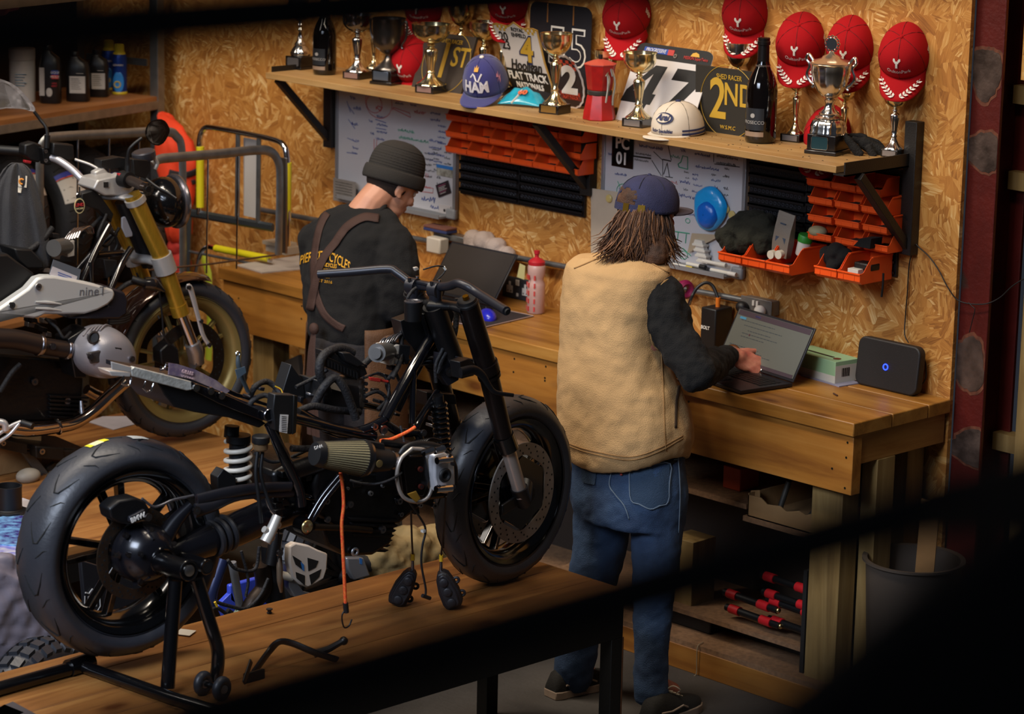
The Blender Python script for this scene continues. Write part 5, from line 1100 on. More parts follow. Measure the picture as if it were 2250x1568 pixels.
def vest_man():
 fl_=on(1262,1520,z=0);frr=on(1478,1572,z=0)
 O=Vector(((fl_.x+frr.x)/2+.02,(fl_.y+frr.y)/2,0));D0=depth((O.x,O.y,1.1))
 r=thing('person','long-haired man in tan vest, navy cap and jeans typing at the right laptop','person',(O.x,O.y,0))
 def C(px,py,dd=0):return atd(px,py,dd+depth((O.x,O.y,1.1))*0+DD(py)+dd*0)
 def DD(py):
  lo,hi=0,2.2
  for _ in range(40):
   z=(lo+hi)/2;lean_=.10*max(0,z-.9)/.6
   if proj((O.x,O.y+lean_,z))[1]>py:lo=z
   else:hi=z
  return depth((O.x,O.y+.10*max(0,lo-.9)/.6,lo))
 def row(py,l,rt,ratio,n=40,**k):
  c=atd((l+rt)/2,py,DD(py));hw=(rt-l)/2*DD(py)/FPX;a=hw/math.sqrt(.69**2+(ratio*.72)**2)
  return ellring(c,a,a*ratio,0,n,**k)
 b=MB();HM=T(atd(1420,468,DD(487)-.0))@rot('Z',-8)@rot('X',-16)
 head_parts(b,HM)
 neck=atd(1402,575,DD(575));chain(b,[HM@Vector((0,-.03,-.06)),HM@Vector((0,-.035,-.10)),neck],[.058,.056,.062])
 sh_l=atd(1300,620,DD(620)+.06);sh_r=atd(1455,650,DD(650)-.10)
 for py,l,rt in((600,1290,1440),(680,1275,1450),(780,1272,1450),(880,1270,1465),(960,1280,1470),(1040,1285,1475)):pass
 b.rings([row(py,l,rt,.6)for py,l,rt in((585,1330,1440),(605,1290,1455),(680,1275,1455),(780,1272,1450),(880,1270,1465),(960,1280,1470),(1040,1285,1475))])
 el=atd(1530,818,DD(800)-.20);wr=atd(1606,815,depth((la+lx*.1+lf*.10))-.02);wr.z=max(wr.z,BT+.070)
 chain(b,[sh_r,el],[.05,.042]);chain(b,[el,wr],[.042,.028])
 ell=atd(1300,790,DD(790)+.22);wrl=Vector((ell.x+.12,BY+.03,BT+.05));chain(b,[sh_l,ell],[.05,.04]);chain(b,[ell,wrl],[.04,.028])
 tip=atd(1674,833,depth(wr)-.0);tip.z=BT+.025;fy=(tip-wr).normalized();fz=Vector((.30,-.62,.72));fx=fy.cross(fz).normalized();fz=fx.cross(fy)
 HMx=Matrix(((fx.x,fy.x,fz.x,wr.x),(fx.y,fy.y,fz.y,wr.y),(fx.z,fy.z,fz.z,wr.z),(0,0,0,1)))
 hand(b,wr-(wr-el).normalized()*.03,HMx,-1,(20,12,8,14),spread=2.0,s=1.05)
 tl_=wrl+Vector((.05,.14,-.015));fy=(tl_-wrl).normalized();fz=Vector((0,0,1));fx=fy.cross(fz).normalized();fz=fx.cross(fy)
 hand(b,wrl-(wrl-ell).normalized()*.03,Matrix(((fx.x,fy.x,fz.x,wrl.x),(fx.y,fy.y,fz.y,wrl.y),(fx.z,fy.z,fz.z,wrl.z),(0,0,0,1))),1,(18,18,18,18),s=.9)
 hipL=atd(1325,1075,DD(1075)+.05);hipR=atd(1428,1085,DD(1085)-.07)
 kL=atd(1318,1275,DD(1275)+.03);kR=atd(1437,1290,DD(1290)-.08);aL=fl_+Vector((-.02,-.02,.09));aR=frr+Vector((-.05,-.08,.09))
 aR=atd(1432,1500,depth(frr)+.0)
 chain(b,[hipL,kL,aL],[.062,.036,.030]);chain(b,[hipR,kR,aR],[.062,.036,.030]);chain(b,[aL,fl_+Vector((0,.08,.04))],[.036,.03]);chain(b,[aR,aR+Vector((0,.1,-.05))],[.036,.03])
 bo=obj('body',b,SKINR,r,angle=180);remesh(bo,.0052,3)
 obj('eye',MB().ball(HM@Vector((.030,.078,.014)),.0125),mat('eye_white','#cfc8be',.3),r,angle=180);obj('eye',MB().ball(HM@Vector((-.030,.078,.014)),.0125),mat('eye_white','#cfc8be',.3),r,angle=180)
 bd=MB()
 for c_,s_ in(((0,.040,-.083),(.052,.050,.034)),((.045,.02,-.060),(.022,.032,.042)),((-.045,.02,-.060),(.022,.032,.042)),((0,.088,-.040),(.028,.010,.006)),((0,.066,-.105),(.028,.024,.022))):bd.ball((0,0,0),1,M=HM@T(c_)@Matrix.Diagonal((*s_,1)),n=16)
 HAIR=mat('brown_hair','#5a3820',.75,var=.5,vscale=14,bump=.4,bscale=300,col2='#2c1a10');HAIRL=mat('light_brown_hair','#8a5c38',.42,var=.4,vscale=20,bump=.3,bscale=300)
 o=obj('beard',bd,HAIR,r,angle=180);remesh(o,.005,3);disp(o,.008,.01)
 CM=HM@rot('X',12)@T(0,0,.010)
 navy=mat('navy_corduroy','#2e3052',.9,bump=.5,bscale=420,var=.25,vscale=16)
 S=cap_shape(.098,.112);rg=[]
 tt=[0,.1,.2,.3,.42,.54,.66,.78,.88,.96,.998]
 def S2(a,t,off=0):p=S(a+math.pi,t,off);return Vector((-p.x*1.0*-1,p.y*-1*-1,p.z))
 F_=lambda a,t,off=0:Vector((S(a,t,off).x,-S(a,t,off).y,S(a,t,off).z))
 cm=MB();N_=60;arch=lambda a,t:abs(a-math.pi)<.52 and t<.44*math.sqrt(max(0,1-((a-math.pi)/.52)**2))and t>.0
 vs=[F_(2*math.pi*i/N_,(j/20)*.998)for j in range(21)for i in range(N_)];fs=[]
 for j in range(20):
  for i in range(N_):
   a=2*math.pi*(i+.5)/N_;t=(j+.5)/20
   if arch(a,t):continue
   k=(i+1)%N_;fs.append((j*N_+k,j*N_+i,(j+1)*N_+i,(j+1)*N_+k))
 cm.add([CM@v for v in vs],fs);cap=obj('cap_crown',cm,navy,r,angle=180);s_=cap.modifiers.new('t','SOLIDIFY');s_.thickness=.003;s_.offset=1
 V=visor_shape(.098,.072,.012,62,.0);mb=MB();nu,nv=24,6;vs=[V(-1+2*i/nu,j/nv)for j in range(nv+1)for i in range(nu+1)];vs=[CM@Vector((v.x,-v.y,v.z))for v in vs]
 mb.add(vs,[(j*(nu+1)+i+1,(j+1)*(nu+1)+i+1,(j+1)*(nu+1)+i,j*(nu+1)+i)for j in range(nv)for i in range(nu)]);o=obj('cap_visor',mb,mat('worn_navy','#4a4450',.9,bump=.4,bscale=420),r,angle=60);s_=o.modifiers.new('t','SOLIDIFY');s_.thickness=.004
 obj('cap_button',MB().ball(CM@Vector((0,0,.113)),.008),navy,r,angle=180)
 sb=MB();sb.rings([[CM@F_(a,t,o_)for t,o_ in((.01,.004),(.13,.004),(.13,.001),(.01,.001))]for a in[math.pi-.95+.1*k for k in range(20)]]);st_=obj('cap_strap',sb,navy,r,angle=0)
 for a in(math.pi-.22,math.pi-.75):obj('brass_buckle',MB().add([CM@F_(a+da,t,.0062)for da,t in((-.11,.0),(.11,.0),(.11,.14),(-.11,.14))],[(0,1,2,3)]).add([CM@F_(a+da,t,.0042)for da,t in((-.11,.0),(.11,.0),(.11,.14),(-.11,.14))],[(3,2,1,0)]),mat('brass_buckle','#b08a34',.3,.9),st_,angle=0)
 sm=MB()
 for k in range(6):sm.tube([CM@F_(k*math.pi/3+.5,t,.0036)for t in[.46 if k==2 else.02,.5,.6,.75,.97]],.0011,5)
 obj('cap_seams',sm,mat('navy_seam','#20222f',.9),r)
 rng=random.Random(11);hb=MB()
 inv=lambda x,y,d:atd(x,y,DD(y)+d)
 hb.rings([ellring(inv((l+q)/2,py,dd),(q-l)/2*.00150/.95,.055,0,28)for py,l,q,dd in((425,1385,1450,.0),(440,1385,1455,-.01),(470,1375,1468,-.01),(500,1362,1472,-.02),(530,1350,1475,-.02),(555,1345,1478,-.03),(572,1360,1470,-.03))])
 hb.ball((0,0,0),1,M=HM@T(0,-.024,.030)@Matrix.Diagonal((.084,.088,.080,1)),n=22);o=obj('hair',hb,HAIR,r,angle=180);remesh(o,.006,3);disp(o,.012,.02)
 for mi,(m_,cnt)in enumerate(((HAIR,420),(HAIRL,200))):
  st=MB()
  for k in range(cnt):
   u=rng.random();a0=.35+u*3.6
   x0=1372+u*92;y0=442+rng.random()*16+(8 if u>.8 else 0)
   x1=1312+u*178+rng.gauss(0,7);y1=570+rng.uniform(-22,20)-30*max(0,.3-u)
   dr=-.088+.045*(2*u-1)**2+rng.uniform(-.008,.008)
   cv=rng.uniform(-8,8);cur=rng.choice((-1,1))*rng.uniform(4,16);ph=rng.uniform(0,6.3);am=rng.uniform(2,6);y1+=rng.uniform(-14,10)
   pts=[]
   for i in range(12):
    t=i/11;x=x0+(x1-x0)*(t**1.15)+cv*math.sin(t*math.pi*1.5)+am*t*math.sin(t*7+ph)+cur*max(0,t-.72)**1.5*7;y=y0+(y1-y0)*t-abs(cur)*max(0,t-.82)*3.4
    pts.append(atd(x,y,DD(min(y,575))+dr*(1-.1*t)-.018*math.sin(t*3)-.03*max(0,t-.6)))
   st.tube(pts,[.0024,.0025,.0025,.0025,.0025,.0024,.0023,.0022,.0020,.0017,.0013,.0006],5)
  obj('hair_strands',st,m_,r,angle=180)['kind']='stuff'
 KN=mat('black_knit','#080707',.95,bump=.35,bscale=260)
 sw=MB();shR=atd(1447,655,DD(650)-.09);shL=atd(1290,640,DD(640)+.10)
 chain(sw,[shR,atd(1480,735,DD(735)-.14),el],[.086,.072,.066]);chain(sw,[el,(el*.45+wr*.55),wr-(wr-el).normalized()*.095],[.064,.054,.040])
 chain(sw,[shL,ell],[.07,.062]);chain(sw,[ell,wrl-(wrl-ell).normalized()*.02],[.06,.042])
 sw.rings([row(py,l,rt,.66)for py,l,rt in((590,1340,1425),(640,1268,1452),(760,1268,1440),(880,1262,1470),(975,1262,1488),(992,1265,1490))])
 o=obj('sweater',sw,KN,r,angle=180);remesh(o,.007,5);disp(o,.022,.055)
 TAN=mat('tan_canvas','#bf9866',.85,var=.14,vscale=5,bump=.35,bscale=300)
 def hem(t):return.028*math.cos(2*t)-.0
 vb=MB();rows=[(556,1352,1415,.55),(563,1315,1445,.5),(574,1272,1462,.52),(592,1250,1466,.56),(620,1243,1462,.62),(680,1240,1452,.66),(740,1239,1446,.7),(790,1238,1460,.74),(840,1236,1488,.76),(890,1234,1505,.76),(930,1234,1511,.76),(960,1236,1512,.75),(985,1240,1506,.74)]
 rg=[row(py,l,rt,ra,n=48,e=2.5,sag=(hem if i>=10 else None))for i,(py,l,rt,ra)in enumerate(rows)]
 rg.append(row(998,1246,1500,.72,n=48,e=2.5,sag=hem))
 rg.append(row(996,1256,1490,.7,n=48,e=2.5,sag=hem));rg.append(row(960,1256,1490,.7,n=48,e=2.5))
 vb.rings(rg,cap=True);v=obj('vest',vb,TAN,r,angle=180);remesh(v,.007,3);disp(v,.024,.13);disp(v,.005,.05)
 B=bvh_of(v);SEAM=mat('vest_seam','#9c7648',.9);PIPE=mat('vest_piping','#b88e58',.9)
 strap(B,'armhole_piping',[(1478,612),(1460,618),(1443,640),(1433,680),(1429,720),(1432,750),(1442,765),(1455,768)],5,PIPE,r,off=.004)
 for nm,pts in(('shoulder_seam',[(1262,590),(1330,565),(1400,566),(1470,600)]),('side_seam',[(1452,770),(1457,860),(1460,950),(1462,990)]),('hem_stitch',[(1240,975),(1290,993),(1360,1008),(1400,1008),(1450,990),(1500,962)]),('hem_stitch',[(1240,970),(1290,987),(1360,1001),(1400,1001),(1450,983),(1500,956)])):strap(B,nm,pts,1.6,SEAM,r,off=.002)
 strap(B,'pocket_edge',[(1494,835),(1489,860),(1485,885),(1484,940)],5,mat('pocket_dark','#3c2a18',.9),r,off=.0025)
 for k,pts in enumerate(([(1310,745),(1345,790),(1380,830),(1405,850)],[(1370,710),(1395,745),(1425,770)],[(1240,680),(1262,677),(1290,690)],[(1240,920),(1300,948),(1360,958)])):
  pass
 DEN=mat('blue_denim','#3c5474',.9,var=.35,vscale=7,bump=.4,bscale=340,col2='#2a3c58')
 j=MB();j.rings([row(py,l,rt,.70,e=2.4)for py,l,rt in((975,1268,1492),(1000,1262,1497),(1040,1258,1500),(1080,1258,1502),(1115,1262,1500),(1140,1270,1496))])
 def leg(rows,d0,d1):
  rg=[]
  for i,(py,l,q)in enumerate(rows):
   t=i/(len(rows)-1);d_=d0+(d1-d0)*t;c=atd((l+q)/2,py,d_);hw=(q-l)/2*d_/FPX;rg.append(ellring(c,hw,hw*1.0,0,30,e=2.1))
  return rg
 j.rings(leg([(1085,1262,1385),(1140,1260,1385),(1200,1260,1378),(1250,1252,1366),(1300,1244,1350),(1350,1236,1335),(1400,1226,1318),(1450,1218,1308),(1490,1217,1300),(1512,1219,1292)],depth(hipL),depth(fl_+Vector((0,0,.09)))+.02))
 j.rings(leg([(1090,1378,1502),(1140,1382,1502),(1200,1386,1500),(1260,1390,1490),(1320,1392,1482),(1380,1394,1474),(1430,1393,1468),(1480,1392,1468),(1515,1392,1472),(1540,1392,1466)],depth(hipR),depth(frr+Vector((-.03,-.05,.08)))))
 o=obj('jeans',j,DEN,r,angle=180);remesh(o,.008,4);disp(o,.016,.09);disp(o,.004,.025)
 B=bvh_of(o);LT=mat('denim_stitch','#6c7c8c',.9);DK=mat('denim_pocket','#34485f',.9,bump=.4,bscale=340)
 pk=MB();
 def patch(nm,poly,m_,off=.004):
  cx_=sum(p[0]for p in poly)/len(poly);cy_=sum(p[1]for p in poly)/len(poly);n=len(poly);vs=[];K=5
  for k in range(K+1):vs+=[hit(B,cx_+(x-cx_)*k/K,cy_+(y-cy_)*k/K,off,Vector((0,0,0)))for x,y in poly]
  mb=MB().add(vs,[(k*n+i,k*n+(i+1)%n,(k+1)*n+(i+1)%n,(k+1)*n+i)for k in range(K)for i in range(n)])
  return obj(nm,mb,m_,r,angle=180)
 P1=[(1385,1024),(1428,1022),(1470,1018),(1469,1060),(1466,1102),(1448,1110),(1428,1117),(1405,1106),(1388,1098),(1384,1060)]
 patch('back_pocket',P1,DK);patch('back_pocket',[(1281,1020),(1312,1028),(1311,1048),(1308,1064),(1294,1062),(1281,1058),(1279,1040)],DK)
 strap(B,'pocket_stitching',P1+[P1[0]],2,LT,r,off=.0055,k=3);strap(B,'centre_seam',[(1352,1005),(1340,1060),(1352,1085),(1372,1110),(1383,1140)],2,LT,r);strap(B,'yoke_seam',[(1265,1005),(1310,1015),(1350,1012),(1420,1018),(1490,1008)],2,LT,r)
 strap(B,'red_tab',[(1366,1034),(1367,1044)],5,mat('tab_red','#9c3a34',.8),r,off=.006)
 strap(B,'side_stitch',[(1488,1000),(1492,1050),(1493,1100),(1490,1170)],1.8,LT,r)
 def shoe(c,yaw,nm='shoe'):
  M=T(c)@rot('Z',yaw);up=mat('black_canvas','#17140f',.85,bump=.2,bscale=200);wh=mat('worn_rubber','#9c8672',.7,var=.2,vscale=20)
  pr=[(-.105,.030,.034),(-.085,.038,.07),(-.04,.040,.085),(0,.042,.075),(.05,.047,.055),(.10,.047,.042),(.135,.042,.034),(.158,.028,.026),(.165,.012,.02)]
  rg=[[(w_*math.copysign(abs(math.cos(t))**.8,math.cos(t)),y,.022+h_*max(0,math.sin(t))**.8 if math.sin(t)>0 else.012)for t in[2*math.pi*i/20 for i in range(20)]]for y,w_,h_ in pr]
  mb=MB().rings(rg);s_=obj(nm,mb,up,r,angle=60);s_.data.transform(Matrix.Identity(4));
  s_.data.transform(ROOTM[r.name]);s_.data.transform(M);s_.data.transform(ROOTM[r.name].inverted())
  sl=[(x*1.08,y*1.02)for y,x in((-.105,.030),(-.085,.038),(-.04,.038),(0,.038),(.05,.045),(.10,.047),(.135,.042),(.158,.028),(.168,.0))]
  out=sl+[(-x,y)for x,y in reversed(sl[:-1])];n=len(out)
  mb=MB().add([M@Vector((x,y,0))for x,y in out]+[M@Vector((x,y,.028))for x,y in out],[tuple(range(n)),tuple(range(2*n-1,n-1,-1))]+[(i,i+n,(i+1)%n+n,(i+1)%n)for i in range(n)])
  obj('sole',mb,wh,s_,bevel=.003)
  sp=MB()
  for s in(-1,1):sp.tube([M@Vector((s*.042,-.07,.05)),M@Vector((s*.045,-.02,.045)),M@Vector((s*.05,.03,.055)),M@Vector((s*.046,.06,.04))],.0035,6)
  obj('side_stripe',sp,wh,s_)
  lc=MB()
  for k in range(5):lc.tube([M@Vector((-.02,.0+k*.018,.102-k*.010)),M@Vector((.02,.01+k*.018,.100-k*.010))],.0028,6)
  for s in(-1,1):lc.tube(smooth([M@Vector((0,.0,.105)),M@Vector((s*.02,.01,.12)),M@Vector((s*.035,.03,.105)),M@Vector((s*.02,.035,.09))],4),.0022,6)
  obj('laces',lc,mat('lace','#b8a68c',.8),s_)
 shoe(fl_+Vector((0,.0,0)),-6);shoe(on(1462,1580,z=0),4)
 rp=HMx@Vector((-.010*-1*.86*.9*-1,.098*.86,.002));rg_=MB().torus(HMx@Vector((-.0*.86,.100*.86,.0035)),fy,.0098,.0022,24,6);obj('finger_ring',MB().torus(HMx@Vector((.0105,.112,.0025)),HMx.to_3x3()@Vector((.05,1,-.3)),.0115,.0022,24,6),SILV,r)
 obj('bracelet',MB().torus(wr+(wr-el).normalized()*.012,(wr-el),.030,.003,28,6),mat('brass','#b8a070',.25,1),r)
 return r
vest_man()
def beanie_man():
 base=on(775,640,y=6.60);O=Vector((base.x,6.60,0))
 r=thing('person','man in dark beanie, black sweatshirt and brown apron bent over the left laptop','person',(O.x,O.y,0))
 def DD(py):
  lo,hi=0,2.2
  for _ in range(40):
   z=(lo+hi)/2;ln=.16*max(0,z-.9)/.6
   if proj((O.x,O.y+ln,z))[1]>py:lo=z
   else:hi=z
  return depth((O.x,O.y+.16*max(0,lo-.9)/.6,lo))
 def row(py,l,rt,ratio,n=40,**k):
  c=atd((l+rt)/2,py,DD(py));hw=(rt-l)/2*DD(py)/FPX;a=hw/math.sqrt(.69**2+(ratio*.72)**2)
  return ellring(c,a,a*ratio,0,n,**k)
 HM=T(atd(860,410,DD(430)+.03))@rot('Z',-10)@rot('X',-32);b=MB();head_parts(b,HM)
 nb=atd(800,470,DD(470));chain(b,[HM@Vector((0,-.03,-.04)),HM@Vector((0,-.045,-.085)),nb],[.060,.058,.066])
 b.rings([row(py,l,q,.6)for py,l,q in((462,770,850),(490,720,855),(560,700,850),(640,695,845),(720,700,840),(800,700,850))])
 sR=atd(862,540,DD(540)-.09);eR=atd(868,668,DD(668)-.10);wR=on(893,668,z=BT+.07);sL=atd(705,530,DD(530)+.10);eL=atd(705,660,DD(660)+.16);wL=Vector((eL.x+.15,BY+.05,BT+.06))
 for s,e,w in((sR,eR,wR),(sL,eL,wL)):chain(b,[s,e],[.05,.042]);chain(b,[e,w],[.042,.028])
 for w,e,sd in((wR,eR,-1),(wL,eL,1)):
  fy=(Vector((w.x,w.y+.16,BT+.03))-w).normalized();fz=Vector((0,0,1));fx=fy.cross(fz).normalized();fz=fx.cross(fy)
  hand(b,w-(w-e).normalized()*.03,Matrix(((fx.x,fy.x,fz.x,w.x),(fx.y,fy.y,fz.y,w.y),(fx.z,fy.z,fz.z,w.z),(0,0,0,1))),sd,(20,20,20,20),s=.9)
 hz=Vector((O.x,O.y,.95));
 for s in(-1,1):chain(b,[hz+Vector((s*.09,0,-.02)),hz+Vector((s*.10,.02,-.48)),hz+Vector((s*.11,-.02,-.86))],[.08,.05,.036]);chain(b,[hz+Vector((s*.11,-.02,-.86)),hz+Vector((s*.12,.13,-.91))],[.036,.03])
 bo=obj('body',b,SKIN,r,angle=180);remesh(bo,.0052,3)
 for s in(-1,1):obj('eye',MB().ball(HM@Vector((s*.030,.078,.014)),.0125),mat('eye_white','#cfc8be',.3),r,angle=180)
 hr=MB();hr.ball((0,0,0),1,M=HM@T(0,-.020,.002)@Matrix.Diagonal((.0775,.0855,.060,1)),n=24);o=obj('hair',hr,mat('dark_cropped_hair','#2a1c14',.7,bump=.6,bscale=500),r,angle=180)
 KN=mat('charcoal_rib_knit','#2b2723',.95,bump=.3,bscale=300);BM=HM@T(0,-.010,.040)@rot('X',14)
 N_=96;bn=MB();prof=[(.100,-.015),(.101,.02),(.100,.045),(.094,.075),(.080,.100),(.058,.118),(.032,.128),(.004,.131)]
 P_=smooth([Vector((x,0,z))for x,z in prof],4);rg=[]
 for q in P_:
  rg.append([BM@Vector((q.x*.90*math.cos(2*math.pi*i/N_)*(1+.012*(i%2)),q.x*1.08*math.sin(2*math.pi*i/N_)*(1+.012*(i%2)),q.z))for i in range(N_)])
 bn.rings(rg);obj('beanie',bn,KN,r,angle=180)
 cf=MB();rg=[]
 for R_,z in((.101,-.028),(.108,-.030),(.112,-.022),(.113,-.004),(.111,.014),(.107,.022),(.101,.020)):
  rg.append([BM@Vector((R_*.90*math.cos(2*math.pi*i/N_)*(1+.016*(i%2)),R_*1.08*math.sin(2*math.pi*i/N_)*(1+.016*(i%2)),z))for i in range(N_)])
 cf.rings(rg,cap=False);obj('beanie_cuff',cf,KN,r,angle=180)
 wf=MB()
 for k in range(9):
  z_=.030+k*.010;R_=np.interp(z_,[p[1]for p in prof],[p[0]for p in prof])*1.012
  wf.tube([BM@Vector((R_*.90*math.cos(a),R_*1.08*math.sin(a),z_))for a in[2*math.pi*i/48 for i in range(48)]],.0016,4,closed=True)
 obj('knit_ridges',wf,KN,r,angle=180)
 SW=mat('black_sweatshirt','#0d0b0a',.95,bump=.3,bscale=260,var=.15,vscale=5)
 s=MB();s.rings([row(py,l,q,ra)for py,l,q,ra in((452,768,842,.8),(462,738,868,.65),(480,706,880,.6),(510,684,880,.62),(560,670,872,.68),(620,666,868,.74),(680,672,862,.78),(720,680,856,.76),(742,684,850,.74))])
 chain(s,[sR,atd(872,600,DD(600)-.14),eR],[.088,.080,.070]);chain(s,[eR,wR-(wR-eR).normalized()*.02],[.068,.045]);chain(s,[sL,eL],[.085,.07]);chain(s,[eL,wL-(wL-eL).normalized()*.02],[.068,.045])
 o=obj('sweatshirt',s,SW,r,angle=180);remesh(o,.007,5);disp(o,.030,.10)
 cl=MB().tube([nb+Vector((.083*math.cos(a),.070*math.sin(a)+.0,.030*math.sin(a)+.018))for a in[2*math.pi*i/36 for i in range(36)]],.010,10,closed=True);obj('collar_rib',cl,SW,r,angle=180)
 B=bvh_of(o);AP=mat('brown_strap','#3c251c',.8,bump=.3,bscale=300);YL=mat('yellow_print','#d59a1e',.7)
 decal_text(B,'PIER CITY CYCLES',717,564,29,YL,r,rotd=8,sx=.47,arc=.0055,bold=.3)
 decal_text(B,'CUSTOM',705,579,9,YL,r,rotd=8,sx=.8);decal_text(B,'MOTORCYCLES\nBIKE WORKS\nGRIMSBY',714,594,12,YL,r,rotd=8,sx=.6,bold=.2);decal_text(B,'EST 2016',714,618,9,YL,r,rotd=8)
 strap(B,'apron_strap',[(728,457),(708,490),(697,530),(691,580),(693,630),(700,660),(714,690),(738,712),(757,722)],15,AP,r,off=.004)
 strap(B,'apron_strap',[(832,482),(800,480),(765,500),(738,535),(715,565),(700,600),(692,640),(684,680)],17,AP,r,off=.007)
 tr=MB();DK=mat('dark_trousers','#1b1719',.9,bump=.3,bscale=200)
 tr.rings([ellring((O.x,O.y,z),a,b_,0,34)for z,a,b_ in((1.0,.165,.125),(.93,.18,.135),(.84,.185,.14),(.76,.185,.135))])
 for sg in(-1,1):tr.rings([ellring((O.x+sg*dx,O.y+dy,z),a,a,0,26)for z,a,dx,dy in((.80,.095,.09,0),(.6,.085,.10,.01),(.45,.075,.10,.02),(.25,.07,.11,0),(.08,.068,.11,-.02))])
 t=obj('trousers',tr,DK,r,angle=180);remesh(t,.009,4);disp(t,.02,.07)
 APR=mat('tan_waxed_apron','#5c3a1c',.7,var=.25,vscale=7,bump=.25,bscale=160)
 ap=MB();rows=[]
 for z,a,b_ in((1.06,.190,.150),(1.03,.195,.158),(.95,.205,.165),(.8,.215,.17),(.6,.225,.18),(.48,.23,.18)):
  rows.append([(O.x+a*math.cos(t_),O.y+.01+b_*math.sin(t_),z)for t_ in[-.62+.12*i for i in range(37)]])
 vs=[p for q in rows for p in q];n=37;ap.add(vs,[(j*n+i,j*n+i+1,(j+1)*n+i+1,(j+1)*n+i)for j in range(5)for i in range(n-1)]);o=obj('apron',ap,APR,r,angle=180);s_=o.modifiers.new('t','SOLIDIFY');s_.thickness=.004;disp(o,.02,.12)
 Bx=bvh_of(t);
 tie=MB();k0=atd(690,722,DD(722)-.165)
 for dx in(-.02,.0,.018):tie.tube(smooth([k0,k0+Vector((dx*.5,-.012,-.10)),k0+Vector((dx,-.01,-.24)),k0+Vector((dx*1.3,-.0,-.40))],4),.012,8,flat=.25)
 tie.ball(k0,.022,sc=(1,.7,1));obj('apron_ties',tie,AP,r)
 obj('apron_eyelet',MB().torus(atd(768,735,DD(735)-.155),(.69,-.72,0),.009,.003,20,8),BLKM,r)
 for sg in(-1,1):
  M=T((O.x+sg*.11,O.y-.0,0));mb=MB().rings([[(O.x+sg*.11+w_*math.cos(t_),O.y+y,max(0.002,.05+h_*math.sin(t_)))for t_ in[2*math.pi*i/16 for i in range(16)]]for y,w_,h_ in((-.12,.03,.05),(-.05,.045,.06),(.05,.05,.05),(.13,.045,.04),(.16,.02,.03))]);obj('boot',mb,BLKM,r,angle=60)
 return r
beanie_man()
#  THE NEAR LIFT TABLE
TZ=.57;TX0,TX1,TY1=-6.405,-5.765,6.145
tb=thing('lift_table','near lift table of worn planks on a black steel frame under the stripped motorcycle','table',(TX0,3.2,0))
for k in range(4):
 w_=(TX1-TX0)/4;obj('top_plank',MB().box((TX0+w_*k+.001,3.1,TZ-.028),(TX0+w_*(k+1)-.001,TY1,TZ)),wood('lift_plank_%d'%k,('#6f4522','#a06a34','#bd8a4a'),'Y',scale=.8,rough=.38,seed=21+k*2),tb,bevel=.002)
STL=mat('dark_table_steel','#16130f',.4,.4,bump=.1,bscale=60)
for x in(TX0+.02,TX1-.05):obj('side_rail',MB().box((x,3.1,TZ-.15),(x+.04,TY1-.02,TZ-.030)),STL,tb,bevel=.002)
obj('end_rail',MB().box((TX0+.06,TY1-.06,TZ-.15),(TX1-.05,TY1-.02,TZ-.030)),STL,tb,bevel=.002)
for x in(TX0+.02,TX1-.06):
 for y in(TY1-.07,3.2):obj('leg',MB().box((x,y,0),(x+.05,y+.05,TZ-.15)),STL,tb,bevel=.002)
rust_strip=mat('rusty_edge','#5a3418',.6,.4,var=.4,vscale=30)
obj('corner_angle',MB().box((TX1-.012,TY1-.022,0),(TX1-.008,TY1-.018,TZ-.15)),rust_strip,tb)
#  THE STRIPPED MOTORCYCLE ON IT
HD=math.radians(4);HV=Vector((math.sin(HD),math.cos(HD),0));LV=Vector((math.cos(HD),-math.sin(HD),0))
RW=on(295,1213,z=TZ+.355)-LV*.07;FW=on(1128,1080,z=TZ+.30)-LV*.045
def Pn(px,py,v,o=None,n=None):
 o=RW if o is None else o;n=LV if n is None else n
 return onp(px,py,o+n*v,n)
B_=lambda px,py,v=0:Pn(px,py,v)
bk=thing('motorcycle','stripped black motorcycle frame and engine on the near lift table','motorcycle',(RW.x,RW.y,TZ))
def tube_(nm,pts,r,m_,par,v=None,k=5,n=12,P=None,sm=True,flat=1.0,label=None):
 P=P or B_;pp=[P(*p)if len(p)==3 else P(p[0],p[1],v)for p in pts]
 if sm and len(pp)>2:
  N=len(pp);pp2=smooth(pp,k)
  rr=[np.interp(i/k,range(N),r)for i in range(len(pp2))]if isinstance(r,(list,tuple))else r
  pp=pp2
  if isinstance(rr,list):rr=[float(x)for x in rr]
 else:rr=r
 return obj(nm,MB().tube(pp,rr,n,flat=flat),m_,par,angle=60,label=label)
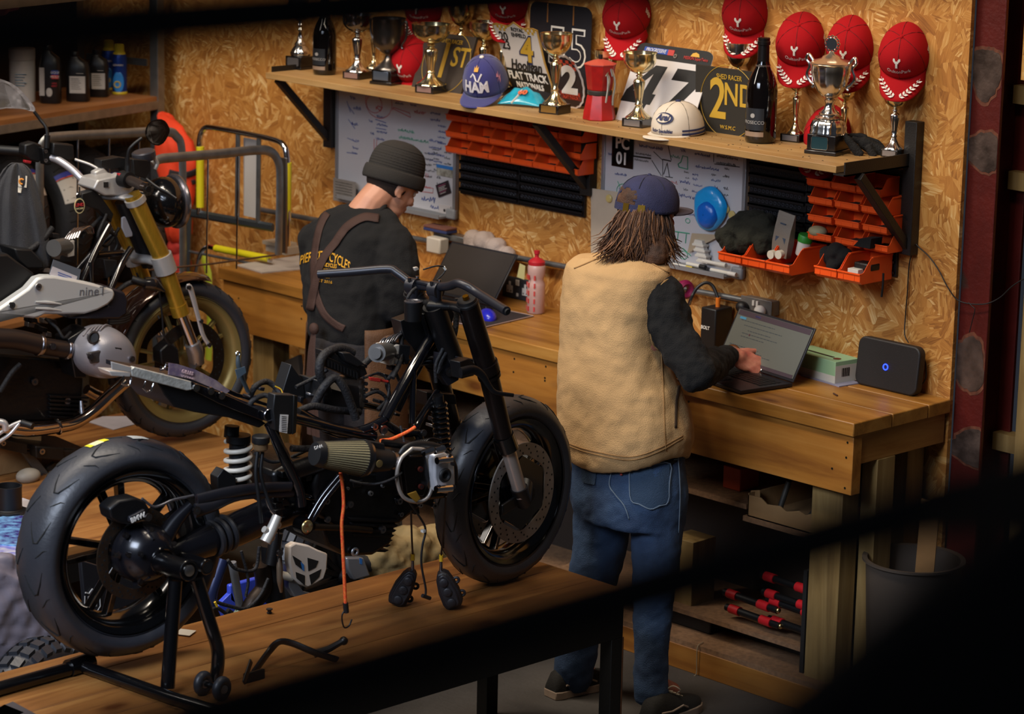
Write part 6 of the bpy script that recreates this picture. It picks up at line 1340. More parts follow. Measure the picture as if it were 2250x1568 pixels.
def wheel(par,c,ax,R,rimR,W,spokes,tyre_m,rim_m,edge_m,name='wheel',tread='sport',disc=None,seed=0,twin=True,spw=.02):
 ax=Vector(ax).normalized();e=Vector((0,0,1));e=(e-ax*e.dot(ax)).normalized();f=ax.cross(e)
 M=Matrix(((e.x,f.x,ax.x,c.x),(e.y,f.y,ax.y,c.y),(e.z,f.z,ax.z,c.z),(0,0,0,1)))
 hub=obj(name,MB().lathe([(.001,-.045),(.030,-.045),(.036,-.03),(.034,0),(.036,.03),(.030,.045),(.001,.045)],M,32),rim_m,par,label='wheel hub')
 pr=[]
 for k in range(25):
  a=math.pi*k/24;w=math.cos(a);s=math.sin(a);rr_=rimR+.006+(R-rimR-.006)*s**.72;ww=W/2*math.copysign(abs(w)**.9,w)*(1.0 if s>.25 else.80+.2*s/.25)
  pr.append((rr_,-ww))
 tp=[(rimR+.004,-W*.36)]+pr+[(rimR+.004,W*.36)]
 tire=obj('tyre',MB().lathe(tp,M,96,cap=False),tyre_m,hub,angle=60)
 rl=[(rimR+.010,-W*.43),(rimR+.012,-W*.40),(rimR-.004,-W*.38),(rimR-.012,-W*.34),(rimR-.030,-W*.2),(rimR-.034,0),(rimR-.030,W*.2),(rimR-.012,W*.34),(rimR-.004,W*.38),(rimR+.012,W*.40),(rimR+.010,W*.43)]
 obj('rim',MB().lathe(rl,M,96,cap=False).lathe([(a-.006,b)for a,b in reversed(rl)],M,96,cap=False),rim_m,hub,angle=50)
 sp=MB();ed=MB();n=spokes
 for k in range(n):
  for t in((-1,1)if twin else(0,)):
   a0=2*math.pi*k/n+t*.10+.2;a1=2*math.pi*k/n+t*.17+.2;r0,r1=.028,rimR-.028
   p0=M@Vector((r0*math.cos(a0),r0*math.sin(a0),.012));p1=M@Vector((r1*math.cos(a1),r1*math.sin(a1),.0))
   up_=ax;w_=obj('spoke',MB().beam(p0,p1,spw,spw*1.4,up=up_),rim_m,hub,bevel=.003)
   q=(p1-p0).cross(ax).normalized()*spw*.5;obj('machined_edge',MB().beam(p0+ax*spw*.7+q*.8,p1+ax*spw*.7+q*.8,.0025,.002,up=ax),edge_m,w_)
 gv=MB();rng=random.Random(seed)
 def S(th,u):
  a=math.pi/2-u*1.25;s=math.sin(a);w=math.cos(a);r_=rimR+.006+(R-rimR-.006)*s**.72+.0006;ww=W/2*math.copysign(abs(w)**.9,w)
  return M@Vector((r_*math.cos(th),r_*math.sin(th),ww))
 if tread=='sport':
  for k in range(13):
   for sg in(-1,1):
    t0=2*math.pi*k/13+(.24 if sg>0 else 0)
    gv.tube([S(t0+dt,sg*u)for u,dt in((.04,-.04),(.16,.05),(.30,.13),(.42,.12),(.56,.02),(.66,-.10))],[.0008,.002,.0028,.0028,.0024,.0006],5)
    gv.tube([S(t0+.2+dt,sg*u)for u,dt in((.42,.06),(.52,.03),(.66,-.02),(.78,-.03))],[.0006,.0018,.0018,.0006],5)
 elif tread=='wave':
  for k in range(26):
   for sg in(-1,1):
    t0=2*math.pi*k/26+(.12 if sg>0 else 0)
    gv.tube([S(t0+dt,sg*u)for u,dt in((.05,0),(.25,.10),(.45,.12),(.7,.05),(.82,.05))],[.001,.0028,.003,.0028,.001],5)
    gv.tube([S(t0+.12+dt,sg*u)for u,dt in((.30,.0),(.34,-.10))],.002,5)
 elif tread=='block':
  for k in range(34):
   t0=2*math.pi*k/34
   for u0 in(-.62,-.2,.2,.62):
    q=[S(t0+dt,u0+du)for dt,du in((-.06,-.16),(.06,-.16),(.06,.16),(-.06,.16))];cc=sum(q,Vector((0,0,0)))/4;nn=(cc-c).normalized()
    gv.add(q+[p+nn*.012 for p in q],[(4,5,6,7),(0,1,5,4),(1,2,6,5),(2,3,7,6),(3,0,4,7)])
 g_=obj('tread_pattern',gv,tyre_m if tread=='block' else mat('groove_black','#050505',.8),tire,angle=0 if tread=='block' else 60);
 return hub,M,S,tire
def disc(par,M,z,r0,r1,m_,holes=True,name='brake_disc',t=.005):
 n=72;ri=[(r0*(1+.035*math.cos(6*2*math.pi*i/n)))for i in range(n)];mb=MB();vs=[]
 for zz in(z-t/2,z+t/2):
  vs+=[M@Vector((r1*math.cos(2*math.pi*i/n),r1*math.sin(2*math.pi*i/n),zz))for i in range(n)]+[M@Vector((ri[i]*math.cos(2*math.pi*i/n),ri[i]*math.sin(2*math.pi*i/n),zz))for i in range(n)]
 fs=[]
 for i in range(n):
  k=(i+1)%n;fs+=[(i,k,n+k,n+i),(2*n+k,2*n+i,3*n+i,3*n+k),(k,i,2*n+i,2*n+k),(n+i,n+k,3*n+k,3*n+i)]
 mb.add(vs,fs);d=obj(name,mb,m_,par,angle=40)
 if holes:
  h=MB()
  for k in range(20):
   for j in range(3):
    a=2*math.pi*k/20+j*.10;r_=r0+(r1-r0)*(.25+.27*j);cc=Vector((r_*math.cos(a),r_*math.sin(a),z))
    h.cyl(M@(cc+Vector((0,0,-t*.5-.0004))),M@(cc+Vector((0,0,t*.5+.0004))),.0034,8)
  obj('drilled_holes',h,mat('hole_black','#050505',.8),d,angle=0)
 return d
SPEDGE=mat('machined_edge','#cfc4b8',.25,1)
Rr=(505/2*depth(RW)/FPX-.018)/.974;hubR,MR,SR,tyR=wheel(bk,RW,LV,Rr,.232,.180,5,RUB,BLKG,SPEDGE,seed=3,spw=.020)
YST=mat('yellow_sticker','#cfc018',.6)
for(a0,a1,u0,u1,m_,nm)in((.10,.30,-.30,-.02,YST,'yellow_label'),(.16,.26,-.30,-.0,mat('white_sticker_','#cfcabc',.6),'white_label'),(-.27,-.10,-.12,.16,mat('white_sticker_','#cfcabc',.6),'barcode_label')):
 vs=[];n=8
 th0=0
 for i in range(n+1):
  for j in range(5):q=SR(th0-(a0+(a1-a0)*i/n)*-1,u0+(u1-u0)*j/4);vs.append(q+(q-RW).normalized()*.0015)
 obj(nm,MB().add(vs,[(i*5+j,i*5+j+1,(i+1)*5+j+1,(i+1)*5+j)for i in range(n)for j in range(4)]),m_,tyR,angle=180)
def ring_text(s,r,th,size,M,z,m_,par):
 c=bpy.data.curves.new('t','FONT');c.body=s;c.size=size;c.align_x='CENTER';c.resolution_u=2
 t=bpy.data.objects.new('t',c);me=bpy.data.meshes.new_from_object(t);bpy.data.objects.remove(t);inv=ROOTM[par.name].inverted()
 for v in me.vertices:
  a=th-v.co.x/r;rr_=r+v.co.y;v.co=inv@(M@Vector((rr_*math.cos(a),rr_*math.sin(a),z)))
 me.name='lettering';me.materials.clear();me.materials.append(m_);o=bpy.data.objects.new('lettering',me);COL.objects.link(o);o.parent=par;ROOTM[o.name]=ROOTM[par.name]
ring_text('MC DSW 190/55 ZR17 (75W)',.262,3.5,.016,MR,.0775,mat('moulded_text','#3a3c40',.5),tyR)
disc(hubR,MR,.085,.10,.132,mat('brown_disc','#5e4c3e',.35,.8,var=.3,vscale=20))
FA=math.radians(-7);FL=Vector((math.cos(FA),-math.sin(FA),0));FH=Vector((math.sin(FA),math.cos(FA),0))
Rf=(425/2*depth(FW)/FPX-.012)/.974;hubF,MF,SF,tyF=wheel(bk,FW,FL,Rf,.228,.125,5,RUB,BLKG,SPEDGE,seed=5,spw=.018)
DSC=mat('steel_disc','#8f857c',.35,.45,var=.15,vscale=30)
disc(hubF,MF,.070,.118,.160,DSC);disc(hubF,MF,-.070,.118,.160,DSC)
for sg in(-1,1):obj('disc_carrier',MB().lathe([(.03,sg*.062),(.075,sg*.066),(.12,sg*.068),(.12,sg*.072),(.03,sg*.07)],MF,6),BLKG,hubF,angle=20)
Pf=lambda px,py,v:onp(px,py,FW+FL*v,FL)
DKBR=mat('dark_bronze_black','#17100f',.33,.4)
for sg,vv in((1,.105),(-1,-.105)):
 if sg==1:
  a=Pf(1030,672,vv);b=Pf(1070,805,vv);c_=Pf(1108,955,vv);d=Pf(1117,985,vv);e_=Pf(1146,1088,vv)
  off=Vector((0,0,0))
 else:off=FL*-.21
 q=[p+off for p in(Pf(1028,668,.105),Pf(1070,808,.105),Pf(1106,955,.105),Pf(1116,985,.105),Pf(1145,1088,.105))]
 leg=obj('fork_leg',MB().tube([q[0],q[1]],.033,28).tube([q[1],q[2]],[.031,.029],28),DKBR,bk,label='dark bronze fork leg')
 obj('fork_collar',MB().tube([q[1]+(q[0]-q[1]).normalized()*.02,q[1]-(q[0]-q[1]).normalized()*.012],.038,28),DKBR,leg)
 obj('fork_collar',MB().tube([q[1]-(q[0]-q[1]).normalized()*.022,q[1]-(q[0]-q[1]).normalized()*.032],.036,28),DKBR,leg)
 obj('fork_collar',MB().tube([q[2],q[3]],[.032,.034],28),BLKG,leg)
 obj('stanchion',MB().tube([q[3],q[4]],.0225,28),mat('brushed_stanchion','#a89a90',.25,.6),leg)
 ax_=FW+FL*(.085*sg);obj('axle_clamp',MB().tube([q[4]+(q[3]-q[4]).normalized()*.03,q[4]+(q[4]-q[3]).normalized()*.02,ax_+Vector((0,0,.03)),ax_],[.028,.028,.024,.022],16).tube([ax_-FL*.018*1,ax_+FL*.018],.026,24),BLKM,leg)
 obj('fork_cap',MB().tube([q[0],q[0]+(q[0]-q[1]).normalized()*.018],[.034,.028],28).torus(q[0]+(q[0]-q[1]).normalized()*.006,(q[0]-q[1]),.031,.004,28,6),BLKM,leg)
 obj('gold_adjuster',MB().tube([q[0]+(q[0]-q[1]).normalized()*.016,q[0]+(q[0]-q[1]).normalized()*.030],.010,6),mat('gold_anodised','#c98a1e',.25,1),leg)
 arm=MB().beam(ax_+FL*.006*sg,ax_+FL*.02*sg-FH*.14+Vector((0,0,-.02)),.012,.035);obj('fender_stay',arm,BLKM,leg,bevel=.004)
tp=[Pf(1028,678,.105),Pf(1000,672,.05),Pf(960,665,0)]
obj('top_yoke',MB().tube([tp[0],tp[0]-FL*.06,tp[0]-FL*.105-FH*.03,tp[0]-FL*.15,tp[0]-FL*.21],[.036,.026,.038,.026,.036],20,flat=.5,up=FL),BLKM,bk)
t2=Pf(1070,806,.105);obj('bottom_yoke',MB().tube([t2,t2-FL*.06-FH*.01,t2-FL*.105-FH*.03,t2-FL*.15-FH*.01,t2-FL*.21],[.040,.03,.040,.03,.040],20,flat=.6,up=FL),BLKM,bk)
hs0=Pf(960,700,0);hs1=t2-FL*.105-FH*.03;obj('steering_head',MB().tube([tp[0]-FL*.105-FH*.035,hs1],.034,24),BLKM,bk)
bar=[(700,602,-.40),(775,597,-.30),(852,591,-.20),(872,599,-.17),(903,621,-.12),(925,628,-.07),(968,630,.02),(990,627,.08),(1006,622,.12),(1026,629,.16),(1052,645,.21),(1113,683,.38)]
tube_('handlebar',bar,.0135,mat('satin_black_bar','#24242a',.38,.3),bk,P=Pf,n=16,k=4)
e0=Pf(1113,683,.38);e1=Pf(1116,685,.386);obj('bar_bore',MB().tube([e0+(e1-e0)*.2,e1+(e1-e0)*.1],.009,14),mat('hole_black','#050505',.8),bk)
for px,py,v in((908,628,-.095),(957,636,-.0)):
 c_=Pf(px,py,v);u=Vector((0,0,1));cl=obj('bar_riser',MB().tube([c_+Vector((0,0,-.065)),c_+Vector((0,0,-.02)),c_+Vector((0,0,.005))],[.016,.020,.022],18).tube([c_-FL*.016,c_+FL*.016],.025,20),mat('satin_black_bar','#24242a',.38,.3),bk)
 for s in(-1,1):obj('clamp_bolt',MB().cyl(c_+FH*.018*s+Vector((0,0,.016)),c_+FH*.018*s+Vector((0,0,.028)),.0055,10),mat('bolt_steel','#8c8a90',.25,1),cl)
obj('riser_bridge',MB().beam(Pf(912,618,-.095),Pf(955,626,0),.022,.012),mat('satin_black_bar','#24242a',.38,.3),bk,bevel=.004)
c_=Pf(908,664,-.02);d_=Vector((0,0,1));lk=obj('ignition_lock',MB().tube([c_+Vector((0,-.0,-.055)),c_],[.026,.028],28),BLKM,bk)
obj('lock_face',MB().lathe([(.026,0),(.028,.004),(.022,.006),(.018,.003),(.001,.003)],T(c_),28),mat('lock_grey','#4a4a50',.3,.6),lk);obj('key_slot',MB().box((-.006,-.002,0),(.006,.002,.002),T(c_+Vector((0,0,.004)))),CHR,lk)
q=[B_(885,700,.02),B_(918,695,.02),B_(945,715,.02),B_(938,770,.02),B_(915,790,.02),B_(890,745,.02)]
def plate(nm,pts,t,m_,par=bk,v=0,P=None,bev=.002,lv=None,label=None):
 P=P or B_;lv=lv if lv is not None else LV;a=[P(x,y,v)for x,y in pts];n=len(a);b=[p-lv*t for p in a]
 return obj(nm,MB().add(a+b,[tuple(range(n)),tuple(range(2*n-1,n-1,-1))]+[(i,i+n,(i+1)%n+n,(i+1)%n)for i in range(n)]),m_,par,bevel=bev,label=label)
plate('head_bracket',[(880,705),(915,692),(948,715),(962,760),(930,800),(905,760),(888,742)],.05,BLKM,v=.03)
plate('yoke_plate',[(930,690),(985,668),(1000,690),(985,735),(950,760)],.05,BLKM,v=.05)
plate('horn_bracket',[(965,775),(995,780),(1012,800),(1008,835),(985,848),(965,820)],.03,mat('satin_black_bar','#24242a',.38,.3),v=.09)
def bolt(px,py,v,r=.010,m_=None,P=None,par=None,ax=None):
 P=P or B_;c_=P(px,py,v);ax=ax or LV;o=obj('bolt',MB().cyl(c_,c_+ax*.008,r,16),m_ or mat('bolt_steel','#8c8a90',.25,1),par or bk);obj('hex_socket',MB().cyl(c_+ax*.008,c_+ax*.0086,r*.45,6),mat('hole_black','#050505',.8),o);return o
bolt(986,815,.095,.016)
FR=mat('gloss_frame_black','#0b0b0f',.14,0,coat=.8)
ft=[('frame_tube',[(968,705,.02),(905,812,.08),(845,920,.12)],.017),('frame_tube',[(975,720,-.02),(920,800,-.07),(870,900,-.1)],.016),('frame_tube',[(908,815,.09),(906,930,.11)],.010),('frame_tube',[(962,862,.05),(918,930,.10),(905,950,.1)],.013),('frame_tube',[(845,922,.12),(800,945,.12),(745,950,.10),(690,925,.09),(655,905,.08)],.016),('subframe_tube',[(575,905,.10),(655,920,.11),(740,942,.12),(822,958,.12)],.016),('subframe_tube',[(592,930,.11),(625,1005,.12),(655,1072,.12),(662,1110,.12)],.017),('subframe_tube',[(745,1045,.14),(705,1095,.13),(668,1160,.13)],.009),('subframe_tube',[(752,1050,.145),(712,1100,.135),(676,1160,.13)],.009),('frame_tube',[(905,800,.05),(985,790,.05),(1010,800,.05)],.010),('frame_tube',[(700,855,.0),(770,880,-.02),(850,900,-.05)],.012),('frame_tube',[(655,1085,.10),(720,1100,.1),(770,1105,.08)],.010),('frame_tube',[(840,925,.12),(880,950,.12),(915,950,.12),(925,975,.12)],.014)]
for nm,pts,r in ft:tube_(nm,pts,r,FR,bk,k=4)
c_=B_(583,909,.115);tu=obj('crossmember',MB().tube([c_-LV*.20,c_+LV*.02],.019,28),FR,bk);obj('tube_lip',MB().torus(c_+LV*.02,LV,.017,.0025,28,6),mat('bolt_steel','#8c8a90',.25,1),tu)
for x,y,v in((841,943,.14),(822,937,.14),(768,1107,.14),(839,1163,.16),(716,1100,.13),(718,1140,.13),(876,1080,.16),(876,1100,.16),(953,1110,.16),(929,950,.14)):bolt(x,y,v,.010 if(x,y)!=(841,943)else.014)
sm_=mat('satin_cast_black','#17171c',.26,.3,coat=.3)
tube_('swing_arm',[(370,1222,.11),(440,1195,.10),(520,1162,.08),(600,1128,.06),(670,1110,.04)],[.036,.046,.052,.052,.048],sm_,bk,n=24,flat=.75)
for k,(x,y)in enumerate(((468,1183),(482,1176),(496,1170))):
 c_=B_(x,y,.092);d_=(B_(600,1128,.06)-B_(440,1195,.10)).normalized();obj('bellows_ring',MB().torus(c_,d_,.047,.009,32,8),mat('rubber_bellows','#1a1a1e',.45),bk)
tube_('torque_arm',[(432,1098,.135),(500,1082,.135),(570,1072,.13),(640,1068,.13)],[.018,.018,.016,.014],mat('satin_black_bar','#24242a',.38,.3),bk,flat=.5)
tube_('torque_arm',[(428,1122,.14),(470,1112,.14),(530,1090,.13),(645,1082,.12)],[.022,.016,.012,.012],mat('satin_black_bar','#24242a',.38,.3),bk,flat=.45)
bolt(430,1120,.155,.012)
tube_('upper_strut',[(352,1195,.12),(385,1145,.12),(420,1108,.13)],[.030,.022,.014],sm_,bk)
fc=B_(318,1215,.12);fdM=Matrix(((HV.x,0,LV.x,fc.x),(HV.y,0,LV.y,fc.y),(0,1,0,fc.z),(0,0,0,1)))
fd=obj('final_drive',MB().lathe([(.085,-.05),(.088,-.02),(.085,.01),(.075,.035),(.058,.055),(.045,.062),(.001,.064)],fdM,40),sm_,bk,angle=50)
for k in range(5):a=k*1.25+.5;obj('cooling_rib',MB().beam(fdM@Vector((.05*math.cos(a),.05*math.sin(a),.055)),fdM@Vector((.088*math.cos(a),.088*math.sin(a),.0)),.006,.02),sm_,fd)
for a in(.3,1.6,2.9,4.2,5.4):p=fdM@Vector((.078*math.cos(a),.078*math.sin(a),.03));obj('drive_bolt',MB().cyl(p,p+LV*.01,.007,12),mat('bolt_steel','#8c8a90',.25,1),fd)
obj('drive_ring',MB().torus(fdM@Vector((.02,-.01,.064)),LV,.036,.006,32,8),BLKG,fd)
cal=plate('brake_caliper',[(240,1118),(262,1100),(300,1093),(318,1100),(330,1118),(322,1140),(290,1152),(262,1150),(245,1140)],.06,BLKM,v=.145,bev=.006)
plate('caliper_badge',[(285,1135),(300,1128),(318,1118),(322,1126),(315,1136),(292,1150),(284,1146)],.012,mat('satin_black_bar','#24242a',.38,.3),par=cal,v=.158,bev=.003)
Mx=Matrix(((HV.x,-LV.x,0,0),(HV.y,-LV.y,0,0),(0,0,1,0),(0,0,0,1)))
def btext(s,px,py,v,size,m_,par,rotd=0,**k):
 p=B_(px,py,v);Mt=Matrix(((HV.x,-LV.x,0,p.x),(HV.y,-LV.y,0,p.y),(0,0,1,p.z),(0,0,0,1)));return text(s,size,Mt@rot('Y',rotd),m_,par,**k)
btext('BMW',303,1137,.160,.020,WHT,cal,rotd=-14,bold=.0006)
bolt(324,1135,.16,.011,par=cal);bolt(275,1175,.13,.009);bolt(253,1218,.13,.008);bolt(308,1216,.185,.008)
tube_('brake_hose',[(312,1095,.14),(335,1112,.14),(352,1110,.14),(380,1098,.14),(425,1088,.14)],.004,mat('hose_steel','#77767c',.3,.8),bk)
sa=B_(524,955,-.01);sb=B_(522,1085,-.01)
sh_=obj('shock_body',MB().tube([sa,sb],.027,24),BLKM,bk);obj('shock_cap',MB().tube([sa,sa+(sb-sa)*.12],.036,24),BLKM,sh_)
sp=[];L_=sb-sa;u_=L_.normalized();e1=u_.orthogonal().normalized();e2=u_.cross(e1)
for i in range(121):a=2*math.pi*i/27;sp.append(sa+L_*(.12+.70*i/120)+(e1*math.cos(a)+e2*math.sin(a))*.036)
obj('coil_spring',MB().tube(sp,.0072,8),mat('cream_spring','#d2c8b8',.35),sh_,angle=180,label='cream coil spring')
plate('shock_shield',[(478,1048),(492,1030),(518,1048),(520,1075),(480,1085)],.04,PLAS,v=.03)
tube_('reservoir_bottle',[(510,935,-.03),(508,960,-.03)],.022,PLAS,bk)
fa=Pf(962,868,-.0);fb=Pf(975,1000,-.0)
fs_=obj('front_shock',MB().tube([fa,fb],.017,20),BLKM,bk)
for k in range(10):obj('bellows_fold',MB().torus(fa+(fb-fa)*(.15+.085*k),(fb-fa),.021,.006,24,8),BLKG,fs_)
plate('shock_mount',[(938,862),(1000,866),(1004,888),(940,892)],.06,BLKM,v=.03)
c_=B_(573,972,.17);rv=obj('fluid_reservoir',MB().lathe([(.018,0),(.021,.004),(.021,.022)],T(c_-Vector((0,0,.022))),24),mat('amber_fluid_tank','#6a5238',.35,trans=.2),bk);obj('reservoir_cap',MB().lathe([(.025,0),(.026,.003),(.026,.018),(.023,.021),(.001,.021)],T(c_),24,flute=.02),PLAS,rv)
tube_('brake_hose',[(566,992,.17),(562,1040,.175),(568,1090,.18),(574,1148,.18)],.0058,PLAS,bk);tube_('brake_hose',[(577,992,.17),(573,1040,.175),(585,1085,.18),(597,1118,.19)],.0055,PLAS,bk)
tube_('hose_union',[(584,1095,.18),(592,1115,.185),(602,1128,.19),(612,1135,.19)],.004,CHR,bk)
al_=mat('bright_cast','#c4beb4',.35,.4);mc=tube_('master_cylinder',[(610,1132,.19),(596,1165,.19),(583,1190,.19)],[.014,.016,.017],al_,bk);tube_('master_port',[(580,1162,.19),(598,1172,.19)],.010,al_,mc)
for x,y in((611,1153),(597,1181)):obj('mount_lug',MB().torus(B_(x,y,.19),LV,.007,.004,18,8),al_,mc)
tube_('lever_spring',[(612,1160,.18),(612,1200,.18),(611,1235,.18)],.0022,PLAS,bk);bolt(613,1214,.18,.010);tube_('sensor',[(613,1225,.18),(614,1245,.18),(615,1275,.18),(618,1300,.17)],[.003,.009,.009,.004],mat('aged_sensor','#7a6a58',.4,.7),bk)
c_=B_(675,1157,.15);pg=obj('pivot_boss',MB().tube([c_-LV*.04,c_],.024,28),BLKG,bk);obj('pivot_face',MB().lathe([(.020,0),(.018,.003),(.001,.003)],Matrix(((HV.x,0,LV.x,c_.x),(HV.y,0,LV.y,c_.y),(0,1,0,c_.z),(0,0,0,1))),24),mat('pale_gold_cast','#a89a6a',.35,.8),pg)
for k in range(3):a=2*k+.4;p=c_+HV*.012*math.cos(a)+Vector((0,0,.012*math.sin(a)));obj('bolt',MB().cyl(p,p+LV*.007,.003,8),CHR,pg)
tube_('shift_shaft',[(690,1157,.14),(760,1160,.14),(815,1165,.13)],.010,mat('brown_black_metal','#241a10',.35,.5),bk)
ENG=mat('engine_black','#0c0b0c',.34,.2,bump=.1,bscale=60)
plate('crankcase',[(700,1020),(760,1030),(860,1040),(920,1070),(935,1110),(905,1130),(880,1150),(800,1170),(740,1170),(700,1130),(690,1070)],.26,ENG,v=.12,bev=.012)
plate('gearbox',[(600,1040),(650,1010),(720,1000),(735,1060),(720,1130),(660,1140),(610,1110)],.20,ENG,v=.08,bev=.012)
tube_('starter_motor',[(640,1035,.10),(715,1010,.10)],.030,ENG,bk,n=24)
for k in range(7):plate('sump_fin',[(770+2*k,1138+11*k),(880-4*k,1142+11*k),(876-5*k,1147+11*k),(772+2*k,1144+11*k)],.24-.01*k,ENG,v=.135-.004*k,bev=.001)
plate('sump',[(705,1150),(870,1150),(860,1195),(820,1220),(760,1222),(720,1200)],.22,ENG,v=.12,bev=.01)
bolt(838,1162,.14,.012);c_=B_(780,1212,.13);obj('drain_boss',MB().torus(c_,LV,.010,.004,20,8),ALU,bk)
fA=B_(697,997,.27);fB=B_(795,1006,.27);rg=[];N_=80
for t,r_ in((0,.026),(.02,.030),(.06,.031),(.95,.044),(1.0,.045)):
 p=fA+(fB-fA)*t;d_=(fB-fA).normalized();s_=d_.cross(Vector((0,0,1))).normalized();up_=s_.cross(d_)
 rg.append([p+(s_*math.cos(2*math.pi*i/N_)+up_*math.sin(2*math.pi*i/N_)*1.15)*r_*(1+(.035*(i%2)if.04<t<.97 else 0))for i in range(N_)])
af=obj('air_filter',MB().rings(rg),mat('pleated_filter','#9a8c66',.7),bk,angle=0,label='tan pleated cone air filter')
d_=(fB-fA).normalized();s_=d_.cross(Vector((0,0,1))).normalized()
def ell_cyl(nm,p,q,r0,r1,m_,par,e=1.15,n=40):
 rg=[[pp+(s_*math.cos(2*math.pi*i/n)+s_.cross(d_)*math.sin(2*math.pi*i/n)*e)*r for i in range(n)]for pp,r in((p,r0),(q,r1))];return obj(nm,MB().rings(rg),m_,par)
ell_cyl('filter_end_cap',fA-d_*.010,fA+d_*.012,.029,.034,PLAS,af);ell_cyl('filter_base',fB-d_*.006,fB+d_*.006,.048,.048,PLAS,af)
for kk in range(40):
 pass
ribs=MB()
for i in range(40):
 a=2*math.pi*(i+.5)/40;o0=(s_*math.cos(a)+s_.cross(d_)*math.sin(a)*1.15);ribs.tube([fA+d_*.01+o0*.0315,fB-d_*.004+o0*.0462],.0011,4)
obj('filter_wires',ribs,mat('filter_dark_wire','#1c1a14',.6),af,angle=0)  # thin dark wires running along the filter cone
btext('DNA',700,982,.315,.014,WHT,af,rotd=-5)
ell_cyl('hose_clamp',fB+d_*.008,fB+d_*.017,.045,.045,mat('bolt_steel','#8c8a90',.25,1),af)
tube_('intake_boot',[(800,1007,.27),(825,1010,.27),(852,1010,.27)],[.040,.036,.032],PLAS,bk,n=24);tube_('throttle_body',[(848,1010,.27),(866,1011,.27),(895,1020,.27)],[.028,.026,.026],mat('dull_black_cast','#1a1816',.4,.4),bk,n=24)
ell_cyl('hose_clamp',B_(858,1010,.27),B_(865,1011,.27),.0275,.0275,mat('bolt_steel','#8c8a90',.25,1),bk,1)
c_=B_(833,1018,.315);obj('brass_disc',MB().lathe([(.011,0),(.011,.003),(.001,.004)],Matrix(((HV.x,0,LV.x,c_.x),(HV.y,0,LV.y,c_.y),(0,1,0,c_.z),(0,0,0,1))),24),mat('dull_brass','#8a7448',.4,.6),bk)
plate('intake_bracket',[(805,968),(845,975),(848,1000),(820,995)],.03,PLAS,v=.28)
tube_('coolant_pipe',[(840,972,.24),(870,976,.25),(900,982,.26)],.011,ENG,bk)
plate('cylinder_barrel',[(880,1000),(925,985),(985,995),(1000,1050),(985,1095),(930,1100),(885,1080)],.20,ENG,v=.25,bev=.01)
for k in range(8):tube_('cooling_fin',[(885+6*k,985-1*k,.10+.02*k),(905+6*k,970-1*k,.10+.02*k),(935+5*k,968,.10+.02*k)],.003,ENG,bk)
tube_('head_gasket_rim',[(905,985,.30),(880,1010,.30),(872,1050,.30),(885,1090,.30),(915,1102,.30),(940,1092,.30),(950,1060,.30),(948,1020,.30),(935,990,.30),(905,985,.30)],.006,mat('bare_gasket_metal','#a8a098',.35,.5),bk,n=8)
tube_('cylinder_shroud',[(870,1020,.27),(890,985,.28),(925,975,.28),(970,985,.28),(998,1020,.28),(1002,1060,.27)],.010,PLAS,bk,flat=.6)
hd=plate('cylinder_head',[(955,1000),(975,992),(998,1005),(1000,1035),(1001,1065),(985,1085),(962,1082),(955,1050)],.05,mat('machined_head','#c2c2c6',.35,.4),v=.33,bev=.006,label='bare silver cylinder head')
for(x0,y0,x1,y1)in((930,995,950,988),(955,990,975,985),(960,1012,992,1008),(958,1075,992,1072)):tube_('camshaft_lobe',[(x0,y0,.345),(x1,y1,.345)],.011,CHR,hd,n=16)
c_=B_(978,1044,.345);obj('spark_plug_seal',MB().torus(c_,LV,.016,.006,28,10),PLAS,hd);obj('plug_well',MB().cyl(c_-LV*.01,c_-LV*.0,.015,20),mat('hole_black','#050505',.8),hd)
for x,y in((965,1010),(993,1018),(962,1068),(995,1068),(985,1000)):bolt(x,y,.345,.006,par=hd)
plate('timing_cover_open',[(885,1005),(935,1000),(945,1050),(930,1090),(895,1085)],.02,mat('oily_black','#0a0706',.2,.2),v=.305)
for x,y in((922,1030),(923,1068)):bolt(x,y,.308,.008,m_=mat('rust_red_bolt','#4a1c14',.4,.4))
plate('ochre_gasket',[(895,1085),(915,1078),(925,1095),(915,1104)],.004,mat('ochre','#8a6414',.6),v=.31)
u1=obj('abs_motor',MB().tube([B_(828,775,.07),B_(856,770,.02)],.028,32),mat('grey_anodised','#6c6a68',.35,.6),bk);obj('motor_boss',MB().tube([B_(825,776,.078),B_(829,775,.07)],.017,28),mat('grey_anodised','#6c6a68',.35,.6),u1)
plate('abs_block',[(856,762),(878,757),(874,800),(855,803)],.07,mat('bright_cast','#c4beb4',.35,.4),v=.05,bev=.002,label='bright alloy ABS block');plate('abs_ecu',[(878,757),(902,760),(898,800),(874,800)],.07,PLAS,v=.05)
bolt(872,782,.055,.008)
rng=random.Random(5)
for k in range(7):tube_('hard_line',[(830+k*6,762-k*2,.04),(842+k*6,745-k*1.5,.03),(858+k*6,738-k,.0),(878+k*4,742,-.03)],.0038,CHR if k%2 else mat('hose_steel','#77767c',.3,.8),bk,n=8)
plate('fuse_rack',[(718,772),(738,776),(752,790),(802,803),(808,822),(788,832),(720,800)],.06,PLAS,v=.05,bev=.003);plate('fuse_rack_teeth',[(716,782),(785,812),(785,835),(718,806)],.05,mat('dull_black_cast','#1a1816',.4,.4),v=.06)
for k in range(10):plate('fuse',[(720+7*k,790+3*k),(724+7*k,792+3*k),(724+7*k,806+3*k),(720+7*k,804+3*k)],.004,PLAS,v=.064,bev=0)
plate('relay_block',[(752,775),(770,775),(790,790),(802,800),(785,806),(760,793)],.05,PLAS,v=.07,bev=.003)
